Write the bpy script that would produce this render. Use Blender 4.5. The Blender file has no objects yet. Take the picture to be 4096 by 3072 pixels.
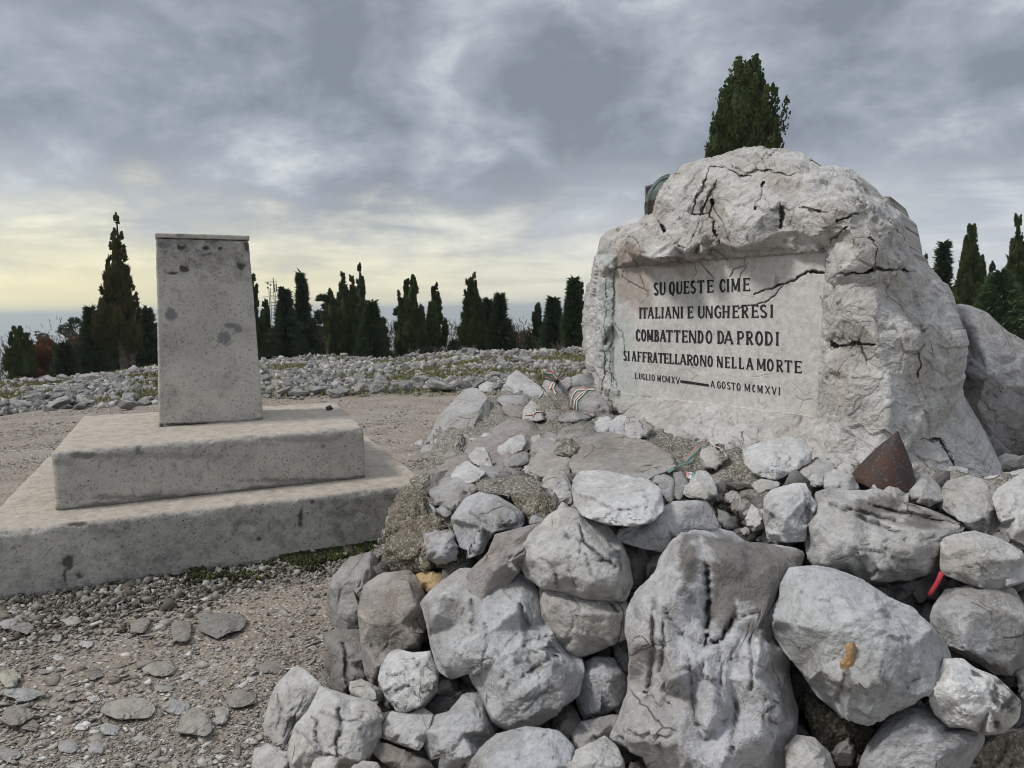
import bpy, bmesh, math, random
import numpy as np
from mathutils import Vector, noise as mnoise
from mathutils.bvhtree import BVHTree
from mathutils.geometry import delaunay_2d_cdt

scene = bpy.context.scene
COL = scene.collection
# ------------------------------------------------------------------ camera
FPX, PITCH, ROLL, EYE = 759.0, 5.75, 1.0, 1.6
_p, _r = math.radians(PITCH), math.radians(ROLL)
F = np.array([0, math.cos(_p), -math.sin(_p)])
_R0 = np.array([1., 0, 0]); _U0 = np.cross(_R0, F)
R = math.cos(_r)*_R0 - math.sin(_r)*_U0
U = math.cos(_r)*_U0 + math.sin(_r)*_R0
CAMP = np.array([0, 0, EYE])
cam = bpy.data.cameras.new('camera'); camo = bpy.data.objects.new('camera', cam); COL.objects.link(camo)
cam.sensor_width = 36; cam.lens = 36*FPX/1024; cam.clip_start = .05; cam.clip_end = 200000
from mathutils import Matrix
camo.matrix_world = Matrix(((R[0], U[0], -F[0], 0), (R[1], U[1], -F[1], 0), (R[2], U[2], -F[2], EYE), (0, 0, 0, 1)))
scene.camera = camo
scene.render.resolution_x, scene.render.resolution_y = 1024, 768

def rays(px, py):
    px = np.asarray(px, float); py = np.asarray(py, float)
    return F + ((px-512)/FPX)[..., None]*R + ((384-py)/FPX)[..., None]*U
def aty(px, py, y):
    d = rays(px, py); return CAMP + d*(np.asarray(y, float)/d[..., 1])[..., None]
def atz(px, py, z):
    d = rays(px, py); return CAMP + d*((z-EYE)/d[..., 2])[..., None]
def toPx(P):
    v = np.asarray(P, float)-CAMP; z = v@F
    return 512+FPX*(v@R)/z, 384-FPX*(v@U)/z
D = 1024/2212.0     # the whole photo as viewed at 2212 px -> render pixels
REG = {'D': (0, 0, 2212/4096), 'A2': (0, 1500, 1.30118), 'A3': (1000, 2000, 1.41795), 'A5': (1500, 1350, 1.58), 'A6': (2696, 1600, 1.58),
       'A7': (2396, 2100, 1.30118), 'A8': (900, 1000, 1.47467), 'B1': (2500, 640, 5.53), 'B2': (1900, 1400, 3.68667), 'B3': (3600, 850, 1.6595),
       'B4': (0, 1150, 2.765), 'B5': (2600, 1700, 5.53), 'B6': (3700, 1650, 2.0732), 'B7': (0, 2350, 1.70154), 'G1': (2400, 950, 2.212),
       'G2': (2500, 550, 1.84333), 'G3': (3200, 900, 1.6585), 'A1': (0, 700, 1.58), 'FULL': (0, 0, 1.0)}
def cv(reg, pts):
    x, y, s = REG[reg]; a = np.asarray(pts, float).reshape(-1, 2)
    return (a/s+np.array([x, y]))/4.0

# ------------------------------------------------------------------ world: overcast sky
SUN_AZ, SUN_EL = math.radians(-100), math.radians(52)     # azimuth from +Y towards +X
world = bpy.data.worlds.new('World'); scene.world = world; world.use_nodes = True
nt = world.node_tree; nt.nodes.clear()
class G:
    """tiny helper to write node graphs"""
    def __init__(s, nt): s.nt = nt
    def n(s, t, **k):
        o = s.nt.nodes.new(t)
        for a, b in k.items(): setattr(o, a, b)
        return o
    def l(s, a, b): s.nt.links.new(a, b)
    def put(s, sock, v):
        if hasattr(v, 'is_linked') or hasattr(v, 'links'): s.l(v, sock)
        elif v is not None: sock.default_value = v
    def m(s, op, a, b=None, c=None, clamp=False):
        o = s.n('ShaderNodeMath', operation=op, use_clamp=clamp)
        for i, v in enumerate((a, b, c)):
            if v is not None: s.put(o.inputs[i], v)
        return o.outputs[0]
    def vm(s, op, a, b=None, out=0):
        o = s.n('ShaderNodeVectorMath', operation=op); s.put(o.inputs[0], a)
        if b is not None: s.put(o.inputs['Scale'] if op == 'SCALE' else o.inputs[1], b)
        return o.outputs['Value'] if op in ('DOT_PRODUCT', 'LENGTH', 'DISTANCE') else o.outputs[0]
    def mix(s, f, a, b, blend='MIX'):
        o = s.n('ShaderNodeMix', data_type='RGBA', blend_type=blend)
        s.put(o.inputs[0], f); s.put(o.inputs[6], a); s.put(o.inputs[7], b); return o.outputs[2]
    def noise(s, vec, scale, detail=4, rough=.5, dist=0, out=0):
        o = s.n('ShaderNodeTexNoise'); s.put(o.inputs['Vector'], vec)
        o.inputs['Scale'].default_value = scale; o.inputs['Detail'].default_value = detail
        o.inputs['Roughness'].default_value = rough; o.inputs['Distortion'].default_value = dist
        return o.outputs[out]
    def mr(s, v, a, b, c=0., d=1., smooth=False):
        o = s.n('ShaderNodeMapRange', interpolation_type='SMOOTHSTEP' if smooth else 'LINEAR'); s.put(o.inputs[0], v)
        for i, x in enumerate((a, b, c, d)): s.put(o.inputs[i+1], x)
        return o.outputs[0]
    def ramp(s, v, stops, interp='LINEAR'):
        o = s.n('ShaderNodeValToRGB'); s.put(o.inputs[0], v); cr = o.color_ramp; cr.interpolation = interp
        while len(cr.elements) < len(stops): cr.elements.new(.5)
        for e, (p, c) in zip(cr.elements, stops): e.position = p; e.color = (*c, 1) if len(c) == 3 else c
        return o.outputs[0]
    def voro(s, vec, scale, feature='F1', rand=1., out='Distance'):
        o = s.n('ShaderNodeTexVoronoi', feature=feature); s.put(o.inputs['Vector'], vec); o.inputs['Scale'].default_value = scale
        o.inputs['Randomness'].default_value = rand; return o.outputs[out]
    def comb(s, x, y, z):
        o = s.n('ShaderNodeCombineXYZ'); s.put(o.inputs[0], x); s.put(o.inputs[1], y); s.put(o.inputs[2], z); return o.outputs[0]

def srgb(r, g, b):
    f = lambda c: ((c/255+.055)/1.055)**2.4 if c > 10.3 else c/255/12.92
    return (f(r), f(g), f(b))
g = G(nt)
tc = g.n('ShaderNodeTexCoord'); dirv = g.vm('NORMALIZE', tc.outputs['Generated'])
sp = g.n('ShaderNodeSeparateXYZ'); g.l(dirv, sp.inputs[0]); dx, dy, dz = sp.outputs
zc = g.m('MAXIMUM', dz, 0.0)
den = g.m('ADD', zc, .48)
pv = g.comb(g.m('DIVIDE', dx, den), g.m('DIVIDE', dy, den), 0.37)
big = g.noise(pv, 1.9, 3, .5, .15)
mid = g.noise(g.vm('ADD', pv, (7.3, 2.1, 1.)), 5.2, 9, .58, .22)
cl = g.m('ADD', g.m('MULTIPLY', big, .42), g.m('SUBTRACT', g.m('MULTIPLY', mid, .85), .11))
# brighter and darker banks where the photograph has them
for (px, py, sx, amp) in ((500, 300, .07, .08), (890, 180, .05, .07), (1010, 260, .07, .10), (620, 320, .05, .09), (870, 450, .05, .09),
                          (1260, 425, .05, .09), (700, 140, .16, -.10), (1200, 380, .11, -.09), (720, 400, .09, -.07), (2000, 300, .20, -.13), (1800, 250, .12, -.05),
                          (30, 400, .05, .10), (200, 180, .30, -.06), (600, 60, .2, -.03), (1500, 120, .15, .04), (2150, 60, .15, -.04), (2050, 430, .12, .13), (1750, 330, .08, .03)):
    v = rays(px*D, py*D); v = v/np.linalg.norm(v)
    dd = g.vm('DISTANCE', dirv, tuple(v))
    e = g.m('POWER', 2.718, g.m('MULTIPLY', g.m('MULTIPLY', dd, dd), -1/(2*sx*sx)))
    cl = g.m('ADD', cl, g.m('MULTIPLY', e, amp))
cloud = g.ramp(cl, [(.35, srgb(121, 127, 137)), (.45, srgb(139, 145, 156)), (.53, srgb(156, 161, 170)), (.60, srgb(176, 181, 187)), (.74, srgb(212, 214, 212))])
# low streaky layer near the horizon, warm on the left where the sun is
sv = g.comb(g.m('MULTIPLY', dx, 2.2), g.m('MULTIPLY', dy, 2.2), g.m('MULTIPLY', dz, 17.))
streak = g.noise(sv, 2.3, 8, .6, .5)
az = g.mr(dx, -.62, .55, 1., 0., True)
lowhi = g.mix(az, (*srgb(202, 204, 207), 1), (*srgb(228, 225, 206), 1))
lowdk = g.mix(az, (*srgb(172, 178, 188), 1), (*srgb(196, 197, 186), 1))
low = g.mix(g.mr(streak, .40, .58), lowdk, lowhi)
glow = g.mr(dz, .0, .13, 1., 0., True)
low = g.mix(g.m('MULTIPLY', glow, g.m('MULTIPLY', az, .75)), low, (*srgb(244, 230, 174), 1))
lf = g.mr(g.m('ADD', dz, g.m('MULTIPLY', g.m('SUBTRACT', mid, .5), .32)), .03, .18, 1., 0., True)
skyc = g.mix(lf, cloud, low)
# an overcast sky brightens towards the zenith
zen = g.mr(dz, .30, 1.0, 1., 2.0, True)
skyc = g.vm('SCALE', skyc, zen)
b1 = g.n('ShaderNodeBackground'); g.l(skyc, b1.inputs[0]); b1.inputs[1].default_value = .74
sk = g.n('ShaderNodeTexSky', sky_type='NISHITA', sun_disc=False, sun_elevation=SUN_EL, sun_rotation=SUN_AZ)
b2 = g.n('ShaderNodeBackground'); g.l(sk.outputs[0], b2.inputs[0]); b2.inputs[1].default_value = .10
ms = g.n('ShaderNodeMixShader'); ms.inputs[0].default_value = .06
g.l(b1.outputs[0], ms.inputs[1]); g.l(b2.outputs[0], ms.inputs[2])
wo = g.n('ShaderNodeOutputWorld'); g.l(ms.outputs[0], wo.inputs[0])
world.cycles.sampling_method = 'AUTOMATIC'

sun = bpy.data.lights.new('sun', 'SUN'); sun.energy = 1.5; sun.angle = math.radians(12); sun.color = (1, .96, .9)
suno = bpy.data.objects.new('sun', sun); COL.objects.link(suno)
sd = Vector((math.sin(SUN_AZ)*math.cos(SUN_EL), math.cos(SUN_AZ)*math.cos(SUN_EL), math.sin(SUN_EL)))
suno.rotation_euler = sd.to_track_quat('Z', 'Y').to_euler()
vs = scene.view_settings; vs.view_transform = 'Standard'; vs.look = 'None'; vs.exposure = 0.72; vs.gamma = 1; vs.use_curve_mapping = False
cy = scene.cycles; cy.max_bounces = 5; cy.diffuse_bounces = 3; cy.glossy_bounces = 2; cy.volume_bounces = 0; cy.transparent_max_bounces = 4
cy.filter_width = 1.05; cy.use_denoising = True; cy.denoising_input_passes = 'RGB_ALBEDO_NORMAL'; cy.denoising_prefilter = 'ACCURATE'

# ------------------------------------------------------------------ numpy noise
rs = np.random.RandomState(7)
PERM = np.concatenate([rs.permutation(256)]*3)
GR = rs.normal(size=(256, 3)); GR /= np.linalg.norm(GR, axis=1)[:, None]
def perlin(P):
    P = np.asarray(P, float); I = np.floor(P).astype(int); f = P-I; I &= 255; u = f*f*f*(f*(f*6-15)+10)
    def gd(ox, oy, oz):
        h = PERM[PERM[PERM[I[:, 0]+ox]+I[:, 1]+oy]+I[:, 2]+oz]
        gg = GR[h]; return gg[:, 0]*(f[:, 0]-ox)+gg[:, 1]*(f[:, 1]-oy)+gg[:, 2]*(f[:, 2]-oz)
    x, y, z = u.T
    a = gd(0, 0, 0)*(1-x)+gd(1, 0, 0)*x; b = gd(0, 1, 0)*(1-x)+gd(1, 1, 0)*x
    c = gd(0, 0, 1)*(1-x)+gd(1, 0, 1)*x; d = gd(0, 1, 1)*(1-x)+gd(1, 1, 1)*x
    return ((a*(1-y)+b*y)*(1-z)+(c*(1-y)+d*y)*z)*1.6
def fbm(P, s=1., o=4, rough=.5):
    r = 0; a = 1.; P = P*s
    for i in range(o): r = r+a*perlin(P+i*17.3); a *= rough; P = P*2.03
    return r
RND = rs.rand(256, 3)
def worley(P, s=1.):
    P = P*s; I = np.floor(P).astype(int); f1 = np.full(len(P), 9.); f2 = np.full(len(P), 9.)
    for ox in (-1, 0, 1):
        for oy in (-1, 0, 1):
            for oz in (-1, 0, 1):
                J = I+[ox, oy, oz]; K = J & 255
                c = J+RND[PERM[PERM[PERM[K[:, 0]]+K[:, 1]]+K[:, 2]]]
                d = np.sqrt(((P-c)**2).sum(1)); m = d < f1
                f2 = np.where(m, f1, np.minimum(f2, d)); f1 = np.where(m, d, f1)
    return f1, f2

# ------------------------------------------------------------------ mesh and object helpers
def mesh(name, V, Fc, smooth=True, attrs=None):
    V = np.asarray(V, np.float32); Fc = np.asarray(Fc, np.int32); k = Fc.shape[1]
    me = bpy.data.meshes.new(name); me.vertices.add(len(V)); me.vertices.foreach_set('co', V.ravel())
    me.loops.add(Fc.size); me.loops.foreach_set('vertex_index', Fc.ravel())
    me.polygons.add(len(Fc)); me.polygons.foreach_set('loop_start', np.arange(0, Fc.size, k, dtype=np.int32))
    me.update(calc_edges=True)
    if smooth: me.polygons.foreach_set('use_smooth', np.ones(len(Fc), bool))
    for n, a in (attrs or {}).items():
        at = me.attributes.new(n, 'FLOAT', 'POINT'); at.data.foreach_set('value', np.asarray(a, np.float32))
    return me
def link(name, me, mat=None, parent=None, label=None, cat=None, group=None, kind=None, col=None, loc=None):
    o = bpy.data.objects.new(name, me); COL.objects.link(o)
    if mat is not None and me is not None and not me.materials: me.materials.append(mat)
    if parent is not None: o.parent = parent
    if label: o['label'] = label
    if cat: o['category'] = cat
    if group: o['group'] = group
    if kind: o['kind'] = kind
    if col: o.color = (*col, 1)
    if loc is not None: o.location = loc
    return o
def ico(sub):
    bm = bmesh.new(); bmesh.ops.create_icosphere(bm, subdivisions=sub, radius=1)
    V = np.array([v.co[:] for v in bm.verts]); T = np.array([[v.index for v in f.verts] for f in bm.faces]); bm.free(); return V, T
def hull(seed, n=9, sx=(1, .75, .5)):
    r = np.random.RandomState(seed); P_ = r.normal(size=(n, 3)); P_ /= np.linalg.norm(P_, axis=1)[:, None]; P_ = P_*r.uniform(.75, 1.15, (n, 1))*sx
    bm = bmesh.new(); [bm.verts.new(p_) for p_ in P_]; bmesh.ops.convex_hull(bm, input=bm.verts); bmesh.ops.triangulate(bm, faces=bm.faces); loose = [v for v in bm.verts if not v.link_faces]; bmesh.ops.delete(bm, geom=loose, context='VERTS'); bmesh.ops.recalc_face_normals(bm, faces=bm.faces); bm.verts.index_update()
    V = np.array([v.co[:] for v in bm.verts]); T = np.array([[v.index for v in f.verts] for f in bm.faces]); bm.free(); return V, T
ICO = {s: ico(s) for s in (1, 2, 3, 4, 5, 6)}

# ------------------------------------------------------------------ materials
def newmat(name):
    m = bpy.data.materials.new(name); m.use_nodes = True; m.node_tree.nodes.clear(); gg = G(m.node_tree)
    b = gg.n('ShaderNodeBsdfPrincipled'); o = gg.n('ShaderNodeOutputMaterial'); gg.l(b.outputs[0], o.inputs[0])
    b.inputs['Specular IOR Level'].default_value = .25
    return m, gg, b
def bump(gg, b, h, strength=.5, dist=.01, normal=None):
    n = gg.n('ShaderNodeBump'); n.inputs['Strength'].default_value = strength; n.inputs['Distance'].default_value = dist
    gg.put(n.inputs['Height'], h)
    if normal is not None: gg.l(normal, n.inputs['Normal'])
    gg.l(n.outputs[0], b.inputs['Normal']); return n.outputs[0]
def objcoord(gg, rnd=True):
    t = gg.n('ShaderNodeTexCoord').outputs['Object']
    if not rnd: return t, None
    oi = gg.n('ShaderNodeObjectInfo')
    return gg.vm('ADD', t, gg.vm('SCALE', gg.comb(1., 1.7, .6), gg.m('MULTIPLY', oi.outputs['Random'], 40.))), oi

def rock_material(name, use_attr=False, sc=1.0, stc=(.34, .275, .235, 1)):
    m, gg, b = newmat(name)
    v, oi = objcoord(gg)
    base = oi.outputs['Color']
    n1 = gg.noise(v, 3.2*sc, 6, .55, .4)
    n2 = gg.noise(gg.vm('ADD', v, (3., 9., 1.)), 9*sc, 8, .65, .8)
    n3 = gg.noise(v, 70*sc, 4, .6)
    warm = gg.mix(1., base, (.74, .69, .63, 1), 'MULTIPLY')
    c = gg.mix(gg.mr(n1, .44, .62, 0., .8), base, warm)
    c = gg.mix(gg.mr(n2, .50, .66, 0., .5), c, gg.mix(1., base, (.56, .56, .58, 1), 'MULTIPLY'))
    c = gg.mix(gg.mr(n2, .44, .34, 0., .5), c, gg.mix(1., base, (1.22, 1.22, 1.22, 1), 'MULTIPLY'))
    c = gg.mix(gg.mr(n3, .56, .74, 0., .30), c, (.10, .10, .095, 1))
    # small round lichen spots and dark pits
    vd = gg.voro(v, 38*sc); c = gg.mix(gg.m('MULTIPLY', gg.mr(vd, .16, .10), gg.mr(n1, .50, .60)), c, (.52, .52, .49, 1))
    vp = gg.voro(gg.vm('ADD', v, (5., 5., 5.)), 22*sc); c = gg.mix(gg.m('MULTIPLY', gg.mr(vp, .10, .04), gg.mr(n2, .48, .56, 0., .75)), c, (.07, .065, .06, 1))
    # hairline fractures
    wv = gg.vm('ADD', v, gg.vm('SCALE', gg.noise(v, 5*sc, 3, .5, out=1), .10))
    cr = gg.voro(wv, 3.1*sc, 'DISTANCE_TO_EDGE')
    crm = gg.m('MULTIPLY', gg.mr(cr, .010, .002), gg.mr(n1, .54, .60))
    c = gg.mix(gg.m('MULTIPLY', crm, .6), c, (.08, .075, .07, 1))
    if use_attr:
        a = gg.n('ShaderNodeAttribute', attribute_name='crack'); a2 = gg.n('ShaderNodeAttribute', attribute_name='stain')
        a3 = gg.n('ShaderNodeAttribute', attribute_name='smoothp'); a4 = gg.n('ShaderNodeAttribute', attribute_name='green')
        c = gg.mix(gg.m('MULTIPLY', a3.outputs['Fac'], .75), c, gg.mix(gg.mr(n2, .35, .65), (.62, .605, .58, 1), (.55, .535, .51, 1)))
        c = gg.mix(gg.m('MULTIPLY', a2.outputs['Fac'], .85), c, gg.mix(gg.mr(n2, .35, .65), stc, tuple(x*.75 for x in stc[:3])+(1,)))
        c = gg.mix(gg.m('MULTIPLY', a4.outputs['Fac'], .7), c, (.40, .455, .44, 1))
        c = gg.mix(gg.m('MULTIPLY', a.outputs['Fac'], .92), c, (.045, .043, .04, 1))
        sm = gg.m('SUBTRACT', 1., gg.m('MULTIPLY', a3.outputs['Fac'], .8))
    gg.l(c, b.inputs['Base Color']); b.inputs['Roughness'].default_value = .92
    c = gg.mix(gg.mr(gg.noise(v, 34*sc, 6, .7), .42, .70, 0., .5), c, gg.mix(1., c, (.50, .49, .48, 1), 'MULTIPLY'))
    c = gg.mix(gg.mr(gg.noise(gg.vm('ADD', v, (1., 2., 8.)), 17*sc, 6, .7, 1.), .58, .70, 0., .6), c, (.16, .15, .135, 1))
    gg.l(c, b.inputs['Base Color'])
    h = gg.m('ADD', gg.m('MULTIPLY', n2, .9), gg.m('ADD', gg.m('MULTIPLY', n3, .42), gg.m('MULTIPLY', gg.noise(v, 30*sc, 6, .68), .7)))
    h = gg.m('SUBTRACT', h, gg.m('MULTIPLY', crm, .35))
    if use_attr: h = gg.m('MULTIPLY', h, sm)
    bump(gg, b, h, .9, .022/sc)
    return m
M_ROCK = rock_material('limestone')
M_MON = rock_material('carved_limestone', True, .8)
M_CRK = rock_material('cracked_limestone', True, 1., (.165, .148, .132, 1))
M_FAR = rock_material('far_limestone', False, .7)

def mortar_material(name, c1, c2, c3):
    m, gg, b = newmat(name); v, oi = objcoord(gg)
    n1 = gg.noise(v, 9, 6, .65, .5); vo = gg.voro(v, 95, 'F1', out='Color'); vd = gg.voro(v, 95); n3 = gg.noise(v, 120, 3, .6)
    s = gg.n('ShaderNodeSeparateColor'); gg.l(vo, s.inputs[0])
    c = gg.mix(gg.mr(n1, .38, .62), (*c1, 1), (*c2, 1))
    c = gg.mix(gg.mr(s.outputs[0], .62, .78), c, (*c3, 1))
    c = gg.mix(gg.mr(n3, .52, .7, 0., .6), c, (.05, .045, .035, 1))
    gg.l(c, b.inputs['Base Color']); b.inputs['Roughness'].default_value = .97
    bump(gg, b, gg.m('ADD', gg.m('MULTIPLY', vd, -.8), gg.m('ADD', n1, gg.m('MULTIPLY', n3, .4))), 1., .014)
    return m
M_MORTAR = mortar_material('old_mortar', (.20, .17, .125), (.13, .112, .085), (.29, .27, .23))
M_GRIT = mortar_material('gritty_soil', (.25, .235, .20), (.15, .135, .105), (.35, .34, .31))

def gravel_material():
    m, gg, b = newmat('gravel'); gm = gg.n('ShaderNodeNewGeometry'); v = gm.outputs['Position']
    n0 = gg.noise(v, .35, 4, .6, .3); n1 = gg.noise(v, 2.2, 6, .6); n2 = gg.noise(v, 14, 5, .6)
    c = None
    vo = gg.voro(v, 48, out='Color'); s = gg.n('ShaderNodeSeparateColor'); gg.l(vo, s.inputs[0]); vd = gg.voro(v, 48)
    soil = gg.mix(gg.mr(n1, .35, .65), (.195, .16, .125, 1), (.28, .24, .195, 1))
    stone = gg.ramp(s.outputs[1], [(0, (.16, .14, .125)), (.45, (.26, .24, .22)), (.8, (.36, .345, .325)), (1, (.52, .51, .49))])
    c = gg.mix(gg.mr(vd, .42, .30), soil, stone)
    c = gg.mix(gg.mr(n0, .52, .62, 0., .35), c, (.30, .285, .27, 1))
    # turf between stones on the summit field
    sp = gg.n('ShaderNodeSeparateXYZ'); gg.l(v, sp.inputs[0])
    fld = gg.mr(gg.m('ADD', sp.outputs[1], gg.m('MULTIPLY', n1, .6)), 14.0, 14.8)
    gr = gg.mix(gg.mr(n2, .35, .65), (.10, .105, .045, 1), (.17, .15, .075, 1))
    turf = gg.mix(gg.mr(gg.noise(gg.vm('ADD', v, (4., 0., 0.)), .55, 3, .5), .55, .62), gr, (.16, .085, .055, 1))
    c = gg.mix(gg.m('MULTIPLY', fld, .85), c, turf)
    gg.l(c, b.inputs['Base Color']); b.inputs['Roughness'].default_value = .95
    bump(gg, b, gg.m('ADD', gg.m('MULTIPLY', vd, -1.), gg.m('MULTIPLY', n2, .6)), .8, .012)
    return m
M_GRAVEL = gravel_material()
def simple(name, c, rough=.8, c2=None, sc=20, metal=0., bmp=0., pos=False, bd=.01):
    m, gg, b = newmat(name); b.inputs['Roughness'].default_value = rough; b.inputs['Metallic'].default_value = metal
    v = gg.n('ShaderNodeNewGeometry').outputs['Position'] if pos else objcoord(gg)[0]
    n = gg.noise(v, sc, 5, .6, .3)
    gg.l(gg.mix(gg.mr(n, .32, .68), (*c, 1), (*(c2 or tuple(x*.75 for x in c)), 1)), b.inputs['Base Color'])
    if bmp: bump(gg, b, n, bmp, bd)
    return m

# ------------------------------------------------------------------ terrain
def sstep(a, b, x): t = np.clip((x-a)/(b-a), 0, 1); return t*t*(3-2*t)
def H(x, y):
    x = np.asarray(x, float); y = np.asarray(y, float); r = np.hypot(x, y)
    h = -.045*np.clip(-x-5.5, 0, 40)*sstep(8, 14, y)
    h = h+.07*sstep(13.8, 16.5, y)*sstep(60, 30, r)
    h = h+(.06*np.sin(x*.55+1)+.05*np.sin(x*1.3+y*.4))*sstep(15, 19, y)
    d = np.clip(r-25.5, 0, None)
    h = h-.11*d*sstep(0, 8, d)
    return np.maximum(h, -215)
def grid_ground():
    xs = np.arange(-9, 3.01, .035); ys = np.arange(1.6, 15.2, .035); X, Y = np.meshgrid(xs, ys)
    P = np.stack([X.ravel(), Y.ravel(), np.zeros(X.size)], 1)
    Z = H(P[:, 0], P[:, 1])+.018*fbm(P, 1.1, 4)+.007*fbm(P+5, 9, 3)
    P[:, 2] = Z; nx = len(xs); i = np.arange(X.size).reshape(X.shape)
    Fq = np.stack([i[:-1, :-1].ravel(), i[:-1, 1:].ravel(), i[1:, 1:].ravel(), i[1:, :-1].ravel()], 1)
    return P, Fq
P, Fq = grid_ground(); link('gravel_path', mesh('gravel_path', P, Fq), M_GRAVEL, kind='structure', label='beige gravel ground of small limestone chips around the monument')
def polar(r0, r1, nr, na, dz):
    rr = np.geomspace(r0, r1, nr); aa = np.linspace(0, 2*np.pi, na, endpoint=False); A, RR = np.meshgrid(aa, rr)
    X = (RR*np.sin(A)).ravel(); Y = (RR*np.cos(A)).ravel(); Pp = np.stack([X, Y, np.zeros(X.size)], 1)
    Pp[:, 2] = H(X, Y)+dz+fbm(Pp, .25, 4)*.12*sstep(18, 30, RR.ravel()); i = np.arange(X.size).reshape(A.shape); j = np.roll(i, -1, 1)
    Fq = np.stack([i[:-1].ravel(), i[1:].ravel(), j[1:].ravel(), j[:-1].ravel()], 1)
    return Pp, Fq
Pp, Fq = polar(.3, 27.5, 120, 240, -.05); link('summit_ground', mesh('summit_ground', Pp, Fq), M_GRAVEL, kind='structure')
M_HILL = simple('hillside_scrub', (.07, .055, .035), .95, (.035, .045, .022), .6, pos=True, bmp=.6, bd=.4)
Pp, Fq = polar(27.4, 2300, 80, 160, -.05); link('hillside', mesh('hillside', Pp, Fq), M_HILL, kind='structure')
def plain_mat():
    m, gg, b = newmat('plain_fields'); v = gg.n('ShaderNodeNewGeometry').outputs['Position']
    n = gg.noise(v, .0006, 5, .6); vo = gg.voro(v, .004, out='Color'); s = gg.n('ShaderNodeSeparateColor'); gg.l(vo, s.inputs[0])
    c = gg.mix(gg.mr(n, .4, .6), (.05, .07, .04, 1), (.13, .12, .075, 1)); c = gg.mix(gg.mr(s.outputs[0], .6, .8, 0., .5), c, (.16, .15, .10, 1))
    n4 = gg.noise(v, .00055, 2, .5); c = gg.mix(gg.m('MULTIPLY', gg.mr(n4, .60, .66), gg.mr(s.outputs[1], .45, .6)), c, (.62, .60, .58, 1))
    gg.l(c, b.inputs['Base Color']); b.inputs['Roughness'].default_value = 1; return m
Pp, Fq = polar(1900, 60000, 60, 120, 0); Pp[:, 2] = -214.; link('plain', mesh('plain', Pp, Fq), plain_mat(), kind='structure')

# ------------------------------------------------------------------ pile depth surface (thin plate spline over picture positions)
TAB = [(250, 768, 2.55), (350, 768, 2.35), (512, 768, 2.2), (700, 768, 2.1), (1024, 768, 2.05), (300, 700, 2.85), (340, 650, 3.1), (430, 650, 2.75), (560, 650, 2.5), (750, 650, 2.38), (1024, 650, 2.3),
       (350, 580, 3.35), (430, 570, 2.95), (600, 560, 2.66), (800, 560, 2.55), (1024, 560, 2.5), (385, 510, 3.5), (500, 500, 3.05), (620, 500, 2.82), (800, 500, 2.72), (1024, 500, 2.75),
       (425, 455, 4.2), (560, 455, 3.7), (700, 455, 3.5), (850, 460, 3.2), (1024, 470, 3.0), (450, 412, 5.1), (530, 412, 4.9), (600, 412, 4.55), (700, 430, 3.9), (530, 380, 5.6), (560, 375, 5.7), (930, 480, 2.95),
       (512, 900, 2.0), (1024, 900, 1.9), (250, 900, 2.2)]
TAB = np.array(TAB, float)
def _U(r): return np.where(r > 0, r*r*np.log(np.maximum(r, 1e-9)), 0)
_K = TAB[:, :2]/100; _n = len(_K); _A = np.zeros((_n+3, _n+3)); _A[:_n, :_n] = _U(np.linalg.norm(_K[:, None]-_K[None], axis=2))+np.eye(_n)*.05
_A[:_n, _n] = 1; _A[:_n, _n+1:] = _K; _A[_n, :_n] = 1; _A[_n+1:, :_n] = _K.T
_W = np.linalg.solve(_A, np.concatenate([1/TAB[:, 2], [0, 0, 0]]))
def pdepth(px, py):
    q = np.stack([np.ravel(px), np.ravel(py)], 1)/100
    v = _U(np.linalg.norm(q[:, None]-_K[None], axis=2))@_W[:_n]+_W[_n]+q@_W[_n+1:]
    return (1/np.clip(v, .14, .6)).reshape(np.shape(px))

# ------------------------------------------------------------------ rocks from traced outlines, each a closed solid at its own place
ROCKS = []     # (verts world, faces) for resting things on them
def outline_radius(poly, c):
    th = np.linspace(0, 2*np.pi, 720, endpoint=False); d = np.stack([np.cos(th), -np.sin(th)], 1)
    rho = np.zeros(720); n = len(poly)
    for i in range(n):
        a = poly[i]-c; e = poly[(i+1) % n]-poly[i]
        det = d[:, 0]*(-e[1])+d[:, 1]*e[0]
        with np.errstate(all='ignore'):
            t = (a[0]*(-e[1])+a[1]*e[0])/det; s = (d[:, 0]*a[1]-d[:, 1]*a[0])/det
        ok = (s >= -1e-6) & (s <= 1+1e-6) & (t > 0) & np.isfinite(t); rho = np.where(ok, np.maximum(rho, t), rho)
    rho = np.where(rho <= 0, rho[rho > 0].mean(), rho)
    k = np.exp(-np.linspace(-2, 2, 5)**2); k /= k.sum()
    return np.convolve(np.concatenate([rho[-2:], rho, rho[:2]]), k, 'valid')
def pcent(p):
    x, y = p.T; x1, y1 = np.roll(x, -1), np.roll(y, -1); cr = x*y1-x1*y; a = cr.sum()/2
    return np.array([((x+x1)*cr).sum(), ((y+y1)*cr).sum()])/(6*a)
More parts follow.
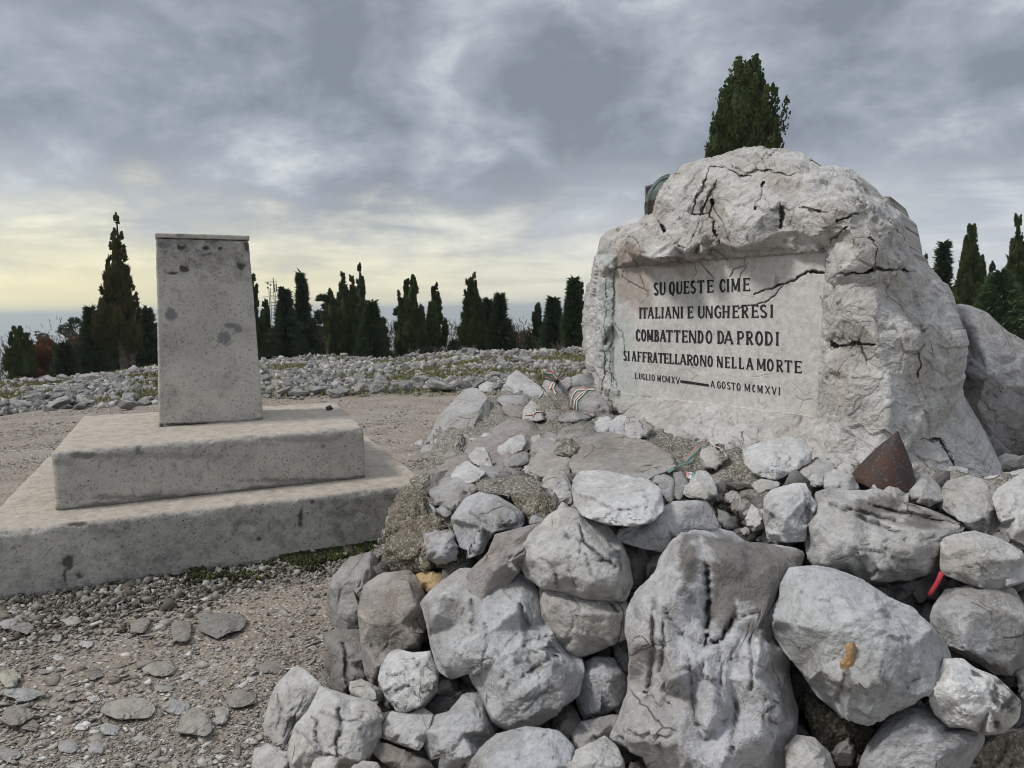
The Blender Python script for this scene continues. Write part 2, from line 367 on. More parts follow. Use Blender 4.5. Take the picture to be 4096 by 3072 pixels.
def wfacet(P, s, k=0):
    Q = P*s+k; I = np.floor(Q).astype(int); f1 = np.full(len(Q), 9.); f2 = np.full(len(Q), 9.); hv = np.zeros(len(Q), int); cv_ = np.zeros_like(Q)
    for ox in (-1, 0, 1):
        for oy in (-1, 0, 1):
            for oz in (-1, 0, 1):
                J = I+[ox, oy, oz]; K = J & 255; h = PERM[PERM[PERM[K[:, 0]]+K[:, 1]]+K[:, 2]]; c = J+RND[h]
                d = np.sqrt(((Q-c)**2).sum(1)); m = d < f1; f2 = np.where(m, f1, np.minimum(f2, d)); f1 = np.where(m, d, f1); hv = np.where(m, h, hv); cv_ = np.where(m[:, None], c, cv_)
    return ((Q-cv_)*GR[hv]).sum(1), RND[(hv*7+3) & 255, 0]-.5, f2-f1
def make_rock(poly, depth=None, bias=0., thick=.85, tilt=.6, seed=0, cuts=7, lo=.70, hi=.92, rough=1., p=3.4, sub=None, flutes=0., layers=0., crackle=1., ctrl=None, facet=True):
    rr = np.random.RandomState(seed+11); c = pcent(poly); rho = outline_radius(poly, c)*1.04; rm = rho.mean()
    if depth is None: depth = float(pdepth(c[0], c[1])); e = 4.; gx = float(pdepth(c[0]+e, c[1])-pdepth(c[0]-e, c[1]))/(2*e); gy = float(pdepth(c[0], c[1]+e)-pdepth(c[0], c[1]-e))/(2*e)
    else: gx = gy = 0.
    depth += bias; s = depth/FPX
    gx = np.clip(gx, -2*s, 2*s)*tilt; gy = np.clip(gy, -4*s, 2*s)*tilt
    wmin = min((rho[i]+rho[(i+360) % 720])/2 for i in range(0, 360, 6))
    if sub is None: sub = 6 if rm > 62 else 5 if rm > 22 else 4 if rm > 9 else 3
    dirs, T = ICO[sub]
    a, b, cc = dirs.T; lat = np.hypot(a, b)+1e-9; th = np.arctan2(b, a) % (2*np.pi)
    rt = np.interp(th/(2*np.pi)*720, np.arange(721), np.append(rho, rho[0]))/rm
    nn = (lat**p+np.abs(cc)**p)**(1/p); q = lat/nn; tz = thick*1.15*wmin/rm
    X = np.stack([a/lat*q*rt, b/lat*q*rt, cc/nn*tz], 1)
    if facet:
        # broken faces: a net of flat facets spanned over the outline, traced ridges where given
        thk = np.linspace(0, 2*np.pi, 14, endpoint=False)+rr.uniform(-.15, .15, 14); rk = np.interp(thk % (2*np.pi)/(2*np.pi)*720, np.arange(721), np.append(rho, rho[0]))/rm
        pts_ = [(math.cos(t_)*r_*1.01, math.sin(t_)*r_*1.01) for t_, r_ in zip(thk, rk)]; hs = [0.]*14
        if ctrl is None:
            n1 = rr.randint(6, 10); t1 = np.linspace(0, 2*np.pi, n1, endpoint=False)+rr.uniform(-.3, .3, n1)+rr.rand()
            for t_ in t1:
                r_ = np.interp(t_ % (2*np.pi)/(2*np.pi)*720, np.arange(721), np.append(rho, rho[0]))/rm*(rr.uniform(.80, .94)-.30*max(0, math.sin(t_))**2); pts_.append((math.cos(t_)*r_, math.sin(t_)*r_)); hs.append(tz*(rr.uniform(.5, 1.0)-.10*math.sin(t_)))
            for _ in range(rr.randint(3, 6)):
                t_ = rr.rand()*6.283; r_ = np.interp(t_/(2*np.pi)*720, np.arange(721), np.append(rho, rho[0]))/rm*rr.uniform(.05, .48); pts_.append((math.cos(t_)*r_, math.sin(t_)*r_)); hs.append(tz*rr.uniform(.7, 1.3))
        else:
            for (x_, y_, h_) in ctrl:
                pts_.append(((x_-c[0])/rm, -(y_-c[1])/rm)); hs.append(tz*h_)
            for t_ in thk[::2]+.2:
                tp_ = math.sin(t_) > .45
                r_ = np.interp(t_ % (2*np.pi)/(2*np.pi)*720, np.arange(721), np.append(rho, rho[0]))/rm*(.90 if tp_ else .955); pts_.append((math.cos(t_)*r_, math.sin(t_)*r_)); hs.append(tz*(.22 if tp_ else .5))
        res = delaunay_2d_cdt([Vector(q_) for q_ in pts_], [], [], 0, 1e-4); VO = np.array([v_[:] for v_ in res[0]]); HH = np.array([hs[o_[0]] for o_ in res[3]])
        fm = cc > 0; pol = np.arccos(np.clip(cc, -1, 1))/(np.pi/2); qf = np.clip(pol, 0, 1)**.92; xf = a/lat*qf*rt; yf = b/lat*qf*rt; zf = np.zeros(len(a))
        dome = tz*np.sqrt(np.clip(1-qf**3, 0, 1)); done = np.zeros(len(a), bool)
        for f_ in res[2]:
            A_, B_, C_ = VO[list(f_)]; de = (B_[1]-C_[1])*(A_[0]-C_[0])+(C_[0]-B_[0])*(A_[1]-C_[1])
            if abs(de) < 1e-9: continue
            l1 = ((B_[1]-C_[1])*(xf-C_[0])+(C_[0]-B_[0])*(yf-C_[1]))/de; l2 = ((C_[1]-A_[1])*(xf-C_[0])+(A_[0]-C_[0])*(yf-C_[1]))/de; l3 = 1-l1-l2; m_ = fm & ~done & (l1 >= -1e-5) & (l2 >= -1e-5) & (l3 >= -1e-5)
            zf[m_] = l1[m_]*HH[f_[0]]+l2[m_]*HH[f_[1]]+l3[m_]*HH[f_[2]]; done |= m_
        zf = np.where(done, zf, 0); w_ = .97
        if ctrl is None:
            # dominant break planes: an upper face, a lower face and one or two flanks
            zf = zf*1.25; zm = tz*1.12; pl_ = [(rr.uniform(0, 6.28), rr.uniform(.02, .28), 0.), (math.pi/2+rr.uniform(-.6, .6), rr.uniform(.8, 1.5), rr.uniform(.05, .5)), (-math.pi/2+rr.uniform(-.7, .7), rr.uniform(.5, 1.2), rr.uniform(.35, .7))]
            for _ in range(rr.randint(1, 4)): pl_.append((rr.choice([0, math.pi])+rr.uniform(-.8, .8), rr.uniform(.5, 1.4), rr.uniform(.25, .65)))
            ys_ = rt.mean(); 
            for t_, s_k, r_k in pl_:
                ext = np.interp((t_ % (2*np.pi))/(2*np.pi)*720, np.arange(721), np.append(rho, rho[0]))/rm
                zf = np.minimum(zf, np.maximum(zm-s_k*tz/.7*((xf*math.cos(t_)+yf*math.sin(t_))-r_k*ext), .06*tz))
        X = np.where(fm[:, None], np.stack([xf, yf, w_*zf+(1-w_)*dome], 1), X); cuts = 2 if ctrl is None else 0
    for k in range(cuts):
        n = rr.normal(size=3); n[2] = abs(n[2])*.9+.15; n /= np.linalg.norm(n)
        h = (X@n).max()*rr.uniform(lo-.12, hi-.06); over = np.clip(X@n-h, 0, None)
        X = X-over[:, None]*n*.97
    for k in range(3):
        n = rr.normal(size=3); n[2] = -abs(n[2])-.3; n /= np.linalg.norm(n); h = (X@n).max()*.75; X = X-np.clip(X@n-h, 0, None)[:, None]*n
    L = np.linalg.norm(X, axis=1)[:, None]+1e-9; N = X/L; off = rr.rand(3)*50
    Q = X+off
    wp = Q+.12*np.stack([fbm(Q+3, 2.5, 3), fbm(Q+9, 2.5, 3), fbm(Q+15, 2.5, 3)], 1)
    kf = .28 if facet else 1.
    d = .045*kf*fbm(Q, 1.3, 2)+.022*kf*fbm(wp, 4.0, 4, .6)
    fa, st_, e1 = wfacet(wp, 1.5); d += .085*kf*fa+.03*kf*st_
    fa2, st2, e2 = wfacet(wp, 3.6, 7.7); d += (.046*fa2+.014*st2)*np.clip(.8+fbm(Q, 1.4, 1)*2, .1, 1.6)
    fa3, st3, e3 = wfacet(wp, 8.5, 3.3); d += .012*fa3*np.clip(.5+fbm(Q+31, 1.7, 1)*3, 0, 1.6)
    rid = 1-np.abs(fbm(wp, 2.6, 3))*2.2; d += .008*np.clip(rid, -1, 1)
    d -= .05*crackle*np.clip(1-e1/.05, 0, 1)*np.clip(fbm(Q, 1.1, 1)*3+.45, 0, 1)
    d -= .018*crackle*np.clip(1-e2/.08, 0, 1)*np.clip(fbm(Q+40, 1.3, 1)*3+.1, 0, 1)
    if layers:
        ax = rr.normal(size=3); ax[2] *= .4; ax[1] += 1.5; ax /= np.linalg.norm(ax); u = (wp@ax)*layers+.25*perlin(Q*1.3); fr = u-np.floor(u)
        d += .06*(np.minimum(fr*1.3, 1)-sstep(.82, 1., fr)*1.)*1.
        u = u*3.3+.3*perlin(Q*2.1); fr = u-np.floor(u); d += .016*(fr-sstep(.75, 1., fr))*np.clip(perlin(Q*1.2)*3+.5, 0, 1)
    if flutes:
        u = X[:, 0]*4.2+.55*X[:, 1]+.75*fbm(Q, 1.1, 2); w_ = (u*1.5)/np.pi; fr = np.abs((w_-np.floor(w_))-.5)*2
        d += flutes*(np.sqrt(np.clip(1-fr**2, 0, 1))-.7)*.10+flutes*.06*fbm(Q*[3, .8, 3], 1.6, 3)
    fr_ = np.clip(.35+.9*np.clip(X[:, 2]/max(tz, .1), -.3, 1), .3, 1.)
    X = X+N*(d*rough*fr_)[:, None]
    # keep the traced outline: match the widest reach in every direction, with a little raggedness
    th2 = np.arctan2(X[:, 1], X[:, 0]) % (2*np.pi); l2 = np.hypot(X[:, 0], X[:, 1]); nb = 90; bi_ = np.minimum((th2/(2*np.pi)*nb).astype(int), nb-1); mx = np.zeros(nb); np.maximum.at(mx, bi_, l2)
    tgt = np.interp((np.arange(nb)+.5)/nb*720, np.arange(721), np.append(rho, rho[0]))/rm
    ra = np.where(mx > 0, tgt/np.maximum(mx, 1e-6), 1.); ra = np.clip(ra, .8, 1.5); ra = (np.roll(ra, 1)+2*ra+np.roll(ra, -1))/4; fac = np.interp(th2/(2*np.pi)*nb, np.arange(-1, nb+1)+.5, np.r_[ra[-1], ra, ra[0]])
    X[:, :2] *= fac[:, None]
    px = c[0]+X[:, 0]*rm; py = c[1]-X[:, 1]*rm
    dep = depth+gx*(px-c[0])+gy*(py-c[1])-X[:, 2]*rm*s
    Wd = aty(px, py, np.maximum(dep, .8))
    return Wd, T, aty(c[0], c[1], depth)
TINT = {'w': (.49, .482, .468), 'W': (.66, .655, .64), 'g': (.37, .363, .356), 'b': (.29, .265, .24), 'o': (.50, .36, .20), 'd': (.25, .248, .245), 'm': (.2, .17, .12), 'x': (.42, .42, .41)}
_seed = [0]
def place(name, label, cat, reg, pts, tint='w', mat=None, group=None, dark=None, crk=None, stn=None, **k):
    _seed[0] += 1; seed = k.pop('seed', _seed[0]*7)
    if k.get('ctrl'): k['ctrl'] = [(*cv(reg, [q[:2]])[0], q[2]) for q in k['ctrl']]
    Wd, T, c = make_rock(cv(reg, pts), seed=seed, **k)
    at_ = None
    if crk is not None or stn is not None:
        px_, py_ = toPx(Wd); zz_ = px_*0; wg = lambda o_: fbm(np.stack([px_/9, py_/9, zz_+o_], 1), 1, 3)*1.6
        qx, qy = px_+wg(seed), py_+wg(seed+50); cm = np.zeros(len(Wd)); cdp = np.zeros(len(Wd)); front = Wd[:, 1] < c[1]+.02
        for pl, hw, dd, dk in (crk or []):
            pl = cv(reg, pl); best = np.full(len(Wd), 99.); n_ = len(pl)-1; tt = np.zeros(len(Wd))
            for i in range(n_):
                e_ = pl[i+1]-pl[i]; t_ = np.clip(((qx-pl[i][0])*e_[0]+(qy-pl[i][1])*e_[1])/(e_@e_), 0, 1); d_ = np.hypot(qx-pl[i][0]-t_*e_[0], qy-pl[i][1]-t_*e_[1]); u_ = d_ < best; best = np.where(u_, d_, best); tt = np.where(u_, (i+t_)/n_, tt)
            k_ = np.clip(1.2-best/(hw*(.5+.5*np.sin(np.clip(tt, .05, .95)*np.pi))), 0, 1)*front; cm = np.maximum(cm, k_*dk); cdp = np.maximum(cdp, k_*dd)
        v_ = Wd-CAMP; Wd = Wd+v_/np.linalg.norm(v_, axis=1)[:, None]*cdp[:, None]
        sm = np.zeros(len(Wd)); nz_ = fbm(Wd, 14, 4, .6)
        for x_, y_, rx_, ry_ in (stn or []):
            q_ = cv(reg, [(x_, y_)])[0]; k_ = REG[reg][2]*4; e_ = np.sqrt(((px_-q_[0])*k_/rx_)**2+((py_-q_[1])*k_/ry_)**2)+nz_*.5; sm = np.maximum(sm, np.clip((1.1-e_)/.25, 0, 1))
        at_ = {'crack': cm, 'stain': sm}; mat = M_CRK
    if dark is not None:
        px_, py_ = toPx(Wd); nz_ = fbm(Wd, 22, 4, .65); e_ = np.full(len(Wd), 9.)
        for x_, y_, rx_, ry_ in dark:
            q_ = cv(reg, [(x_, y_)])[0]; k_ = REG[reg][2]*4; e_ = np.minimum(e_, np.sqrt(((px_-q_[0])*k_/rx_)**2+((py_-q_[1])*k_/ry_)**2)+nz_*.9)
        at_ = {'crack': np.clip((1-e_)/.2, 0, 1)*.9*(np.arange(len(Wd)) >= 0)}; mat = M_MON
    me = mesh(name, Wd-c, T, attrs=at_); rr = random.Random(seed); t = TINT[tint] if isinstance(tint, str) else tuple(x*1.13 for x in tint); j = rr.uniform(.93, 1.07)
    if rr: o = link(name, me, mat or M_ROCK, label=label, cat=cat, group=group, col=tuple(x*j for x in t), loc=tuple(c))
    if reg != 'GROUND': ROCKS.append((Wd, T))
    return o
PG = 'limestone stones piled in front of the monument'
def st(label, reg, pts, tint='w', **k): return place('pile_stone', label, 'stone', reg, pts, tint, group=PG, **k)
def mo(label, reg, pts, **k):
    k.setdefault('rough', 1.7); k.setdefault('mat', M_MORTAR); k.setdefault('cuts', 3); k.setdefault('facet', False)
    return place('mortar_lump', label, 'mortar', reg, pts, 'm', **k)
# ---- mound of soil and mortar that carries the stones
def mound():
    bx = cv('D', [(560, 1800), (585, 1640), (640, 1520), (715, 1420), (735, 1280), (800, 1210), (835, 1100), (925, 1010), (935, 930), (1000, 870), (1110, 835), (1240, 840), (1300, 880), (1500, 950), (1800, 1000), (2300, 1030), (2720, 1060), (2720, 1900), (560, 1900)])
    xs = np.arange(250, 1260, 3.); ys = np.arange(370, 880, 3.); X, Y = np.meshgrid(xs, ys)
    ins = inpoly(X.ravel(), Y.ravel(), bx).reshape(X.shape)
    dep = pdepth(X, Y); off = .03+.17*sstep(470, 560, Y)
    W = aty(X.ravel(), Y.ravel(), (dep+off).ravel())
    W[:, 1] += .035*fbm(W, 5, 4)*(1+2*sstep(470, 560, Y.ravel())); W[:, 2] += .02*fbm(W+9, 14, 4)
    idx = -np.ones(X.size, int); use = ins.ravel(); idx[use] = np.arange(use.sum()); i = idx.reshape(X.shape)
    q = np.stack([i[:-1, :-1].ravel(), i[1:, :-1].ravel(), i[1:, 1:].ravel(), i[:-1, 1:].ravel()], 1); q = q[(q >= 0).all(1)]
    V = W[use]
    # skirt going back and down so that the mound is a body
    e = np.concatenate([q[:, [0, 1]], q[:, [1, 2]], q[:, [2, 3]], q[:, [3, 0]]]); key = e.min(1)*10**7+e.max(1)
    u, cnt = np.unique(key, return_counts=True); bd = e[np.isin(key, u[cnt == 1])]; bi = np.unique(bd); mp = {int(a): len(V)+k for k, a in enumerate(bi)}
    B = V[bi]+[0, .9, 0]; B[:, 2] = -.2
    q2 = np.array([[b, a, mp[int(a)], mp[int(b)]] for a, b in bd])
    ROCKS.append((V, q[:, [0, 1, 2]])); ROCKS.append((V, q[:, [0, 2, 3]]))
    return np.concatenate([V, B]), np.concatenate([q, q2])
def inpoly(x, y, poly):
    r = np.zeros(len(x), bool); n = len(poly)
    for i in range(n):
        x1, y1 = poly[i]; x2, y2 = poly[(i+1) % n]
        with np.errstate(all='ignore'): r ^= ((y1 > y) != (y2 > y)) & (x < (x2-x1)*(y-y1)/(y2-y1)+x1)
    return r
V, Q = mound()
link('rubble_mound', mesh('rubble_mound', V, Q), M_GRIT, label='gritty soil and mortar bed under the piled stones in front of the monument', cat='mound')

# ---- lower left of the pile
st('tall layered grey stone at the left pile edge, below the brown mortar beside the step', 'A3', [(700, 295), (560, 330), (470, 440), (440, 520), (440, 640), (480, 725), (560, 735), (620, 720), (650, 520), (720, 430), (735, 400)], 'g', layers=1.2, crk=[([(490,460),(520,500),(500,600)],1.5,.012,.4),([(540,480),(640,470)],1.4,.012,.4)])
st('big smooth beige slab standing on edge at the left of the pile', 'A3', [(640, 500), (740, 425), (900, 405), (940, 440), (990, 540), (1000, 700), (960, 850), (850, 860), (770, 960), (735, 1045), (660, 1040), (640, 900), (615, 640)], (.33, .305, .285), cuts=3, lo=.55, hi=.7, bias=-.06, crackle=.3, rough=.7, ctrl=[(700,520,.9),(900,480,.9),(940,600,.95),(940,800,.85),(720,950,.9),(680,700,.95),(850,700,1.),(985,760,.3),(700,1000,.7)], crk=[([(760,740),(820,690),(890,640)],1.3,.008,.4),([(690,830),(780,790),(890,730)],1.5,.01,.6),([(800,690),(830,730),(760,780)],1.2,.006,.3)])
st('small orange tinted stone wedged above the beige slab', 'A3', [(935, 425), (1000, 402), (1085, 415), (1110, 440), (1090, 490), (1020, 530), (970, 500)], 'o', bias=.0)
st('dark weathered stone split by a black crack, left of the beige slab', 'A3', [(420, 760), (520, 738), (625, 740), (660, 900), (655, 1020), (570, 1115), (450, 1060), (420, 980), (430, 880)], (.25, .24, .23), bias=.04, crk=[([(515,790),(540,850),(550,930),(540,1000),(560,1100)],2.4,.03,1),([(430,950),(450,1000)],1.5,.01,.7)])
st('pale leaf shaped stone leaning at the bottom left of the pile', 'A3', [(240, 950), (300, 960), (400, 1050), (380, 1130), (350, 1200), (250, 1300), (180, 1440), (90, 1390), (75, 1290), (110, 1140), (150, 1050)], 'w', thick=.6, layers=1.5, crk=[([(230,1020),(300,1060),(325,1090),(270,1200),(240,1290)],1.8,.015,.5),([(150,1090),(180,1200),(150,1300)],1.6,.012,.3)])
st('large pale stone seamed by deep cracks at the bottom left of the pile', 'A3', [(400, 1060), (540, 1110), (700, 1150), (745, 1220), (735, 1350), (660, 1480), (560, 1540), (240, 1540), (215, 1430), (260, 1280), (330, 1200)], 'w', bias=-.08, crackle=1.6, ctrl=[(420,1180,.8),(500,1130,.7),(620,1160,.8),(600,1300,1.),(700,1250,.5),(480,1300,1.05),(300,1330,.8),(350,1420,.9),(520,1450,.9),(640,1400,.7),(270,1450,.6),(400,1360,.85)], crk=[([(410,1130),(400,1200),(480,1230),(540,1250)],2,.02,.5),([(500,1180),(520,1280),(490,1370),(500,1450)],2.4,.03,.9),([(330,1200),(380,1260),(370,1330),(400,1400),(420,1450),(490,1455)],2,.025,.6),([(540,1250),(620,1260),(640,1200)],1.7,.02,.6),([(240,1300),(300,1330),(370,1400)],1.8,.02,.4),([(600,1280),(650,1340)],1.5,.01,.4)])
st('small pale block between the beige slab and the cracked corner stone', 'A3', [(570, 1030), (640, 1020), (740, 1070), (760, 1120), (710, 1165), (600, 1130), (565, 1080)], 'w')
st('white knobbly stone under the beige slab', 'A3', [(790, 870), (840, 850), (920, 870), (1020, 860), (1040, 920), (1070, 960), (1060, 1080), (980, 1180), (900, 1210), (830, 1190), (770, 1110), (730, 1020), (745, 950)], (0.499, 0.499, 0.499), bias=-.1, crackle=1.6, rough=1.3, crk=[([(745,965),(800,1000),(860,985)],2,.02,.3),([(900,880),(960,920),(980,1000)],2,.02,.3),([(830,1080),(900,1060),(950,1110)],2,.02,.3)])
st('angular pale stone right under the white knobbly stone', 'A3', [(800, 1200), (900, 1215), (980, 1180), (1040, 1220), (1020, 1330), (960, 1420), (860, 1390), (750, 1350), (745, 1300)], 'w', bias=-.05)
st('small grey stone to the right of the white knobbly stone', 'A3', [(1060, 960), (1140, 1020), (1155, 1090), (1040, 1125), (1020, 1060)], 'g', bias=.02)
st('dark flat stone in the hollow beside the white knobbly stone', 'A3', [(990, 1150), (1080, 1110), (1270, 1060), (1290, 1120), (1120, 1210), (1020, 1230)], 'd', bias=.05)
st('ridged pale stone leaning right near the bottom edge, with stepped layers', 'A3', [(1130, 1200), (1200, 1110), (1290, 1090), (1340, 1150), (1400, 1300), (1280, 1450), (1200, 1560), (1060, 1560), (1080, 1450), (1030, 1480), (980, 1370), (990, 1300), (1060, 1220)], (0.361, 0.361, 0.365), layers=2.2)
st('long brownish stone lying at the bottom edge below the angular pale one', 'A3', [(690, 1380), (770, 1380), (900, 1430), (1010, 1480), (1060, 1540), (900, 1580), (760, 1490), (670, 1420)], 'b', bias=.0)
st('pale stone cut by the bottom edge right of the cracked corner stone', 'A3', [(570, 1530), (640, 1480), (720, 1490), (745, 1530), (750, 1620), (560, 1620)], 'w', bias=-.1)
st('small pale stone in front of the cracked corner stone at the bottom edge', 'A3', [(350, 1520), (370, 1470), (480, 1455), (500, 1520), (490, 1620), (350, 1620)], 'w', bias=-.16)
st('small grey stone at the lowest left corner of the pile', 'A3', [(0, 1500), (30, 1420), (100, 1385), (230, 1450), (245, 1520), (240, 1600), (-10, 1600)], 'w', bias=.0)
st('smooth domed grey boulder rising from the bottom edge', 'A3', [(1200, 1560), (1310, 1410), (1400, 1330), (1560, 1290), (1740, 1310), (1810, 1370), (1840, 1440), (1830, 1620), (1500, 1660), (1180, 1640)], (0.361, 0.370, 0.383), bias=-.12, cuts=3, crackle=.2, p=2.2, rough=.8)
st('pale pointed stone with rusty flecks at the bottom edge right of the domed boulder', 'A3', [(1770, 1500), (1850, 1420), (2010, 1340), (2080, 1400), (2120, 1490), (2130, 1620), (1760, 1620)], 'w', bias=-.12)
st('grey block in the hollow right of the winged stone', 'A3', [(1850, 1010), (1900, 920), (1960, 890), (2060, 900), (2130, 1000), (2145, 1120), (2080, 1190), (1900, 1260), (1860, 1170), (1845, 1080)], (.36, .365, .38), bias=.04, cuts=5)
st('half hidden grey stone below the block in the hollow', 'A3', [(1820, 1340), (1880, 1260), (2050, 1220), (2110, 1215), (2060, 1340), (1860, 1440)], 'g', bias=.03)
st('small brownish stone left of the half hidden grey one', 'A3', [(1710, 1270), (1800, 1200), (1880, 1250), (1870, 1320), (1800, 1360), (1740, 1320)], 'b', bias=.08)
st('large winged pale stone with hollows in the middle of the pile front', 'A3', [(1100, 470), (1200, 400), (1290, 400), (1400, 410), (1500, 420), (1580, 450), (1660, 560), (1690, 720), (1800, 860), (1880, 900), (1885, 970), (1850, 1100), (1700, 1230), (1580, 1290), (1440, 1290), (1340, 1240), (1300, 1180), (1290, 1080), (1240, 985), (1150, 1020), (1080, 970), (1040, 850), (1000, 680), (975, 590), (1030, 530)], (0.421, 0.426, 0.434), flutes=.25, bias=-.06, tilt=.8, crackle=.6, ctrl=[(1100,550,.8),(1050,650,.75),(1200,560,.6),(1160,700,.45),(1150,850,.85),(1250,900,.9),(1350,750,1.),(1400,900,1.05),(1520,620,.95),(1550,720,.6),(1600,800,.85),(1580,950,.7),(1680,890,1.),(1700,1000,.8),(1550,1080,.95),(1450,1150,.8),(1380,1230,.6),(1620,1180,.7),(1100,950,.5),(1800,950,.6)], crk=[([(1240,470),(1250,560),(1270,650),(1250,760)],2,.02,.5),([(1530,600),(1560,700),(1575,790),(1555,825)],5,.035,.35),([(1160,700),(1190,650),(1210,560)],5,.02,.1),([(1620,860),(1700,830),(1750,880),(1690,905)],2,.02,.6),([(1530,1010),(1600,960),(1700,905)],1.8,.015,.6),([(1480,1250),(1550,1150),(1700,1080)],1.6,.01,.4),([(1100,560),(1130,650),(1120,760)],2.2,.015,.3),([(1330,700),(1350,820),(1310,930)],2.4,.015,.1)])
st('brown stone lying against the top of the winged stone', 'A3', [(1230, 420), (1350, 300), (1390, 200), (1570, 150), (1720, 110), (1700, 200), (1610, 260), (1540, 390), (1400, 560), (1310, 610), (1250, 540)], (.30, .28, .265), bias=-.13, cuts=6)
st('bluish grey faceted stone above the brown one, beside the mortar clump', 'A5', [(485, 1140), (570, 1020), (660, 980), (760, 1000), (900, 1080), (945, 1140), (920, 1200), (760, 1230), (720, 1280), (680, 1360), (570, 1400), (600, 1350), (540, 1320), (505, 1220)], (0.353, 0.357, 0.370), crackle=.4, cuts=6, bias=-.04, crk=[([(580,1050),(600,1110),(710,1180)],1.3,.01,.6),([(790,1120),(820,1190)],3,.01,.5)])
st('big heart shaped pale stone veined with black cracks', 'A3', [(1540, 300), (1590, 200), (1740, 60), (1840, 50), (1900, 110), (2020, 150), (2100, 240), (2140, 330), (2165, 470), (2120, 570), (2000, 570), (1900, 560), (1800, 530), (1660, 500), (1560, 420)], 'w', bias=-.12, crackle=1.5, tilt=.9, ctrl=[(1650,220,.6),(1800,200,.85),(1900,180,.7),(1740,330,1.),(1900,330,1.05),(2020,300,.85),(2080,420,.8),(1950,470,1.),(1800,430,.9),(1650,380,.8),(2100,520,.4),(1850,110,.4)], crk=[([(1870,140),(1890,230),(1960,300),(2030,350),(2080,380)],1.8,.02,1),([(1790,200),(1880,240),(1870,300)],1.4,.012,.8),([(1900,300),(1930,400),(1960,450)],1.4,.012,.7),([(1650,330),(1700,360),(1740,440),(1740,500)],1.6,.015,.8),([(1800,330),(1820,420),(1850,500)],1.3,.01,.6),([(2020,230),(2090,300),(2110,400)],1.4,.01,.7),([(1980,350),(2030,345),(2060,360)],2.6,.02,1)])
st('pale stone with an angular underside, directly under the heart shaped one', 'A3', [(1650, 490), (1800, 510), (1900, 540), (2110, 560), (2170, 620), (2130, 720), (2140, 780), (1980, 850), (1850, 900), (1800, 890), (1710, 780), (1660, 680)], 'w', bias=-.07, cuts=8, ctrl=[(1750,600,.9),(1900,640,1.),(2050,650,.8),(1850,760,.9),(1820,860,.6),(2000,780,.6),(2100,700,.5),(1700,680,.6)], crk=[([(1810,520),(1870,600),(1830,700),(1800,780)],1.4,.01,.5),([(2050,590),(2090,640)],1.8,.02,.9),([(1900,660),(1960,720)],1.2,.006,.3)])
# ---- right lower part
st('tall fluted grey rock with a brown top in the middle of the bottom edge', 'A7', [(145, 520), (190, 360), (290, 290), (310, 200), (400, 90), (450, 50), (560, 45), (700, 60), (760, 110), (900, 120), (1080, 150), (1060, 230), (1010, 320), (930, 440), (940, 560), (970, 650), (985, 800), (1030, 960), (1020, 1100), (1060, 1250), (1080, 1420), (330, 1420), (240, 1200), (60, 1100), (100, 1000), (160, 850), (170, 700)], (.43, .43, .44), flutes=.5, bias=-.1, tilt=.7, crackle=.2, cuts=3, crk=[([(555,80),(560,250),(570,400),(565,560),(560,625)],2.4,.06,1),([(560,625),(630,600),(690,500),(712,445)],2.6,.05,1),([(700,500),(780,465),(900,440)],1.6,.02,.7),([(340,440),(420,560),(540,620)],2.2,.02,.3),([(280,480),(285,600),(270,750),(255,900)],3,.03,.45),([(330,520),(340,650),(320,760),(345,850)],2.4,.025,.35),([(470,700),(480,820),(500,980),(540,1120)],2.6,.02,.25),([(620,640),(640,760),(620,900)],2.4,.02,.2),([(715,930),(705,1050),(690,1180)],4,.035,.25),([(840,1000),(900,950),(940,930)],1.6,.015,.8),([(650,700),(760,690),(870,760)],1.5,.012,.4),([(150,520),(200,480),(290,440),(300,290)],1.8,.02,.4),([(400,330),(470,400),(540,430)],2,.015,.2),([(780,520),(800,700),(790,850)],3,.02,.1)], stn=[(650,120,100,90),(820,180,240,110),(830,320,170,140),(650,400,75,190),(830,540,110,70),(480,200,60,140)], ctrl=[(200,600,.7),(250,500,.8),(280,700,.55),(300,850,.5),(330,650,.9),(350,450,.7),(430,400,.85),(450,250,.8),(520,300,.7),(480,560,.65),(400,800,.95),(560,700,.85),(480,900,.65),(600,900,1.),(680,800,.8),(720,950,.7),(800,800,1.),(850,600,.85),(900,900,.9),(700,1150,.95),(860,1100,.8),(400,1150,.85),(540,1150,.7),(950,1000,.7),(780,520,.7),(200,1000,.6),(620,1300,.9),(650,200,.75),(800,250,.7),(900,350,.65),(750,400,.65),(640,350,.6),(700,120,.45),(950,200,.4)])
lich = st('huge lichen spotted boulder with an orange mud nest', 'A7', [(1000, 230), (1110, 218), (1220, 230), (1370, 290), (1500, 380), (1620, 430), (1720, 520), (1800, 620), (1820, 700), (1760, 830), (1640, 920), (1500, 980), (1420, 1040), (1280, 1000), (1140, 880), (1060, 760), (970, 660), (920, 580), (895, 470), (940, 400), (950, 320)], (0.387, 0.396, 0.400), bias=-.2, cuts=5, tilt=.7, crackle=.4, rough=.95, ctrl=[(1100,420,.8),(1200,560,.95),(1330,480,1.05),(1500,560,1.0),(1640,620,.8),(1450,760,1.05),(1300,850,.95),(1150,760,.75),(1600,850,.6),(1250,340,.6),(1450,420,.7),(1010,520,.6),(1380,960,.5),(1330,620,.95),(1230,700,.85)], crk=[([(1040,330),(1100,390),(1200,400)],2.2,.012,.1),([(1580,860),(1660,800),(1740,780)],1.4,.01,.5),([(1280,1000),(1240,900),(1280,780)],2.4,.012,.25)], stn=[(1290,830,30,70)])
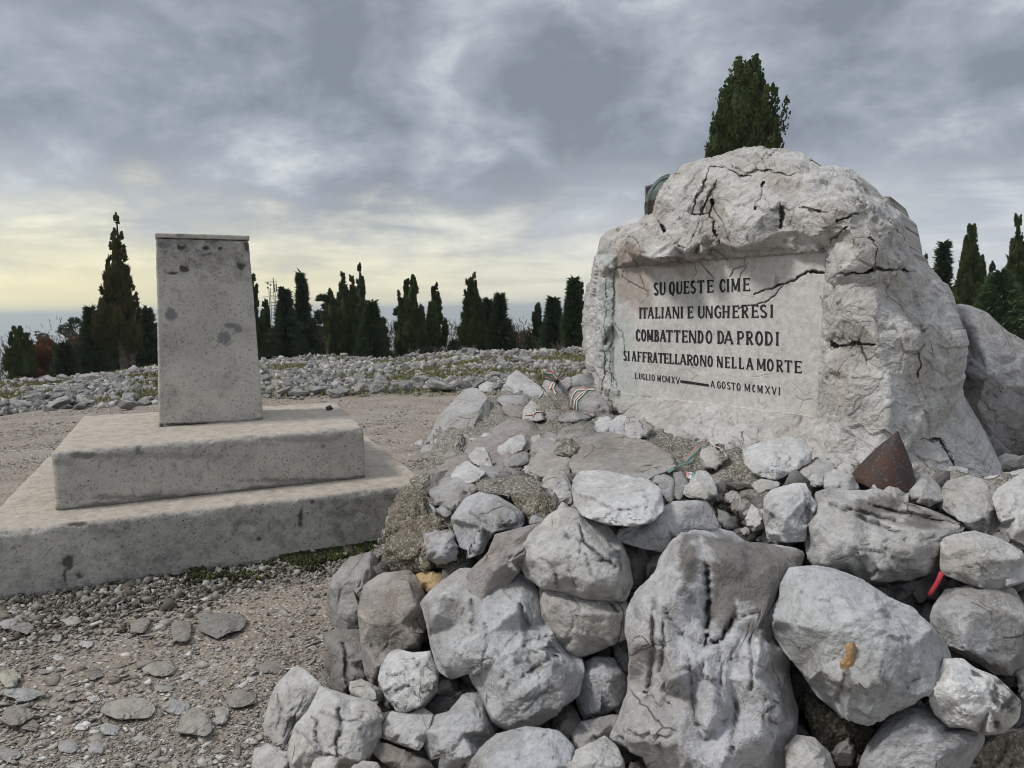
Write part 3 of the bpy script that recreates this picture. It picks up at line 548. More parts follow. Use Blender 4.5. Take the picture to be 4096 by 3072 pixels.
st('large terraced pale rock below the rusty cone', 'A6', [(840, 780), (910, 720), (900, 600), (1000, 555), (1150, 580), (1300, 570), (1420, 640), (1600, 690), (1830, 790), (1800, 860), (1700, 890), (1690, 980), (1640, 1080), (1500, 1130), (1320, 1140), (1230, 1150), (1050, 1060), (940, 1070), (860, 1020), (840, 900)], 'w', layers=3.2, bias=-.08, crackle=.8, rough=1.3, ctrl=[(900,800,.8),(950,700,.5),(1020,630,.4),(1150,680,.55),(1000,800,.7),(1130,800,.95),(1000,900,1.),(1200,950,1.05),(1330,930,1.),(1250,820,.6),(1350,760,.5),(1400,860,.7),(1500,840,.85),(1640,880,.7),(1500,950,.9),(1520,1050,.6),(1300,1060,.7),(1100,1020,.8),(1300,660,.35),(1550,740,.4),(1700,820,.35)], crk=[([(960,650),(1100,720),(1250,780),(1400,840)],3,.03,.25),([(1030,940),(1050,1050)],1.4,.01,.5),([(1340,900),(1330,1000)],1.4,.012,.5),([(1000,895),(1200,960),(1340,955)],2,.015,.2),([(1530,850),(1530,940)],1.2,.01,.4),([(1200,640),(1400,700),(1650,760)],3.5,.035,.35),([(1100,690),(1300,740),(1480,800)],2.6,.03,.3)], stn=[(1300,660,200,60),(1600,760,150,50)])
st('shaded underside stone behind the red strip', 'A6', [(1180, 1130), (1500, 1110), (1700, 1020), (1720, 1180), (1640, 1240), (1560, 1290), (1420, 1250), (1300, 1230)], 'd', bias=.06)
st('angular pale block above the red strip at the right edge', 'A6', [(1700, 870), (1800, 850), (1900, 830), (2060, 880), (2190, 950), (2240, 1060), (2240, 1140), (2100, 1180), (2000, 1195), (1880, 1170), (1760, 1120), (1690, 1090), (1690, 960)], 'w', bias=-.12, cuts=8, lo=.66, ctrl=[(1720,980,.7),(1800,950,.9),(1900,960,1.0),(1950,985,1.05),(2100,1010,.9),(2190,1000,.7),(1940,1010,1.),(1920,1150,.5),(2100,1120,.45),(1780,1080,.6),(1850,860,.15),(2000,890,.3)])
st('rounded pale rock with brown wrinkles at upper right of the pile', 'A6', [(1680, 620), (1720, 520), (1860, 480), (2000, 520), (2080, 620), (2060, 760), (2120, 850), (2120, 900), (1960, 855), (1860, 820), (1740, 720), (1680, 670)], 'w', bias=-.02, layers=1.4)
st('cleft pale rock cut off by the right edge of the view', 'A6', [(2015, 620), (2050, 560), (2160, 490), (2212, 460), (2300, 460), (2300, 960), (2170, 930), (2110, 850), (2050, 740)], 'w', bias=-.1, layers=1.5)
st('flat white slab at the right edge beside the monument foot', 'A6', [(1920, 505), (2000, 480), (2130, 468), (2150, 520), (2060, 560), (1980, 545)], (0.533, 0.533, 0.533), bias=.25, thick=.5)
st('white stone on the right edge above the flat white slab', 'A6', [(2115, 460), (2180, 440), (2260, 430), (2260, 520), (2150, 540)], (0.516, 0.516, 0.516), bias=.1)
st('big grey stone with brown blotches at the right edge', 'A7', [(1750, 420), (1810, 340), (1930, 320), (2050, 330), (2150, 330), (2212, 420), (2260, 500), (2260, 700), (2180, 780), (2060, 770), (1950, 700), (1820, 640), (1740, 560), (1730, 480)], (.36, .36, .36), bias=-.05)
st('bright white stone with black lichen patches near the lower right corner', 'A7', [(1800, 700), (1900, 700), (1960, 750), (2060, 790), (2130, 850), (2190, 920), (2180, 1010), (2100, 1080), (2020, 1090), (1900, 1050), (1830, 1050), (1750, 980), (1720, 900), (1760, 830), (1780, 760)], 'W', bias=-.2, rough=1.2, dark=[(1965, 775, 50, 22), (2060, 870, 30, 40), (2140, 920, 45, 60), (2075, 930, 18, 18), (2070, 1035, 28, 22), (2110, 810, 40, 25)])
st('wide grey rock rising from the bottom edge under the white lichen stone', 'A7', [(1340, 1300), (1400, 1150), (1500, 1020), (1600, 940), (1730, 950), (1760, 1000), (1850, 1050), (2000, 1080), (1990, 1150), (1920, 1260), (1900, 1400), (1320, 1400)], (0.353, 0.353, 0.361), bias=-.1, layers=1.0)
st('pale stone sliver at the right edge beside the white lichen stone', 'A7', [(2170, 770), (2240, 740), (2260, 940), (2190, 900)], 'w')
mo('gritty brown mortar in the lower right corner', 'A7', [(1930, 1170), (2100, 1090), (2260, 1050), (2260, 1400), (1880, 1400)], bias=.0)
st('pale rock with a jagged top at the bottom edge beside the fluted rock', 'A7', [(970, 1160), (1030, 1095), (1120, 1110), (1200, 1190), (1225, 1265), (1230, 1420), (980, 1420)], 'w', bias=-.14)
st('small triangular stone in the dark gritty hollow under the lichen boulder', 'A7', [(1230, 1150), (1300, 1110), (1335, 1180), (1310, 1250), (1250, 1250), (1215, 1190)], 'g', bias=-.02)
mo('dark gritty mortar hollow under the lichen boulder', 'A7', [(1060, 860), (1180, 940), (1300, 1010), (1430, 1060), (1370, 1200), (1290, 1300), (1180, 1250), (1080, 1010)], bias=.08)
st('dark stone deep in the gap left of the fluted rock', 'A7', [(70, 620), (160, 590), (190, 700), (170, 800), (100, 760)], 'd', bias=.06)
st('grey stone behind the heart shaped one', 'A7', [(100, 110), (220, 100), (270, 200), (230, 300), (170, 350), (120, 220)], 'g', bias=.05)
st('small rounded stone left of the fluted rock top', 'A7', [(245, 210), (300, 160), (340, 180), (310, 260), (260, 270)], 'g', bias=.02)
# ---- middle band
st('flat topped pale block lying across the pile crest, darker on its front edge', 'A5', [(1260, 900), (1300, 850), (1450, 840), (1560, 870), (1730, 900), (1800, 960), (1820, 1090), (1740, 1170), (1620, 1190), (1480, 1180), (1320, 1130), (1270, 1060), (1250, 960)], (0.464, 0.464, 0.464), bias=-.18, layers=1.4, thick=.8, tilt=1., ctrl=[(1290,985,.75),(1400,1010,1),(1550,1035,1.05),(1680,1000,1.),(1790,1000,.75),(1400,1140,.7),(1620,1165,.6),(1740,1130,.5),(1350,900,.25),(1600,900,.3)], crk=[([(1265,985),(1340,1020),(1430,1050),(1500,1085),(1600,1090),(1720,1060)],2,.02,.4),([(1700,960),(1725,1060)],1.4,.012,.3)])
st('wedge shaped pale stone under the flat topped block', 'A5', [(1510, 1240), (1600, 1200), (1740, 1165), (1830, 1080), (1880, 1040), (2090, 1030), (2130, 1100), (2180, 1230), (2050, 1240), (1960, 1270), (1900, 1330), (1820, 1355), (1700, 1330), (1560, 1290)], (0.447, 0.447, 0.456), bias=-.1, crackle=.5)
st('pale angular stone with a striped ribbon end behind it', 'A5', [(1940, 980), (2000, 900), (2050, 840), (2110, 860), (2150, 920), (2160, 1000), (2110, 1025), (1980, 1010)], 'w', bias=-.1)
st('grey sharp ridged stone right behind the flat topped block', 'A5', [(1680, 880), (1750, 830), (1830, 850), (1890, 900), (1900, 1000), (1860, 1050), (1790, 950), (1720, 920)], 'g', bias=-.05)
st('thin upright stone between the ridged stone and the ribbon end', 'A5', [(1890, 860), (1940, 860), (1980, 920), (1950, 980), (1930, 1020), (1900, 1000)], 'g', bias=-.06)
ribst = st('round fist sized stone with a faded ribbon tied over it, below the ledge', 'B5', [(1110, 640), (1160, 540), (1350, 490), (1530, 510), (1690, 640), (1690, 740), (1570, 860), (1480, 960), (1220, 960), (1130, 850)], (.38, .37, .35), bias=-.1)
mo('grey capped mortar clump shaped like a mushroom', 'A5', [(640, 930), (660, 890), (800, 890), (960, 870), (1050, 890), (1065, 960), (980, 1010), (820, 1000), (660, 970)], bias=-.04, mat=M_GRIT)
mo('brown mortar stem under the mushroom shaped clump', 'A5', [(850, 990), (980, 990), (1050, 950), (1130, 1050), (1130, 1140), (1000, 1160), (920, 1110)], bias=.0)
st('broad smooth brown slab bedded flat before the inscription', 'A5', [(1290, 700), (1330, 640), (1400, 605), (1500, 600), (1600, 630), (1720, 655), (1790, 700), (1850, 725), (1920, 800), (1850, 840), (1700, 900), (1560, 890), (1450, 880), (1380, 900), (1260, 860), (1230, 790)], (.31, .295, .275), bias=.0, tilt=1., cuts=2, thick=.4, p=2.6, rough=1.3, layers=1.)
st('brown slab left of the broad one, cracked along its upper edge', 'A5', [(950, 770), (1010, 700), (1110, 690), (1200, 640), (1290, 650), (1300, 720), (1240, 800), (1220, 880), (1130, 850), (1060, 880), (990, 850)], (.33, .31, .285), bias=-.01, tilt=1., cuts=2, thick=.5, rough=1.3)
st('white tipped stone at the left brink of the pile', 'A5', [(470, 890), (510, 830), (580, 780), (640, 820), (690, 850), (650, 905), (600, 925), (480, 920)], (0.499, 0.499, 0.490), bias=-.12)
st('grey stone under the white tipped one', 'A5', [(350, 950), (390, 880), (470, 850), (560, 880), (640, 920), (650, 980), (560, 1040), (490, 1110), (400, 1060), (350, 1000)], 'g', bias=-.03)
st('pointed pale stone above the white tipped one', 'A5', [(590, 750), (640, 700), (690, 695), (720, 750), (745, 825), (700, 840), (620, 790)], 'w', bias=-.06)
st('oval pale stone lying on the brown bedrock', 'A5', [(770, 710), (850, 640), (930, 610), (955, 660), (930, 710), (850, 755), (790, 745)], (0.473, 0.473, 0.456), bias=-.1, thick=.6)
st('lilac grey stone below the oval pale stone', 'A5', [(740, 810), (830, 760), (960, 710), (970, 790), (880, 830), (790, 850)], 'g', bias=-.02)
st('dark curved stone beside the mushroom shaped clump', 'A5', [(630, 900), (700, 840), (800, 815), (900, 845), (975, 860), (900, 895), (700, 900)], (.28, .28, .275), bias=-.01)
st('white pitted stone between the brown slab and the flat topped block', 'A5', [(1060, 900), (1100, 840), (1200, 850), (1250, 960), (1240, 1050), (1160, 1040), (1080, 980)], 'w', bias=-.06, rough=1.5, crackle=1.6)
st('small white stone by the crusty clump', 'A5', [(985, 635), (1040, 610), (1060, 650), (1005, 685)], 'w', bias=-.04)
st('brown bedrock hump at the back left of the pile', 'A5', [(550, 740), (620, 650), (740, 580), (860, 510), (1000, 530), (1045, 600), (980, 700), (850, 780), (700, 820), (600, 780)], (.27, .25, .235), bias=.04, tilt=1., cuts=3)
st('brown stone at the left brink behind the white tipped one', 'A5', [(390, 860), (400, 800), (540, 740), (620, 750), (600, 820), (480, 870)], 'b', bias=.02)
st('dull grey stone right of the small white stone', 'A5', [(960, 700), (1050, 635), (1150, 655), (1160, 730), (1010, 750)], 'g', bias=.0)
mo('pale crusty clump standing on the brown slab', 'A5', [(1140, 710), (1180, 650), (1240, 635), (1295, 690), (1290, 745), (1200, 750), (1150, 740)], bias=-.12, mat=M_GRIT, rough=3.2)
st('brown rounded slab behind the crusty clump', 'A5', [(1130, 620), (1200, 570), (1340, 545), (1410, 570), (1410, 620), (1300, 660), (1160, 650)], (.31, .295, .275), bias=.03, tilt=1., cuts=2)
st('white stone leftmost of the three at the foot of the ledge', 'A5', [(1375, 580), (1420, 510), (1480, 505), (1510, 560), (1450, 605)], (0.482, 0.482, 0.490), bias=-.08)
st('white stone in the middle of the three at the foot of the ledge', 'A5', [(1490, 530), (1550, 490), (1590, 500), (1600, 620), (1540, 640), (1480, 600)], (0.464, 0.464, 0.473), bias=-.1)
st('white split stone rightmost of the three at the foot of the ledge', 'A5', [(1580, 520), (1640, 510), (1745, 560), (1730, 610), (1650, 655), (1590, 640)], (0.464, 0.464, 0.464), bias=-.1)
st('big rounded grey rock at the far left end of the platform', 'A5', [(320, 680), (400, 500), (500, 400), (560, 330), (640, 325), (700, 370), (725, 430), (710, 500), (640, 600), (560, 620), (480, 620), (400, 640), (350, 700)], (.38, .375, .365), bias=-.02, tilt=.6, crackle=1.2)
st('big angular pale rock beside the ribbon tied stones at the back', 'B2', [(460, 520), (490, 400), (600, 310), (700, 350), (900, 500), (1030, 580), (960, 700), (870, 770), (790, 720), (600, 650), (460, 600)], (0.387, 0.387, 0.387), bias=.0, cuts=8, lo=.66)
rb1 = st('stone wrapped with a bow of striped ribbon, furthest of the tied stones', 'B2', [(1000, 520), (1020, 460), (1100, 450), (1250, 440), (1380, 390), (1425, 440), (1420, 540), (1330, 630), (1200, 680), (1110, 650), (1060, 590)], (0.344, 0.340, 0.344), bias=.05, crackle=.5)
rb2 = st('large cracked stone wrapped in striped ribbon at the corner of the monument', 'B2', [(1400, 600), (1420, 560), (1640, 560), (1760, 570), (1860, 680), (1950, 790), (1980, 920), (1880, 990), (1620, 960), (1500, 910), (1420, 830), (1400, 720)], (0.387, 0.378, 0.378), bias=-.15)
rb3 = st('small pointed stone bound with a thin striped ribbon', 'B2', [(700, 1020), (720, 880), (780, 800), (830, 745), (900, 800), (1010, 900), (1000, 960), (1050, 1020), (900, 1045), (800, 1035)], 'w', bias=-.12)
st('flat grey block in front of the big angular rock', 'B2', [(360, 700), (420, 665), (740, 665), (795, 740), (765, 840), (600, 840), (430, 840), (370, 780)], (0.361, 0.361, 0.370), bias=-.05)
st('brown faceted stone under the flat grey block', 'B2', [(380, 850), (600, 830), (745, 850), (725, 970), (680, 1030), (560, 1005), (420, 910)], (.28, .26, .24), bias=-.04)
st('pale stone under the large ribbon wrapped one', 'B2', [(1230, 1000), (1340, 920), (1500, 900), (1690, 960), (1710, 1040), (1500, 1060), (1280, 1050)], 'g', bias=-.05)
st('weathered grey rock between the two larger ribbon wrapped stones', 'B2', [(1380, 440), (1500, 370), (1650, 350), (1750, 560), (1430, 600), (1120, 780), (1140, 700), (1330, 600)], (.36, .355, .35), bias=.15)
# ---- mortar at the left flank
mo('thick brown mortar mass at the left flank against the concrete step', 'A5', [(60, 1370), (100, 1100), (140, 1000), (220, 930), (320, 980), (340, 1060), (480, 1130), (520, 1300), (600, 1380), (520, 1500), (240, 1490), (120, 1490)], bias=.05, sub=6, rough=2.4)
mo('brown mortar lump at the brink beside the path', 'A5', [(330, 760), (400, 640), (560, 610), (560, 740), (420, 800), (380, 870), (330, 850)], bias=.06, sub=5, mat=M_GRIT, rough=2.5)
mo('small mortar knob touching the corner of the lower step', 'A5', [(220, 900), (300, 840), (350, 880), (320, 960), (240, 960)], bias=.06, mat=M_GRIT, rough=2.5)
st('square grey stone set in the brown mortar', 'A5', [(305, 1240), (480, 1222), (510, 1300), (520, 1360), (490, 1410), (400, 1435), (340, 1400), (315, 1330)], (0.378, 0.378, 0.387), bias=-.06, crackle=.2)
st('tiny pale stone left of the square one in the mortar', 'A5', [(275, 1400), (290, 1350), (325, 1330), (330, 1400), (290, 1435)], 'w', bias=-.06)
st('little upright white stone in the mortar above the square one', 'A5', [(320, 1100), (335, 1040), (380, 1090), (375, 1150), (330, 1155)], 'w', bias=-.05)
st('little grey stone under the brink in the mortar', 'A5', [(380, 1090), (430, 1065), (490, 1120), (440, 1140)], 'g', bias=-.05)
st('small pale stone on top of the brown stone behind the heart shaped one', 'A5', [(970, 1170), (1000, 1125), (1070, 1150), (1050, 1190)], 'g', bias=-.03)
st('pale pointed stone behind the flat topped block', 'A5', [(1120, 1150), (1180, 1040), (1240, 1070), (1210, 1120), (1140, 1170)], 'w', bias=-.01)
st('light grey flake on the mortar lump near the path', 'A5', [(445, 660), (480, 630), (540, 640), (520, 665), (460, 675)], 'w', bias=-.02)
# ---- upper right
st('large pale block at the centre foot of the monument', 'A6', [(440, 310), (520, 280), (700, 235), (800, 240), (870, 310), (860, 390), (780, 440), (650, 505), (520, 475), (450, 400)], (0.482, 0.482, 0.482), bias=-.12, cuts=8, crackle=.4, ctrl=[(520,330,.6),(640,330,.95),(640,440,1.),(790,300,.7),(800,380,.7),(700,280,.35),(560,420,.7),(470,350,.5)])
st('upright pale block with a chipped grey face below the rust strip', 'A6', [(570, 620), (620, 570), (760, 530), (830, 530), (870, 620), (900, 660), (880, 740), (840, 800), (830, 890), (700, 895), (590, 875), (570, 750)], (.5, .5, .5), bias=-.1, ctrl=[(640,640,1.),(760,600,.95),(820,640,.9),(700,760,1.05),(680,850,.5),(780,800,.6),(600,700,.8),(640,720,.7),(850,680,.4),(650,590,.4)], crk=[([(605,720),(680,775)],1.6,.012,.4),([(835,600),(830,700),(790,760)],1.8,.015,.4)], stn=[(850,700,25,80)])
st('small white stone lying on the rust strip', 'A6', [(490, 545), (540, 503), (680, 520), (655, 560), (540, 585)], 'w', bias=-.14)
st('flat pale stone right of the large block at the monument foot', 'A6', [(700, 510), (860, 400), (900, 380), (1000, 400), (1020, 460), (960, 545), (850, 550), (760, 540)], 'w', bias=-.02)
st('knobbly pale stone left of the rusty cone', 'A6', [(955, 470), (1020, 438), (1130, 480), (1175, 560), (1060, 600), (950, 560)], 'w', bias=-.1)
st('long flat stone under the monument edge', 'A6', [(870, 370), (1000, 335), (1200, 358), (1180, 400), (1020, 435), (930, 400)], 'w', bias=.0)
st('small angular stone touching the left side of the rusty cone', 'A6', [(1020, 430), (1130, 376), (1180, 400), (1130, 470), (1060, 470)], 'w', bias=-.08)
st('pale stone in front of the rusty cone base', 'A6', [(1230, 570), (1270, 528), (1400, 525), (1485, 590), (1475, 650), (1400, 660), (1320, 620)], 'w', bias=-.12)
st('pale block right of the rusty cone base', 'A6', [(1470, 550), (1560, 458), (1620, 480), (1685, 560), (1700, 630), (1610, 670), (1490, 640)], 'w', bias=-.08)
st('small white stone behind the pale blocks at the monument foot', 'A6', [(1700, 480), (1740, 425), (1855, 430), (1860, 485), (1760, 510)], 'w', bias=.06)
st('triangular pale stone stuck in the gritty bank', 'A6', [(455, 740), (490, 655), (560, 720), (580, 810), (500, 830), (460, 790)], 'w', bias=-.04)
st('dark sliver of stone beside the triangular one', 'A6', [(280, 700), (340, 720), (390, 800), (330, 815), (285, 770)], 'd', bias=.0)
# ---- boulder behind right and its neighbours
place('boulder', 'big smooth grey boulder leaning behind the right side of the monument', 'boulder', 'B3', [(330, 690), (350, 640), (400, 615), (460, 630), (600, 690), (720, 800), (823, 860), (950, 940), (1000, 1600), (850, 1620), (700, 1590), (560, 1500), (500, 1400), (485, 1300), (380, 1180), (395, 1050), (395, 900), (365, 780)], (.36, .36, .37), depth=4.0, sub=6, thick=.8, cuts=4, rough=.9, layers=.7, crackle=.5)
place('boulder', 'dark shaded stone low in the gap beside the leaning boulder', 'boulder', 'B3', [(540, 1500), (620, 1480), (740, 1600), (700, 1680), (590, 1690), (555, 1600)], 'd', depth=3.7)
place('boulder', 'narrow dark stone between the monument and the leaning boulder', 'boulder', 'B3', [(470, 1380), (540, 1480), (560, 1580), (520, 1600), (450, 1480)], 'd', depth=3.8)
place('boulder', 'rough stone carrying the far side of the leaning boulder', 'boulder', 'B3', [(880, 1450), (1050, 1400), (1250, 1500), (1400, 1700), (1350, 2100), (900, 2100), (860, 1800)], 'g', depth=4.1)
place('boulder', 'pale stone at the foot of the leaning boulder', 'boulder', 'B3', [(600, 1660), (700, 1600), (850, 1630), (900, 1720), (640, 1720)], 'g', depth=3.5)
place('boulder', 'tall flat grey stone behind the tied stones at the left foot of the monument', 'boulder', 'B2', [(1420, 470), (1500, 380), (1700, 340), (1900, 640), (2100, 900), (2120, 1000), (1900, 1010), (1500, 700)], (.33, .33, .33), depth=5.15)
rr = np.random.RandomState(17); nsm = 0
while nsm < 165:
    px = rr.uniform(415, 800); py = rr.uniform(385, 545)
    if px < 470 and py < 470-(px-415)*.9+20 and py < 440: continue
    if px > 620 and py < 470: continue
    if px > 650 and py < 485: continue
    if px < 500 and py > 520 and px < 380: continue
    w = rr.uniform(5, 15)*(.75 if py < 420 else 1.); an = np.linspace(0, 2*np.pi, 7, endpoint=False)+rr.uniform(-.3, .3, 7); ra = rr.uniform(.7, 1.1, 7)
    pts = [((px+math.cos(t)*w*q)*4, (py+math.sin(t)*w*.72*q)*4) for t, q in zip(an, ra)]
    place('small_pile_stone', 'small angular %s stone wedged between larger stones on the %s of the pile' % (['pale', 'grey', 'brown', 'grey', 'brown'][nsm % 5], 'left slope' if px < 520 else 'middle slope' if px < 640 else 'upper right slope'), 'stone', 'FULL', pts, ['w', 'g', 'b', 'g', 'b'][nsm % 5], group='small stones wedged into the pile', bias=.045, sub=4); nsm += 1
# filler stones deep in the gaps
HL = [hull(s_, 10, (1, .85, .7)) for s_ in range(12)]
rr = np.random.RandomState(5); Vs, Ts, n0 = [], [], 0; base, bt = ICO[2]
for k in range(1500):
    px = rr.uniform(275, 1060); py = rr.uniform(482, 800)
    if k >= 1400: px = rr.uniform(1045, 1235); py = rr.uniform(485, 860)
    if px < 420 and py < 520+ (420-px)*.9: continue
    if py > 520 and px < 330+(py<650)*40: continue
    dpt = float(pdepth(px, py))+rr.uniform(.05, .15)*(.35 if py < 490 else 1); s = rr.uniform(.02, .075) if k < 1400 else rr.uniform(.06, .14)
    hv, ht = HL[k % 12]; qm = rr.normal(size=(3, 3)); A, _ = np.linalg.qr(qm); v = hv*1.25
    Vs.append(v@A*s+aty(px, py, dpt)); Ts.append((ht if np.linalg.det(A) > 0 else ht[:, ::-1])+n0); n0 += len(hv)
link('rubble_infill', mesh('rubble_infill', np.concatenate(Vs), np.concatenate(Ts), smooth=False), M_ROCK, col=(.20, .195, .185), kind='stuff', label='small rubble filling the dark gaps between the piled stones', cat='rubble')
ribbons_pending = True
# ------------------------------------------------------------------ the monument: one carved boulder
PC = cv('G1', [(150, 265), (2005, 125), (1915, 1595), (122, 1345)])
r4 = [rays(*p) for p in cv('FULL', [(2468, 1070), (3306, 1006), (3266, 1671), (2452, 1564)])]
sc_ = np.linalg.solve(np.array([r4[1], -r4[2], r4[3]]).T, r4[0])
K0 = 4.9/r4[0][1]; TL = CAMP+r4[0]*K0; TR = CAMP+r4[1]*sc_[0]*K0
PU = (TR-TL); PU[2] = 0; PW = np.linalg.norm(PU); PU /= PW; PN = np.array([PU[1], -PU[0], 0.]); PN = PN if PN@(-TL) > 0 else -PN
def onplane(px, py, w):
    d = rays(np.asarray(px, float)/4, np.asarray(py, float)/4); t = (((TL-CAMP)@PN)+np.asarray(w, float))/(d@PN); return CAMP+d*t[..., None]
OUT = [(2390, 1640, 0), (2360, 1560, -.05), (2337, 1463, -.12), (2324, 1296, -.2), (2335, 1200, -.2), (2352, 1130, -.2), (2380, 1020, -.2), (2405, 945, -.2), (2430, 925, -.2), (2463, 911, -.18), (2555, 885, -.15), (2590, 858, -.1), (2608, 855, -.05), (2622, 800, .0),
       (2636, 765, 0), (2655, 735, 0), (2685, 694, -.05), (2741, 657, -.12), (2790, 643, -.15), (2833, 630, -.2), (2900, 612, -.25), (2940, 596, -.3), (2990, 582, -.4), (3060, 583, -.45), (3150, 595, -.5), (3222, 615, -.5), (3262, 650, -.5), (3276, 668, -.45), (3340, 668, -.45), (3389, 676, -.45), (3430, 695, -.45), (3463, 735, -.45),
       (3480, 765, -.45), (3530, 785, -.45), (3562, 782, -.45), (3572, 810, -.5), (3602, 852, -.5), (3625, 905, -.55), (3629, 975, -.55), (3657, 1009, -.55), (3690, 1060, -.55), (3722, 1111, -.55), (3750, 1120, -.55), (3777, 1185, -.55), (3792, 1250, -.5), (3815, 1300, -.45), (3838, 1370, -.42), (3833, 1430, -.4), (3828, 1540, -.38),
       (3815, 1575, -.36), (3822, 1630, -.36), (3852, 1700, -.36), (3885, 1760, -.36), (3915, 1830, -.36), (3950, 1880, -.36), (3985, 1940, -.36), (4000, 2010, -.3), (3850, 2080, .0), (3600, 2090, .25), (3300, 2040, .35), (3148, 1960, .35), (2963, 1900, .3), (2778, 1820, .28), (2592, 1760, .26), (2480, 1720, .1)]
INN = [(2427, 1060, .05), (2420, 1300, .05), (2415, 1540, .05), (2380, 1250, -.04), (2365, 1450, .0), (2445, 960, -.02), (2500, 950, -.01), (2470, 1010, .02), (2400, 1100, -.05), (2400, 1400, .0),
       (2452, 1075, .055), (2446, 1300, .055), (2440, 1550, .055), (2458, 1075, .0), (2452, 1300, .0), (2446, 1545, .0),
       (2554, 1022, .22), (2548, 1038, .06), (2600, 1032, .25), (2600, 1046, .07), (2652, 1032, .26), (2652, 1046, .07), (2750, 1010, .22), (2752, 1024, .07), (2527, 940, .12), (2512, 965, .03), (2530, 1000, .12), (2516, 1010, .03), (2600, 940, .24), (2650, 900, .19), (2700, 980, .24), (2590, 890, .08),
       (2700, 750, .10), (2720, 850, .18), (2760, 930, .22), (2800, 800, .15), (2850, 700, 0), (2740, 700, .0), (2640, 850, .1), (2660, 800, .08), (2800, 970, .22), (2805, 1010, .16), (2830, 930, .15), (2840, 990, .12), (2850, 850, .06),
       (2880, 978, .22), (2880, 992, .08), (2950, 988, .27), (2950, 1003, .08), (3042, 972, .25), (3044, 987, .08), (3110, 925, .16), (3112, 940, .08), (2880, 900, .23), (2930, 870, .27), (3000, 910, .30), (3060, 850, .25), (2950, 780, .13), (2980, 735, .0), (3060, 790, .14), (3010, 745, .02), (2870, 790, .12), (2900, 730, .02),
       (3130, 800, .10), (3135, 880, .12), (3180, 926, .18), (3180, 941, .08), (3260, 948, .21), (3262, 963, .08), (3340, 935, .2), (3342, 950, .1), (3180, 860, .22), (3250, 830, .2), (3350, 830, .14), (3400, 850, .12), (3300, 900, .24), (3430, 790, -.08), (3500, 830, -.14), (3150, 760, -.02), (3230, 770, .1), (3420, 880, .1), (3550, 860, -.28), (3590, 930, -.4),
       (2963, 650, -.2), (3050, 625, -.3), (3100, 645, -.25), (3200, 670, -.25), (3050, 695, -.08), (3200, 720, .0), (3350, 715, -.18), (2850, 660, -.1), (3290, 700, -.12), (3420, 740, -.2), (2930, 690, -.05), (3120, 700, -.05),
       (3345, 960, .06), (3400, 920, .14), (3350, 1010, .15), (3370, 1080, .2), (3450, 1000, .18), (3500, 1060, .14), (3520, 1000, .08), (3600, 1050, -.12), (3560, 920, -.15), (3480, 900, .02), (3640, 1090, -.3), (3490, 940, .07), (3680, 1100, -.42), (3560, 1075, .0),
       (3345, 1140, .08), (3340, 1300, .13), (3420, 1130, .14), (3400, 1250, .22), (3500, 1150, .1), (3500, 1350, .21), (3600, 1250, .0), (3700, 1300, -.2), (3650, 1150, -.2), (3750, 1250, -.38), (3700, 1180, -.4), (3330, 1390, .08), (3400, 1400, .14), (3310, 1470, .15), (3400, 1500, .26), (3550, 1500, .18), (3680, 1420, .0), (3690, 1550, -.02), (3780, 1450, -.28), (3660, 1350, .02),
       (3310, 1680, .17), (3400, 1700, .3), (3550, 1700, .25), (3700, 1650, .02), (3770, 1700, -.22), (3320, 1850, .32), (3450, 1870, .38), (3600, 1870, .26), (3760, 1850, .0), (3860, 1870, -.2), (3700, 1960, .15), (3850, 1980, -.05), (3480, 1970, .38),
       (2500, 1625, .07), (2700, 1640, .08), (2950, 1668, .09), (3250, 1705, .09), (2480, 1660, .1), (2600, 1690, .2), (2750, 1710, .24), (2950, 1740, .27), (3150, 1775, .29), (3250, 1765, .2), (2700, 1760, .27), (2850, 1810, .31), (3050, 1850, .35), (3150, 1890, .36), (2440, 1600, .06), (3275, 1800, .24),
       (2784, 1004, .08), (3322, 959, .08), (2500, 1050, .05), (2468, 1070, 0), (2600, 1061, 0), (2880, 1040, 0), (3100, 1022, 0), (3306, 1006, 0), (3300, 1120, 0), (3286, 1340, 0), (3274, 1540, 0), (3266, 1671, 0), (3100, 1650, 0), (2880, 1622, 0), (2700, 1600, 0), (2495, 1583, 0), (2456, 1540, 0), (2700, 1300, 0), (3000, 1300, 0),
       (3318, 1010, .06), (3312, 1120, .06), (3298, 1340, .06), (3286, 1540, .06), (3279, 1660, .06)]
PANEL = np.array([(2462, 1070), (2600, 1060), (2880, 1039), (3306, 1006), (3266, 1671), (2880, 1622), (2640, 1592), (2495, 1575), (2452, 1530)], float)
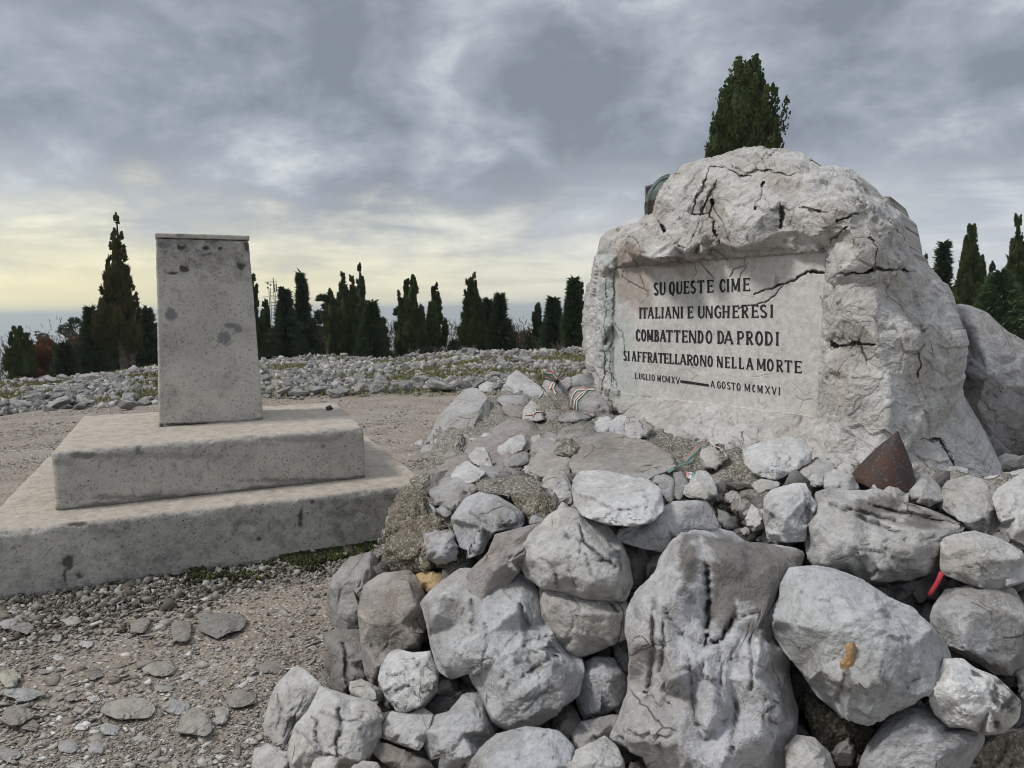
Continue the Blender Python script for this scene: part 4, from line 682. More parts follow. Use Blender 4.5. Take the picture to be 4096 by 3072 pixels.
CRACKS = [  # polylines in full picture pixels, half width, depth, dark
    ([(3304, 1090), (3260, 1084), (3235, 1090), (3200, 1108), (3160, 1125), (3110, 1148), (3060, 1160), (3015, 1172)], 5.0, .035, 1.), ([(3300, 1088), (3262, 1085), (3240, 1092)], 8, .06, 1.), ([(3130, 1140), (3100, 1180), (3060, 1210), (3000, 1222), (2950, 1235)], 3.0, .016, .9),
    ([(3330, 1108), (3370, 1096), (3430, 1092), (3500, 1082), (3580, 1078), (3660, 1092)], 5.5, .06, 1.), ([(2985, 1028), (2975, 1060), (2940, 1085), (2918, 1110)], 3., .012, .8), ([(2990, 1050), (2980, 1075), (2960, 1110)], 2.6, .01, .8),
    ([(2800, 1045), (2830, 1080), (2860, 1115)], 3., .012, .7), ([(2490, 1085), (2495, 1115), (2530, 1140), (2570, 1155), (2600, 1165)], 2.6, .01, .7), ([(2555, 1100), (2570, 1130), (2575, 1155)], 2., .008, .7), ([(2780, 1040), (2785, 1080), (2770, 1130), (2750, 1190)], 2., .006, .6),
    ([(2838, 668), (2810, 740), (2780, 800), (2768, 850), (2800, 862), (2780, 940), (2750, 1000)], 3.4, .025, .9), ([(2615, 864), (2650, 905), (2680, 950), (2715, 985), (2750, 1002)], 5., .05, 1.), ([(2733, 843), (2790, 858), (2842, 852)], 3.4, .03, .9), ([(2870, 720), (2840, 780), (2810, 830), (2800, 860)], 3., .02, .8),
    ([(2850, 800), (2845, 860), (2860, 920), (2872, 975)], 4.5, .05, .5), ([(3055, 725), (3045, 790), (3020, 830)], 3.5, .03, .9), ([(3125, 815), (3135, 860), (3120, 905)], 4, .04, .6), ([(3200, 827), (3260, 840), (3310, 848)], 3., .02, .8), ([(3345, 880), (3400, 865), (3440, 850)], 4, .04, .8),
    ([(3380, 910), (3330, 960), (3310, 1040), (3305, 1080)], 3.2, .03, .8), ([(3430, 760), (3470, 830), (3510, 870), (3570, 905)], 4, .04, .8), ([(3480, 950), (3510, 1000), (3500, 1060)], 2.5, .02, .5), ([(3320, 1374), (3380, 1384), (3430, 1370), (3500, 1382)], 5, .05, .7), ([(3440, 1350), (3455, 1420), (3480, 1490)], 2.4, .015, .8),
    ([(3530, 1570), (3560, 1620), (3570, 1665)], 2.2, .012, .8), ([(3680, 1760), (3760, 1755), (3800, 1830), (3850, 1900), (3870, 1960)], 3.2, .03, .7), ([(3670, 1380), (3680, 1450), (3670, 1530), (3700, 1600)], 3, .02, .3), ([(3560, 900), (3610, 950), (3620, 1000)], 3, .03, .8),
    ([(2455, 1090), (2454, 1200), (2450, 1300), (2446, 1400), (2448, 1540)], 2.2, .01, .9), ([(2422, 1110), (2428, 1200), (2418, 1330), (2424, 1440), (2412, 1560)], 2.6, .014, .6), ([(2462, 1290), (2480, 1320), (2500, 1360), (2498, 1420)], 1.8, .008, .7), ([(2425, 1480), (2455, 1500), (2470, 1540), (2480, 1600)], 2., .01, .8), ([(2440, 1560), (2420, 1600), (2460, 1620)], 2.2, .012, .8),
    ([(3180, 1590), (3220, 1600), (3265, 1604)], 1.8, .005, .8), ([(3280, 1180), (3290, 1210), (3296, 1240)], 2., .008, .8), ([(2468, 1068), (2700, 1052), (2900, 1036), (3306, 1005)], 2.4, .0, .55), ([(2972, 1715), (2970, 1790)], 2.4, .02, .9), ([(3025, 1720), (3030, 1760), (3032, 1790)], 2, .015, .8),
    ([(2930, 670), (2990, 690), (3060, 680), (3150, 700), (3210, 690)], 3.5, .03, .6), ([(2840, 665), (2900, 672), (2960, 700), (3010, 700)], 3., .025, .8), ([(3040, 640), (3080, 620), (3110, 600)], 3, .02, .5)]
def build_monument():
    lob = lambda x, y, c: c*.62 if (c > .09 and y < 1000 and x < 3345) else c
    global INN
    INN = [(a, b, lob(a, b, c)) for a, b, c in INN]
    pts = [(a, b) for a, b, c in OUT]+[(a, b) for a, b, c in INN]; wv = np.array([c for a, b, c in OUT]+[c for a, b, c in INN])
    ne = len(OUT); edges = [(i, (i+1) % ne) for i in range(ne)]
    k = len(pts)
    vo, eo, fo, ov, oe, of = delaunay_2d_cdt([Vector(p) for p in pts], edges, [], 1, 1e-3)
    VO = np.array([v[:] for v in vo]); wo = np.array([wv[o[0]] if len(o) and o[0] < len(wv) else 0. for o in ov])
    step = 2.9; xs = np.arange(2310, 4010, step); ys = np.arange(570, 2100, step); X, Y = np.meshgrid(xs, ys); Wg = np.full(X.shape, np.nan)
    for f in fo:
        if len(f) != 3: continue
        a, b, c = VO[list(f)]; wa, wb, wc = wo[list(f)]
        x0, x1 = np.searchsorted(xs, [min(a[0], b[0], c[0]), max(a[0], b[0], c[0])+1e-6]); y0, y1 = np.searchsorted(ys, [min(a[1], b[1], c[1]), max(a[1], b[1], c[1])+1e-6])
        if x1 <= x0 or y1 <= y0: continue
        xx = X[y0:y1, x0:x1]; yy = Y[y0:y1, x0:x1]; det = (b[1]-c[1])*(a[0]-c[0])+(c[0]-b[0])*(a[1]-c[1])
        if abs(det) < 1e-9: continue
        l1 = ((b[1]-c[1])*(xx-c[0])+(c[0]-b[0])*(yy-c[1]))/det; l2 = ((c[1]-a[1])*(xx-c[0])+(a[0]-c[0])*(yy-c[1]))/det; l3 = 1-l1-l2
        m = (l1 >= -1e-6) & (l2 >= -1e-6) & (l3 >= -1e-6); z = l1*wa+l2*wb+l3*wc; sub = Wg[y0:y1, x0:x1]; sub[m & np.isnan(sub)] = z[m & np.isnan(sub)]
    use = ~np.isnan(Wg)
    # ragged outline
    pan = inpoly(X.ravel(), Y.ravel(), PANEL).reshape(X.shape)
    def blur(A, M, it):
        A = np.where(M, A, 0.); Mf = M.astype(float)
        for _ in range(it):
            a = A.copy(); w = Mf.copy()
            for s, ax in ((1, 0), (-1, 0), (1, 1), (-1, 1)):
                a = a+np.roll(A, s, ax); w = w+np.roll(Mf, s, ax)
            A = np.where(M, a/np.maximum(w, 1), 0.)
        return A
    Ws = blur(Wg, use, 3); soft = blur(Wg, use, 14)
    # keep the frame crisp, let the natural rock be rounder
    edgezone = blur(pan.astype(float), use, 10) > .02
    Wf = np.where(edgezone, blur(Wg, use, 1), .9*Ws+.1*soft); Wf = np.where(pan, 0., Wf)
    nat = 1-np.clip(blur(pan.astype(float), use, 5)*1.3, 0, 1)
    # cracks
    crack = np.zeros(X.shape); dep = np.zeros(X.shape); rnd = np.random.RandomState(2)
    for pl, hw, dd, dark in CRACKS:
        hw = hw*.75+.75
        pl = np.array(pl, float); wig = np.stack([fbm(np.stack([X.ravel()/38, Y.ravel()/38, np.full(X.size, hw)], 1), 1, 3), fbm(np.stack([X.ravel()/38, Y.ravel()/38, np.full(X.size, hw+9)], 1), 1, 3)], 1)*9
        qx = X.ravel()+wig[:, 0]; qy = Y.ravel()+wig[:, 1]; bb = (qx > pl[:, 0].min()-12) & (qx < pl[:, 0].max()+12) & (qy > pl[:, 1].min()-12) & (qy < pl[:, 1].max()+12)
        ds = np.full(X.size, 99.); ax = np.where(bb)[0]; tt = np.zeros(len(ax)); best = np.full(len(ax), 99.); n = len(pl)-1
        for i in range(n):
            a = pl[i]; e = pl[i+1]-a; t = np.clip(((qx[ax]-a[0])*e[0]+(qy[ax]-a[1])*e[1])/(e@e), 0, 1); d = np.hypot(qx[ax]-a[0]-t*e[0], qy[ax]-a[1]-t*e[1]); u = d < best; best = np.where(u, d, best); tt = np.where(u, (i+t)/n, tt)
        taper = .45+.55*np.sin(np.clip(tt, 0.03, .97)*np.pi)
        kk = np.clip(1.25-best/(hw*taper), 0, 1); ds = np.zeros(X.size); ds[ax] = kk
        crack = np.maximum(crack, ds.reshape(X.shape)*dark); dep = np.maximum(dep, ds.reshape(X.shape)*dd)
    Wf = Wf-dep
    Pw = onplane(X[use], Y[use], Wf[use]); iy, ix = np.where(use); idx = -np.ones(X.shape, int); idx[use] = np.arange(use.sum())
    # normals
    i = idx; q = np.stack([i[:-1, :-1].ravel(), i[1:, :-1].ravel(), i[1:, 1:].ravel(), i[:-1, 1:].ravel()], 1); q = q[(q >= 0).all(1)]
    fn = np.cross(Pw[q[:, 2]]-Pw[q[:, 0]], Pw[q[:, 3]]-Pw[q[:, 1]]); fn /= np.linalg.norm(fn, axis=1)[:, None]+1e-12
    nv = np.zeros_like(Pw)
    for c in range(4): np.add.at(nv, q[:, c], fn)
    nv /= np.linalg.norm(nv, axis=1)[:, None]+1e-12
    nt_ = nat[use]; Qp = Pw.copy(); wp = Qp+.05*np.stack([fbm(Qp+3, 6, 2), fbm(Qp+9, 6, 2), fbm(Qp+15, 6, 2)], 1)
    d = .007*fbm(wp, 3.5, 3)+.0045*fbm(wp, 11, 4, .6); msk = np.clip(fbm(Qp, 3, 2)*2+.5, 0, 1)
    fa, st_, e1 = wfacet(wp, 4.2); d += .016*fa+.004*st_; fa2, st2, e2 = wfacet(wp, 11., 5.); d += .0065*fa2+.0018*st2; fa3, st3, e3 = wfacet(wp, 28., 9.); d += .0030*fa3
    d -= .005*np.clip(1-e1/.06, 0, 1)*msk; d -= .004*np.clip(1-e2/.08, 0, 1)*(1-msk)
    rid = 1-np.abs(fbm(wp+7, 6, 3))*2.4; d += .003*np.clip(rid, -1, 1)
    d = d*nt_+(1-nt_)*.0007*fbm(Qp, 25, 3)
    Pw = Pw+nv*d[:, None]
    # attributes
    xx, yy = X[use], Y[use]; nz = fbm(np.stack([xx/60, yy/60, xx*0], 1), 1, 4)
    def blob(cx, cy, rx, ry, soft=.35): rr_ = np.sqrt(((xx-cx)/rx)**2+((yy-cy)/ry)**2)+nz*.35; return np.clip((1-rr_)/soft, 0, 1)
    stain = np.maximum.reduce([blob(2520, 1120, 110, 110)*.8, blob(2560, 1190, 60, 100)*.6, blob(2510, 1015, 70, 60), blob(2660, 1050, 200, 25)*.7, blob(3140, 745, 90, 50)*.5, blob(2740, 1080, 60, 45)*.4])
    green = np.maximum.reduce([blob(2440, 1300, 40, 340)*.9, blob(2490, 1400, 50, 190)*.6, blob(2500, 1540, 70, 90)*.4])
    lich = np.maximum.reduce([blob(3110, 600, 60, 9, .5), blob(3060, 630, 30, 6), blob(3230, 640, 30, 8), blob(2990, 690, 30, 5)])
    dirt_and_band = crack[use]*np.clip(.75+nz*.8, .2, 1)
    under = blob(3060, 1000, 330, 14, .6)*.35; dirt_and_band = np.maximum(dirt_and_band, under*np.clip(nz+.5, 0, 1))  # faint dark band below the top mass, merged with the crack dirt
    sm = (1-nt_)
    nV = len(Pw)
    # close the body at the back
    e = np.concatenate([q[:, [0, 1]], q[:, [1, 2]], q[:, [2, 3]], q[:, [3, 0]]]); key = e.min(1)*10**7+e.max(1); u, cnt = np.unique(key, return_counts=True); bd = e[np.isin(key, u[cnt == 1])]; bi = np.unique(bd)
    cen = Pw[bi].mean(0); rings = []; V = Pw; cur = {int(a): int(a) for a in bi}; quads = [q]
    for rk, (sh, back) in enumerate(((.93, .22), (.78, .45), (.45, .6), (.02, .62))):
        B = cen+(Pw[bi]-cen)*sh-PN*back; B = B+.0; nm = {int(a): len(V)+j for j, a in enumerate(bi)}; V = np.concatenate([V, B])
        quads.append(np.array([[cur[int(b)], cur[int(a)], nm[int(a)], nm[int(b)]] for a, b in bd])); cur = nm
    ex = len(V)-nV; pad = lambda a: np.concatenate([a, np.zeros(ex)])
    me = mesh('boulder_body', V-TL, np.concatenate(quads), attrs={'crack': pad(dirt_and_band), 'stain': pad(stain), 'smoothp': pad(sm), 'green': pad(green)})
    ROCKS.append((Pw, q[:, [0, 1, 2]])); ROCKS.append((Pw, q[:, [0, 2, 3]]))
    return me
mon = link('monument', None, label='tall pale limestone boulder carved with a smooth inscribed panel facing left', cat='monument', loc=tuple(TL))
link('boulder_body', build_monument(), M_MON, parent=mon, col=(.54, .528, .51))

# ---- the lettering: strokes painted black on the panel
def arc(cx, cy, rx, ry, a0, a1, n=9): return [(cx+rx*math.cos(math.radians(a0+(a1-a0)*i/n)), cy+ry*math.sin(math.radians(a0+(a1-a0)*i/n))) for i in range(n+1)]
T_, K_ = .105, .175       # thin and thick stroke widths in units of cap height
GL = {
 'I': [([(.5, 0), (.5, 1)], K_)], 'L': [([(.2, 0), (.2, 1)], K_), ([(.1, .05), (.95, .05)], T_), ([(.9, .02), (.9, .22)], T_)],
 'T': [([(.5, 0), (.5, 1)], K_), ([(0, .95), (1, .95)], T_), ([(.05, .98), (.05, .80)], T_), ([(.95, .98), (.95, .80)], T_)],
 'E': [([(.22, 0), (.22, 1)], K_), ([(.1, .95), (.95, .95)], T_), ([(.2, .52), (.8, .52)], T_), ([(.1, .05), (1, .05)], T_), ([(.93, 1), (.93, .82)], T_*.8), ([(.96, .0), (.96, .2)], T_*.8), ([(.78, .6), (.78, .44)], T_*.8)],
 'F': [([(.22, 0), (.22, 1)], K_), ([(.1, .95), (1, .95)], T_), ([(.2, .52), (.8, .52)], T_), ([(.95, 1), (.95, .82)], T_*.8)],
 'H': [([(.15, 0), (.15, 1)], K_), ([(.85, 0), (.85, 1)], K_), ([(.15, .5), (.85, .5)], T_)],
 'N': [([(.12, 0), (.12, 1)], T_*1.1), ([(.12, 1), (.86, 0)], K_), ([(.88, 0), (.88, 1)], T_*1.1)],
 'M': [([(.1, 0), (.1, 1)], T_*1.1), ([(.12, 1), (.5, .15)], K_*.9), ([(.5, .15), (.88, 1)], T_), ([(.9, 0), (.9, 1)], K_)],
 'A': [([(.05, 0), (.48, 1)], T_*1.1), ([(.48, 1), (.92, 0)], K_), ([(.22, .32), (.75, .32)], T_*.9)],
 'V': [([(.05, 1), (.5, 0)], K_), ([(.5, 0), (.95, 1)], T_*1.1)], 'X': [([(.05, 1), (.92, 0)], K_), ([(.08, 0), (.95, 1)], T_*1.1)],
 'U': [([(.15, 1), (.15, .3)]+arc(.5, .3, .35, .25, 180, 270, 6), K_), (arc(.5, .3, .36, .25, 270, 360, 6)+[(.86, .3), (.86, 1)], T_*1.1)],
 'O': [(arc(.5, .5, .4, .46, 80, 280, 12), K_), (arc(.5, .5, .4, .46, 260, 460, 12), K_*.85)],
 'Q': [(arc(.5, .5, .4, .46, 80, 280, 12), K_), (arc(.5, .5, .4, .46, 260, 460, 12), K_*.85), ([(.55, .12), (.75, -.12)], K_*.8)],
 'C': [(arc(.56, .5, .42, .46, 75, 290, 14), K_), (arc(.56, .5, .40, .46, 75, 30, 4), T_), (arc(.56, .5, .40, .46, 290, 330, 4), T_)],
 'G': [(arc(.54, .5, .42, .46, 75, 285, 14), K_), (arc(.54, .5, .40, .46, 75, 30, 4), T_), ([(.66, .06), (.88, .12), (.88, .45)], K_*.8), ([(.6, .45), (1, .45)], T_)],
 'D': [([(.18, 0), (.18, 1)], K_), ([(.05, .95), (.4, .95)]+arc(.4, .5, .48, .45, 90, -90, 12)+[(.05, .05)], T_*1.4)],
 'B': [([(.18, 0), (.18, 1)], K_), ([(.05, .95), (.5, .95)]+arc(.5, .74, .3, .21, 90, -90, 7)+[(.2, .53)], T_*1.2), ([(.2, .53), (.55, .53)]+arc(.55, .29, .33, .24, 90, -90, 7)+[(.05, .05)], T_*1.4)],
 'P': [([(.18, 0), (.18, 1)], K_), ([(.05, .95), (.5, .95)]+arc(.52, .71, .36, .24, 90, -90, 8)+[(.2, .47)], T_*1.3)],
 'R': [([(.18, 0), (.18, 1)], K_), ([(.05, .95), (.5, .95)]+arc(.52, .73, .33, .22, 90, -90, 8)+[(.2, .51)], T_*1.3), ([(.45, .5), (.95, 0)], K_)],
 'S': [(arc(.5, .74, .33, .22, 30, 200, 8)+[(.3, .58), (.68, .42)]+arc(.5, .26, .35, .22, 20, -160, 8), K_*.9)]}
def stroke(pl, w, asp, rr):
    """ribbon polygon along a polyline; x is squeezed by asp (width/height)"""
    p = np.array(pl, float)*[asp, 1]; p = p+rr.normal(size=p.shape)*.006; n = len(p); tn = np.gradient(p, axis=0); tn /= np.linalg.norm(tn, axis=1)[:, None]+1e-9; nr = np.stack([-tn[:, 1], tn[:, 0]], 1)
    if n == 2:   # flared ends like a chiselled serif
        L = np.linalg.norm(p[1]-p[0]); t = np.array([0, .04, .14, .5, .86, .96, 1.]); ww = np.array([1.55, 1.35, 1., .92, 1., 1.35, 1.55]) if w >= K_*.8 and L > .5 else np.array([1.15, 1.1, 1, 1, 1, 1.1, 1.15])
        p = p[0]+(p[1]-p[0])*t[:, None]; nr = np.repeat(nr[:1], 7, 0); hw = w/2*ww*(1+rr.normal(size=7)*.04)
    else: hw = w/2*(1+rr.normal(size=n)*.04)
    return p+nr*hw[:, None], p-nr*hw[:, None]
REG.update({'T1': (2600, 1080, 5.26667), 'T3': (2530, 1300, 3.68667), 'T4': (2480, 1390, 2.98919), 'T5': (2530, 1480, 3.68667)})
LINES = [
 ('first line of the inscription', 'T1', 'S80,170 U200,325 Q405,515 U555,675 E705,820 S850,965 T1000,1140 E1195,1335 C1465,1590 I1615,1670 M1712,1885 E1955,2100', ((80, 268), (2100, 165)), ((80, 535), (2100, 440))),
 ('second line of the inscription', 'T1', 'I-228,-187 T-175,-58 A-42,75 L112,215 I243,285 A320,440 N472,612 I640,695 E785,905 U1008,1150 N1168,1320 G1355,1498 H1525,1670 E1728,1865 R1928,2065 E2130,2280 S2308,2470 I2525,2597', ((100, 783), (2560, 727)), ((100, 1020), (2560, 1003))),
 ('third line of the inscription', 'T3', 'C50,115 O130,195 M215,298 B325,385 A405,488 T497,588 T612,702 E728,812 N828,940 D962,1042 O1082,1172 D1250,1348 A1352,1480 P1542,1640 R1675,1772 O1812,1918 D1950,2065 I2105,2160', ((50, 66), (2160, 100)), ((50, 235), (2160, 305))),
 ('fourth line of the inscription', 'T4', 'S42,78 I92,110 A142,190 F208,255 F268,318 R330,382 A393,442 T455,518 E525,578 L590,645 L658,708 A718,788 R800,868 O878,935 N955,1032 O1048,1105 N1158,1228 E1255,1308 L1335,1392 L1422,1480 A1510,1590 M1635,1735 O1758,1832 R1868,1945 T1968,2055 E2080,2170', ((42, 38), (2170, 162)), ((42, 155), (2170, 308))),
 ('small dated line of the inscription', 'T5', 'L35,75 U95,132 G145,182 L195,230 I245,262 O282,325 M365,412 C435,475 M482,548 X575,620 V640,695 A1148,1212 G1245,1298 O1315,1368 S1390,1445 T1455,1515 O1535,1590 M1650,1730 C1765,1810 M1840,1915 X1955,2025 V2055,2120 I2148,2180', ((35, 40), (2178, 255)), ((35, 130), (2178, 372)))]
M_INK, gg, b = newmat('black_paint'); v, oi = objcoord(gg, True); n = gg.noise(v, 60, 5, .7); gg.l(gg.mix(gg.mr(n, .56, .72), (.018, .018, .02, 1), (.09, .088, .085, 1)), b.inputs['Base Color']); b.inputs['Roughness'].default_value = .75
rr = np.random.RandomState(4)
for li, (lab, rg, txt, top, bot) in enumerate(LINES):
    for ch in txt.split()+(['-'] if li == 4 else []):
        c = ch[0]; strips = []
        if c == '-': strips.append((np.array([(705., 147), (900, 176), (1125, 210)]), np.array([(705., 187), (900, 212), (1125, 245)])))
        else:
            x0, x1 = map(float, ch[1:].split(','))
            f = lambda x, L: L[0][1]+(x-L[0][0])*(L[1][1]-L[0][1])/(L[1][0]-L[0][0])
            ym = f((x0+x1)/2, top); yb = f((x0+x1)/2, bot); asp = (x1-x0)/(yb-ym)
            for pl, w in GL[c]:
                a, bb = stroke(pl, w*(.92 if li < 4 else .8), asp, rr)
                def tpx(q):
                    x = x0+q[:, 0]*(yb-ym); u = q[:, 1]; return np.stack([x, f(x, bot)*(1-u)+f(x, top)*u], 1)
                strips.append((tpx(a), tpx(bb)))
        Vs, Fs, n0 = [], [], 0
        for k, (a, bb) in enumerate(strips):
            m = len(a); P2 = cv(rg, np.concatenate([a, bb]))*4; W2 = onplane(P2[:, 0], P2[:, 1], .0024+.00005*(k % 7)); Vs.append(W2-TL); Fs.append(np.array([[n0+i, n0+i+1, n0+m+i+1, n0+m+i] for i in range(m-1)])); n0 += 2*m
        link('dash' if c == '-' else 'letter', mesh('letter', np.concatenate(Vs), np.concatenate(Fs), smooth=False), M_INK, parent=mon)
# ------------------------------------------------------------------ concrete pillar on two steps
def concrete_material():
    m, gg, b = newmat('weathered_concrete'); v, oi = objcoord(gg, False)
    gm = gg.n('ShaderNodeNewGeometry'); v = gm.outputs['Position']
    n1 = gg.noise(v, 3, 6, .6, .3); n2 = gg.noise(v, 16, 6, .7, .4); n3 = gg.noise(v, 62, 4, .7); n4 = gg.noise(v, 260, 2, .5)
    c = gg.mix(gg.mr(n1, .35, .65), (.53, .505, .455, 1), (.42, .40, .365, 1))
    a1 = gg.n('ShaderNodeAttribute', attribute_name='grey').outputs['Fac']; a2 = gg.n('ShaderNodeAttribute', attribute_name='patch').outputs['Fac']; a3 = gg.n('ShaderNodeAttribute', attribute_name='black').outputs['Fac']; a4 = gg.n('ShaderNodeAttribute', attribute_name='white').outputs['Fac']
    c = gg.mix(gg.mr(n2, .52, .70, 0., .45), c, (.19, .185, .175, 1))
    c = gg.mix(gg.m('MULTIPLY', a1, gg.mr(n2, .30, .62)), c, (.15, .145, .14, 1))
    c = gg.mix(gg.mr(n3, .56, .68, 0., .8), c, (.07, .068, .065, 1)); c = gg.mix(gg.mr(n3, .40, .30, 0., .5), c, (.46, .455, .43, 1))
    vd = gg.voro(v, 60); c = gg.mix(gg.m('MULTIPLY', gg.mr(vd, .14, .08), gg.mr(n2, .44, .5)), c, (.5, .49, .47, 1))
    vp = gg.voro(gg.vm('ADD', v, (3., 1., 2.)), 22); pit = gg.m('MULTIPLY', gg.mr(vp, .13, .07), gg.mr(n1, .46, .54)); c = gg.mix(gg.m('MULTIPLY', pit, .85), c, (.05, .048, .045, 1))
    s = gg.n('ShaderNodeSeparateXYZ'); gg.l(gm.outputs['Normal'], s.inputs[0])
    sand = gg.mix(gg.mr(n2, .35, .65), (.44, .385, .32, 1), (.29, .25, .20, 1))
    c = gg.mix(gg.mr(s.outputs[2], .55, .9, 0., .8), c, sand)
    c = gg.mix(a2, c, gg.mix(gg.mr(n3, .4, .6), (.17, .168, .17, 1), (.22, .215, .215, 1)))
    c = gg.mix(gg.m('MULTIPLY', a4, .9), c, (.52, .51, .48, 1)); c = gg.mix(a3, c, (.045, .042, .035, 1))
    gg.l(c, b.inputs['Base Color']); b.inputs['Roughness'].default_value = .94
    bump(gg, b, gg.m('SUBTRACT', gg.m('ADD', n2, gg.m('ADD', gg.m('MULTIPLY', n3, .7), gg.m('MULTIPLY', n4, .3))), gg.m('MULTIPLY', pit, .7)), .9, .006)
    return m
M_CONC = concrete_material()
def block(name, top, bot, rad, vox, parent, cols, chips=.010, marks=None):
    """solid with the given top and bottom corners (FL FR BR BL), rounded and worn"""
    bm = bmesh.new(); vs_ = [bm.verts.new(p) for p in list(bot)+list(top)]
    for f in ((3, 2, 1, 0), (4, 5, 6, 7), (0, 1, 5, 4), (1, 2, 6, 5), (2, 3, 7, 6), (3, 0, 4, 7)): bm.faces.new([vs_[i] for i in f])
    bmesh.ops.recalc_face_normals(bm, faces=bm.faces); bmesh.ops.bevel(bm, geom=list(bm.edges), offset=rad, segments=3, affect='EDGES', profile=.5)
    me = bpy.data.meshes.new('t'); bm.to_mesh(me); bm.free(); ob = bpy.data.objects.new('t', me); COL.objects.link(ob)
    md = ob.modifiers.new('r', 'REMESH'); md.mode = 'VOXEL'; md.voxel_size = vox
    ev = ob.evaluated_get(bpy.context.evaluated_depsgraph_get()).to_mesh()
    n = len(ev.vertices); V = np.empty(n*3, np.float32); ev.vertices.foreach_get('co', V); V = V.reshape(-1, 3).astype(float); N = np.empty(n*3, np.float32); ev.vertices.foreach_get('normal', N); N = N.reshape(-1, 3).astype(float)
    L = np.empty(len(ev.loops), np.int32); ev.loops.foreach_get('vertex_index', L); Q = L.reshape(-1, 4); Q = Q.copy()
    bpy.data.objects.remove(ob); bpy.data.meshes.remove(me)
    axis = np.abs(N).max(1); edge = np.clip((.97-np.sort(np.abs(N), axis=1)[:, 2])*0, 0, 1)
    # distance to the box edges from the normals: rounded zones have mixed normals
    d = .0025*fbm(V, 9, 4)+.0012*fbm(V, 40, 2)
    cz = np.array(top)[:, 2].mean(); tz = np.clip(1-np.abs(V[:, 2]-cz)/.035, 0, 1)*np.clip(1-np.abs(N[:, 2]), 0, 1)*1.
    ch = np.clip(fbm(V, 6, 4, .6)*1.5-.12, 0, 1); d -= chips*ch*tz*4
    if marks is not None:
        at, dd = marks(V, N); d = d+dd
    else: at = {}
    V = V+N*d[:, None]
    for k in ('grey', 'patch', 'black', 'white'): at.setdefault(k, np.zeros(n))
    c = np.mean(bot, axis=0)
    at['black'] = np.maximum(at['black'], np.clip(ch*tz*2-.45, 0, .8))
    o = link(name, mesh(name, V, Q, attrs=at), M_CONC, parent=parent); ROCKS.append((V, Q[:, [0, 1, 2]])); ROCKS.append((V, Q[:, [0, 2, 3]]))
    return o
def blobs(V, N, lst, fr):
    px, py = toPx(V); nz = fbm(V, 16, 3); n2 = fbm(V, 55, 2); face = (N@fr) < -.25; r = np.zeros(len(V))
    for cx, cy, rx, ry in lst:
        e = np.sqrt(((px-cx)/rx)**2+((py-cy)/ry)**2)+nz*.45+n2*.35; r = np.maximum(r, np.clip((1.05-e)/.3, 0, 1))
    return r*face
def c4(reg, pts, z): return [atz(p[0], p[1], z) for p in cv(reg, pts)]
ped = link('stepped_pillar', None, label='square grey concrete pillar, slightly tapered, standing on two broad concrete steps', cat='pillar')
UT = c4('D', [(108, 976), (787, 922), (728, 868), (178, 898)], .784); UB = [np.array([*p[:2], .40]) for p in UT]
wu = UT[1]-UT[0]; wu[2] = 0; wu /= np.linalg.norm(wu); ww = np.array([-wu[1], wu[0], 0]); fdir = ww
def mk_up(V, N):
    gr = blobs(V, N, cv('D', [(450, 960)]).tolist() and [(cv('D', [(x, y)])[0][0], cv('D', [(x, y)])[0][1], rx*D, ry*D) for x, y, rx, ry in ((640, 948, 100, 9), (300, 985, 200, 8), (140, 1000, 25, 10))], fdir)
    bl = blobs(V, N, [(x*D, y*D, rx*D, ry*D) for x, y, rx, ry in ((180, 985, 28, 8), (330, 1075, 160, 6), (640, 1038, 130, 5), (700, 965, 8, 5), (300, 975, 8, 14))], fdir)
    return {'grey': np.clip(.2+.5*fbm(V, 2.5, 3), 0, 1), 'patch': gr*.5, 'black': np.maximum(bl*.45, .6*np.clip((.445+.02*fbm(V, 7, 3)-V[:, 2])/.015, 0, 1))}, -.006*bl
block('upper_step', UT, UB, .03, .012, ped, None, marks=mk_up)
m_ = .358; LT = [UT[0]-wu*m_-ww*m_, UT[1]+wu*m_-ww*m_, UT[2]+wu*m_*.9+ww*m_, UT[3]-wu*m_*.9+ww*m_]; LT = [np.array([*p[:2], .418]) for p in LT]; LB = [np.array([*p[:2], -.06]) for p in LT]
def mk_lo(V, N):
    wh = blobs(V, N, [(545*D, 1144*D, 9*D, 9*D)], fdir); bl = blobs(V, N, [(x*D, y*D, rx*D, ry*D) for x, y, rx, ry in ((148, 1215, 13, 17), (140, 1245, 4, 16), (170, 1245, 10, 5), (165, 1130, 26, 8), (650, 1120, 5, 26), (675, 1085, 6, 5), (560, 1165, 5, 5))], fdir)
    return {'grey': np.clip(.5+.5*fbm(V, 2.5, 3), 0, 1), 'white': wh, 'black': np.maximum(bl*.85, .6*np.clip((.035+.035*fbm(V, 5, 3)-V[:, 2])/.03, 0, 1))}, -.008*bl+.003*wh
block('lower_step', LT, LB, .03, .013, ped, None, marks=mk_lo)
pb = c4('D', [(343, 923), (570, 906)], .784); h0 = pb[0]; h1 = pb[1]; wdt = np.linalg.norm(h1-h0); pd_ = ww*wdt*.8
tl_ = aty(337*D, 514*D, h0[1]+.045); tr_ = aty(538*D, 520*D, h1[1]+.045); zt_ = (tl_[2]+tr_[2])/2; tl_[2] = tr_[2] = zt_
PB = [h0, h1, h1+pd_, h0+pd_]; PB = [p-[0, 0, .01] for p in PB]; PT = [tl_, tr_, tr_+pd_*.86, tl_+pd_*.86]
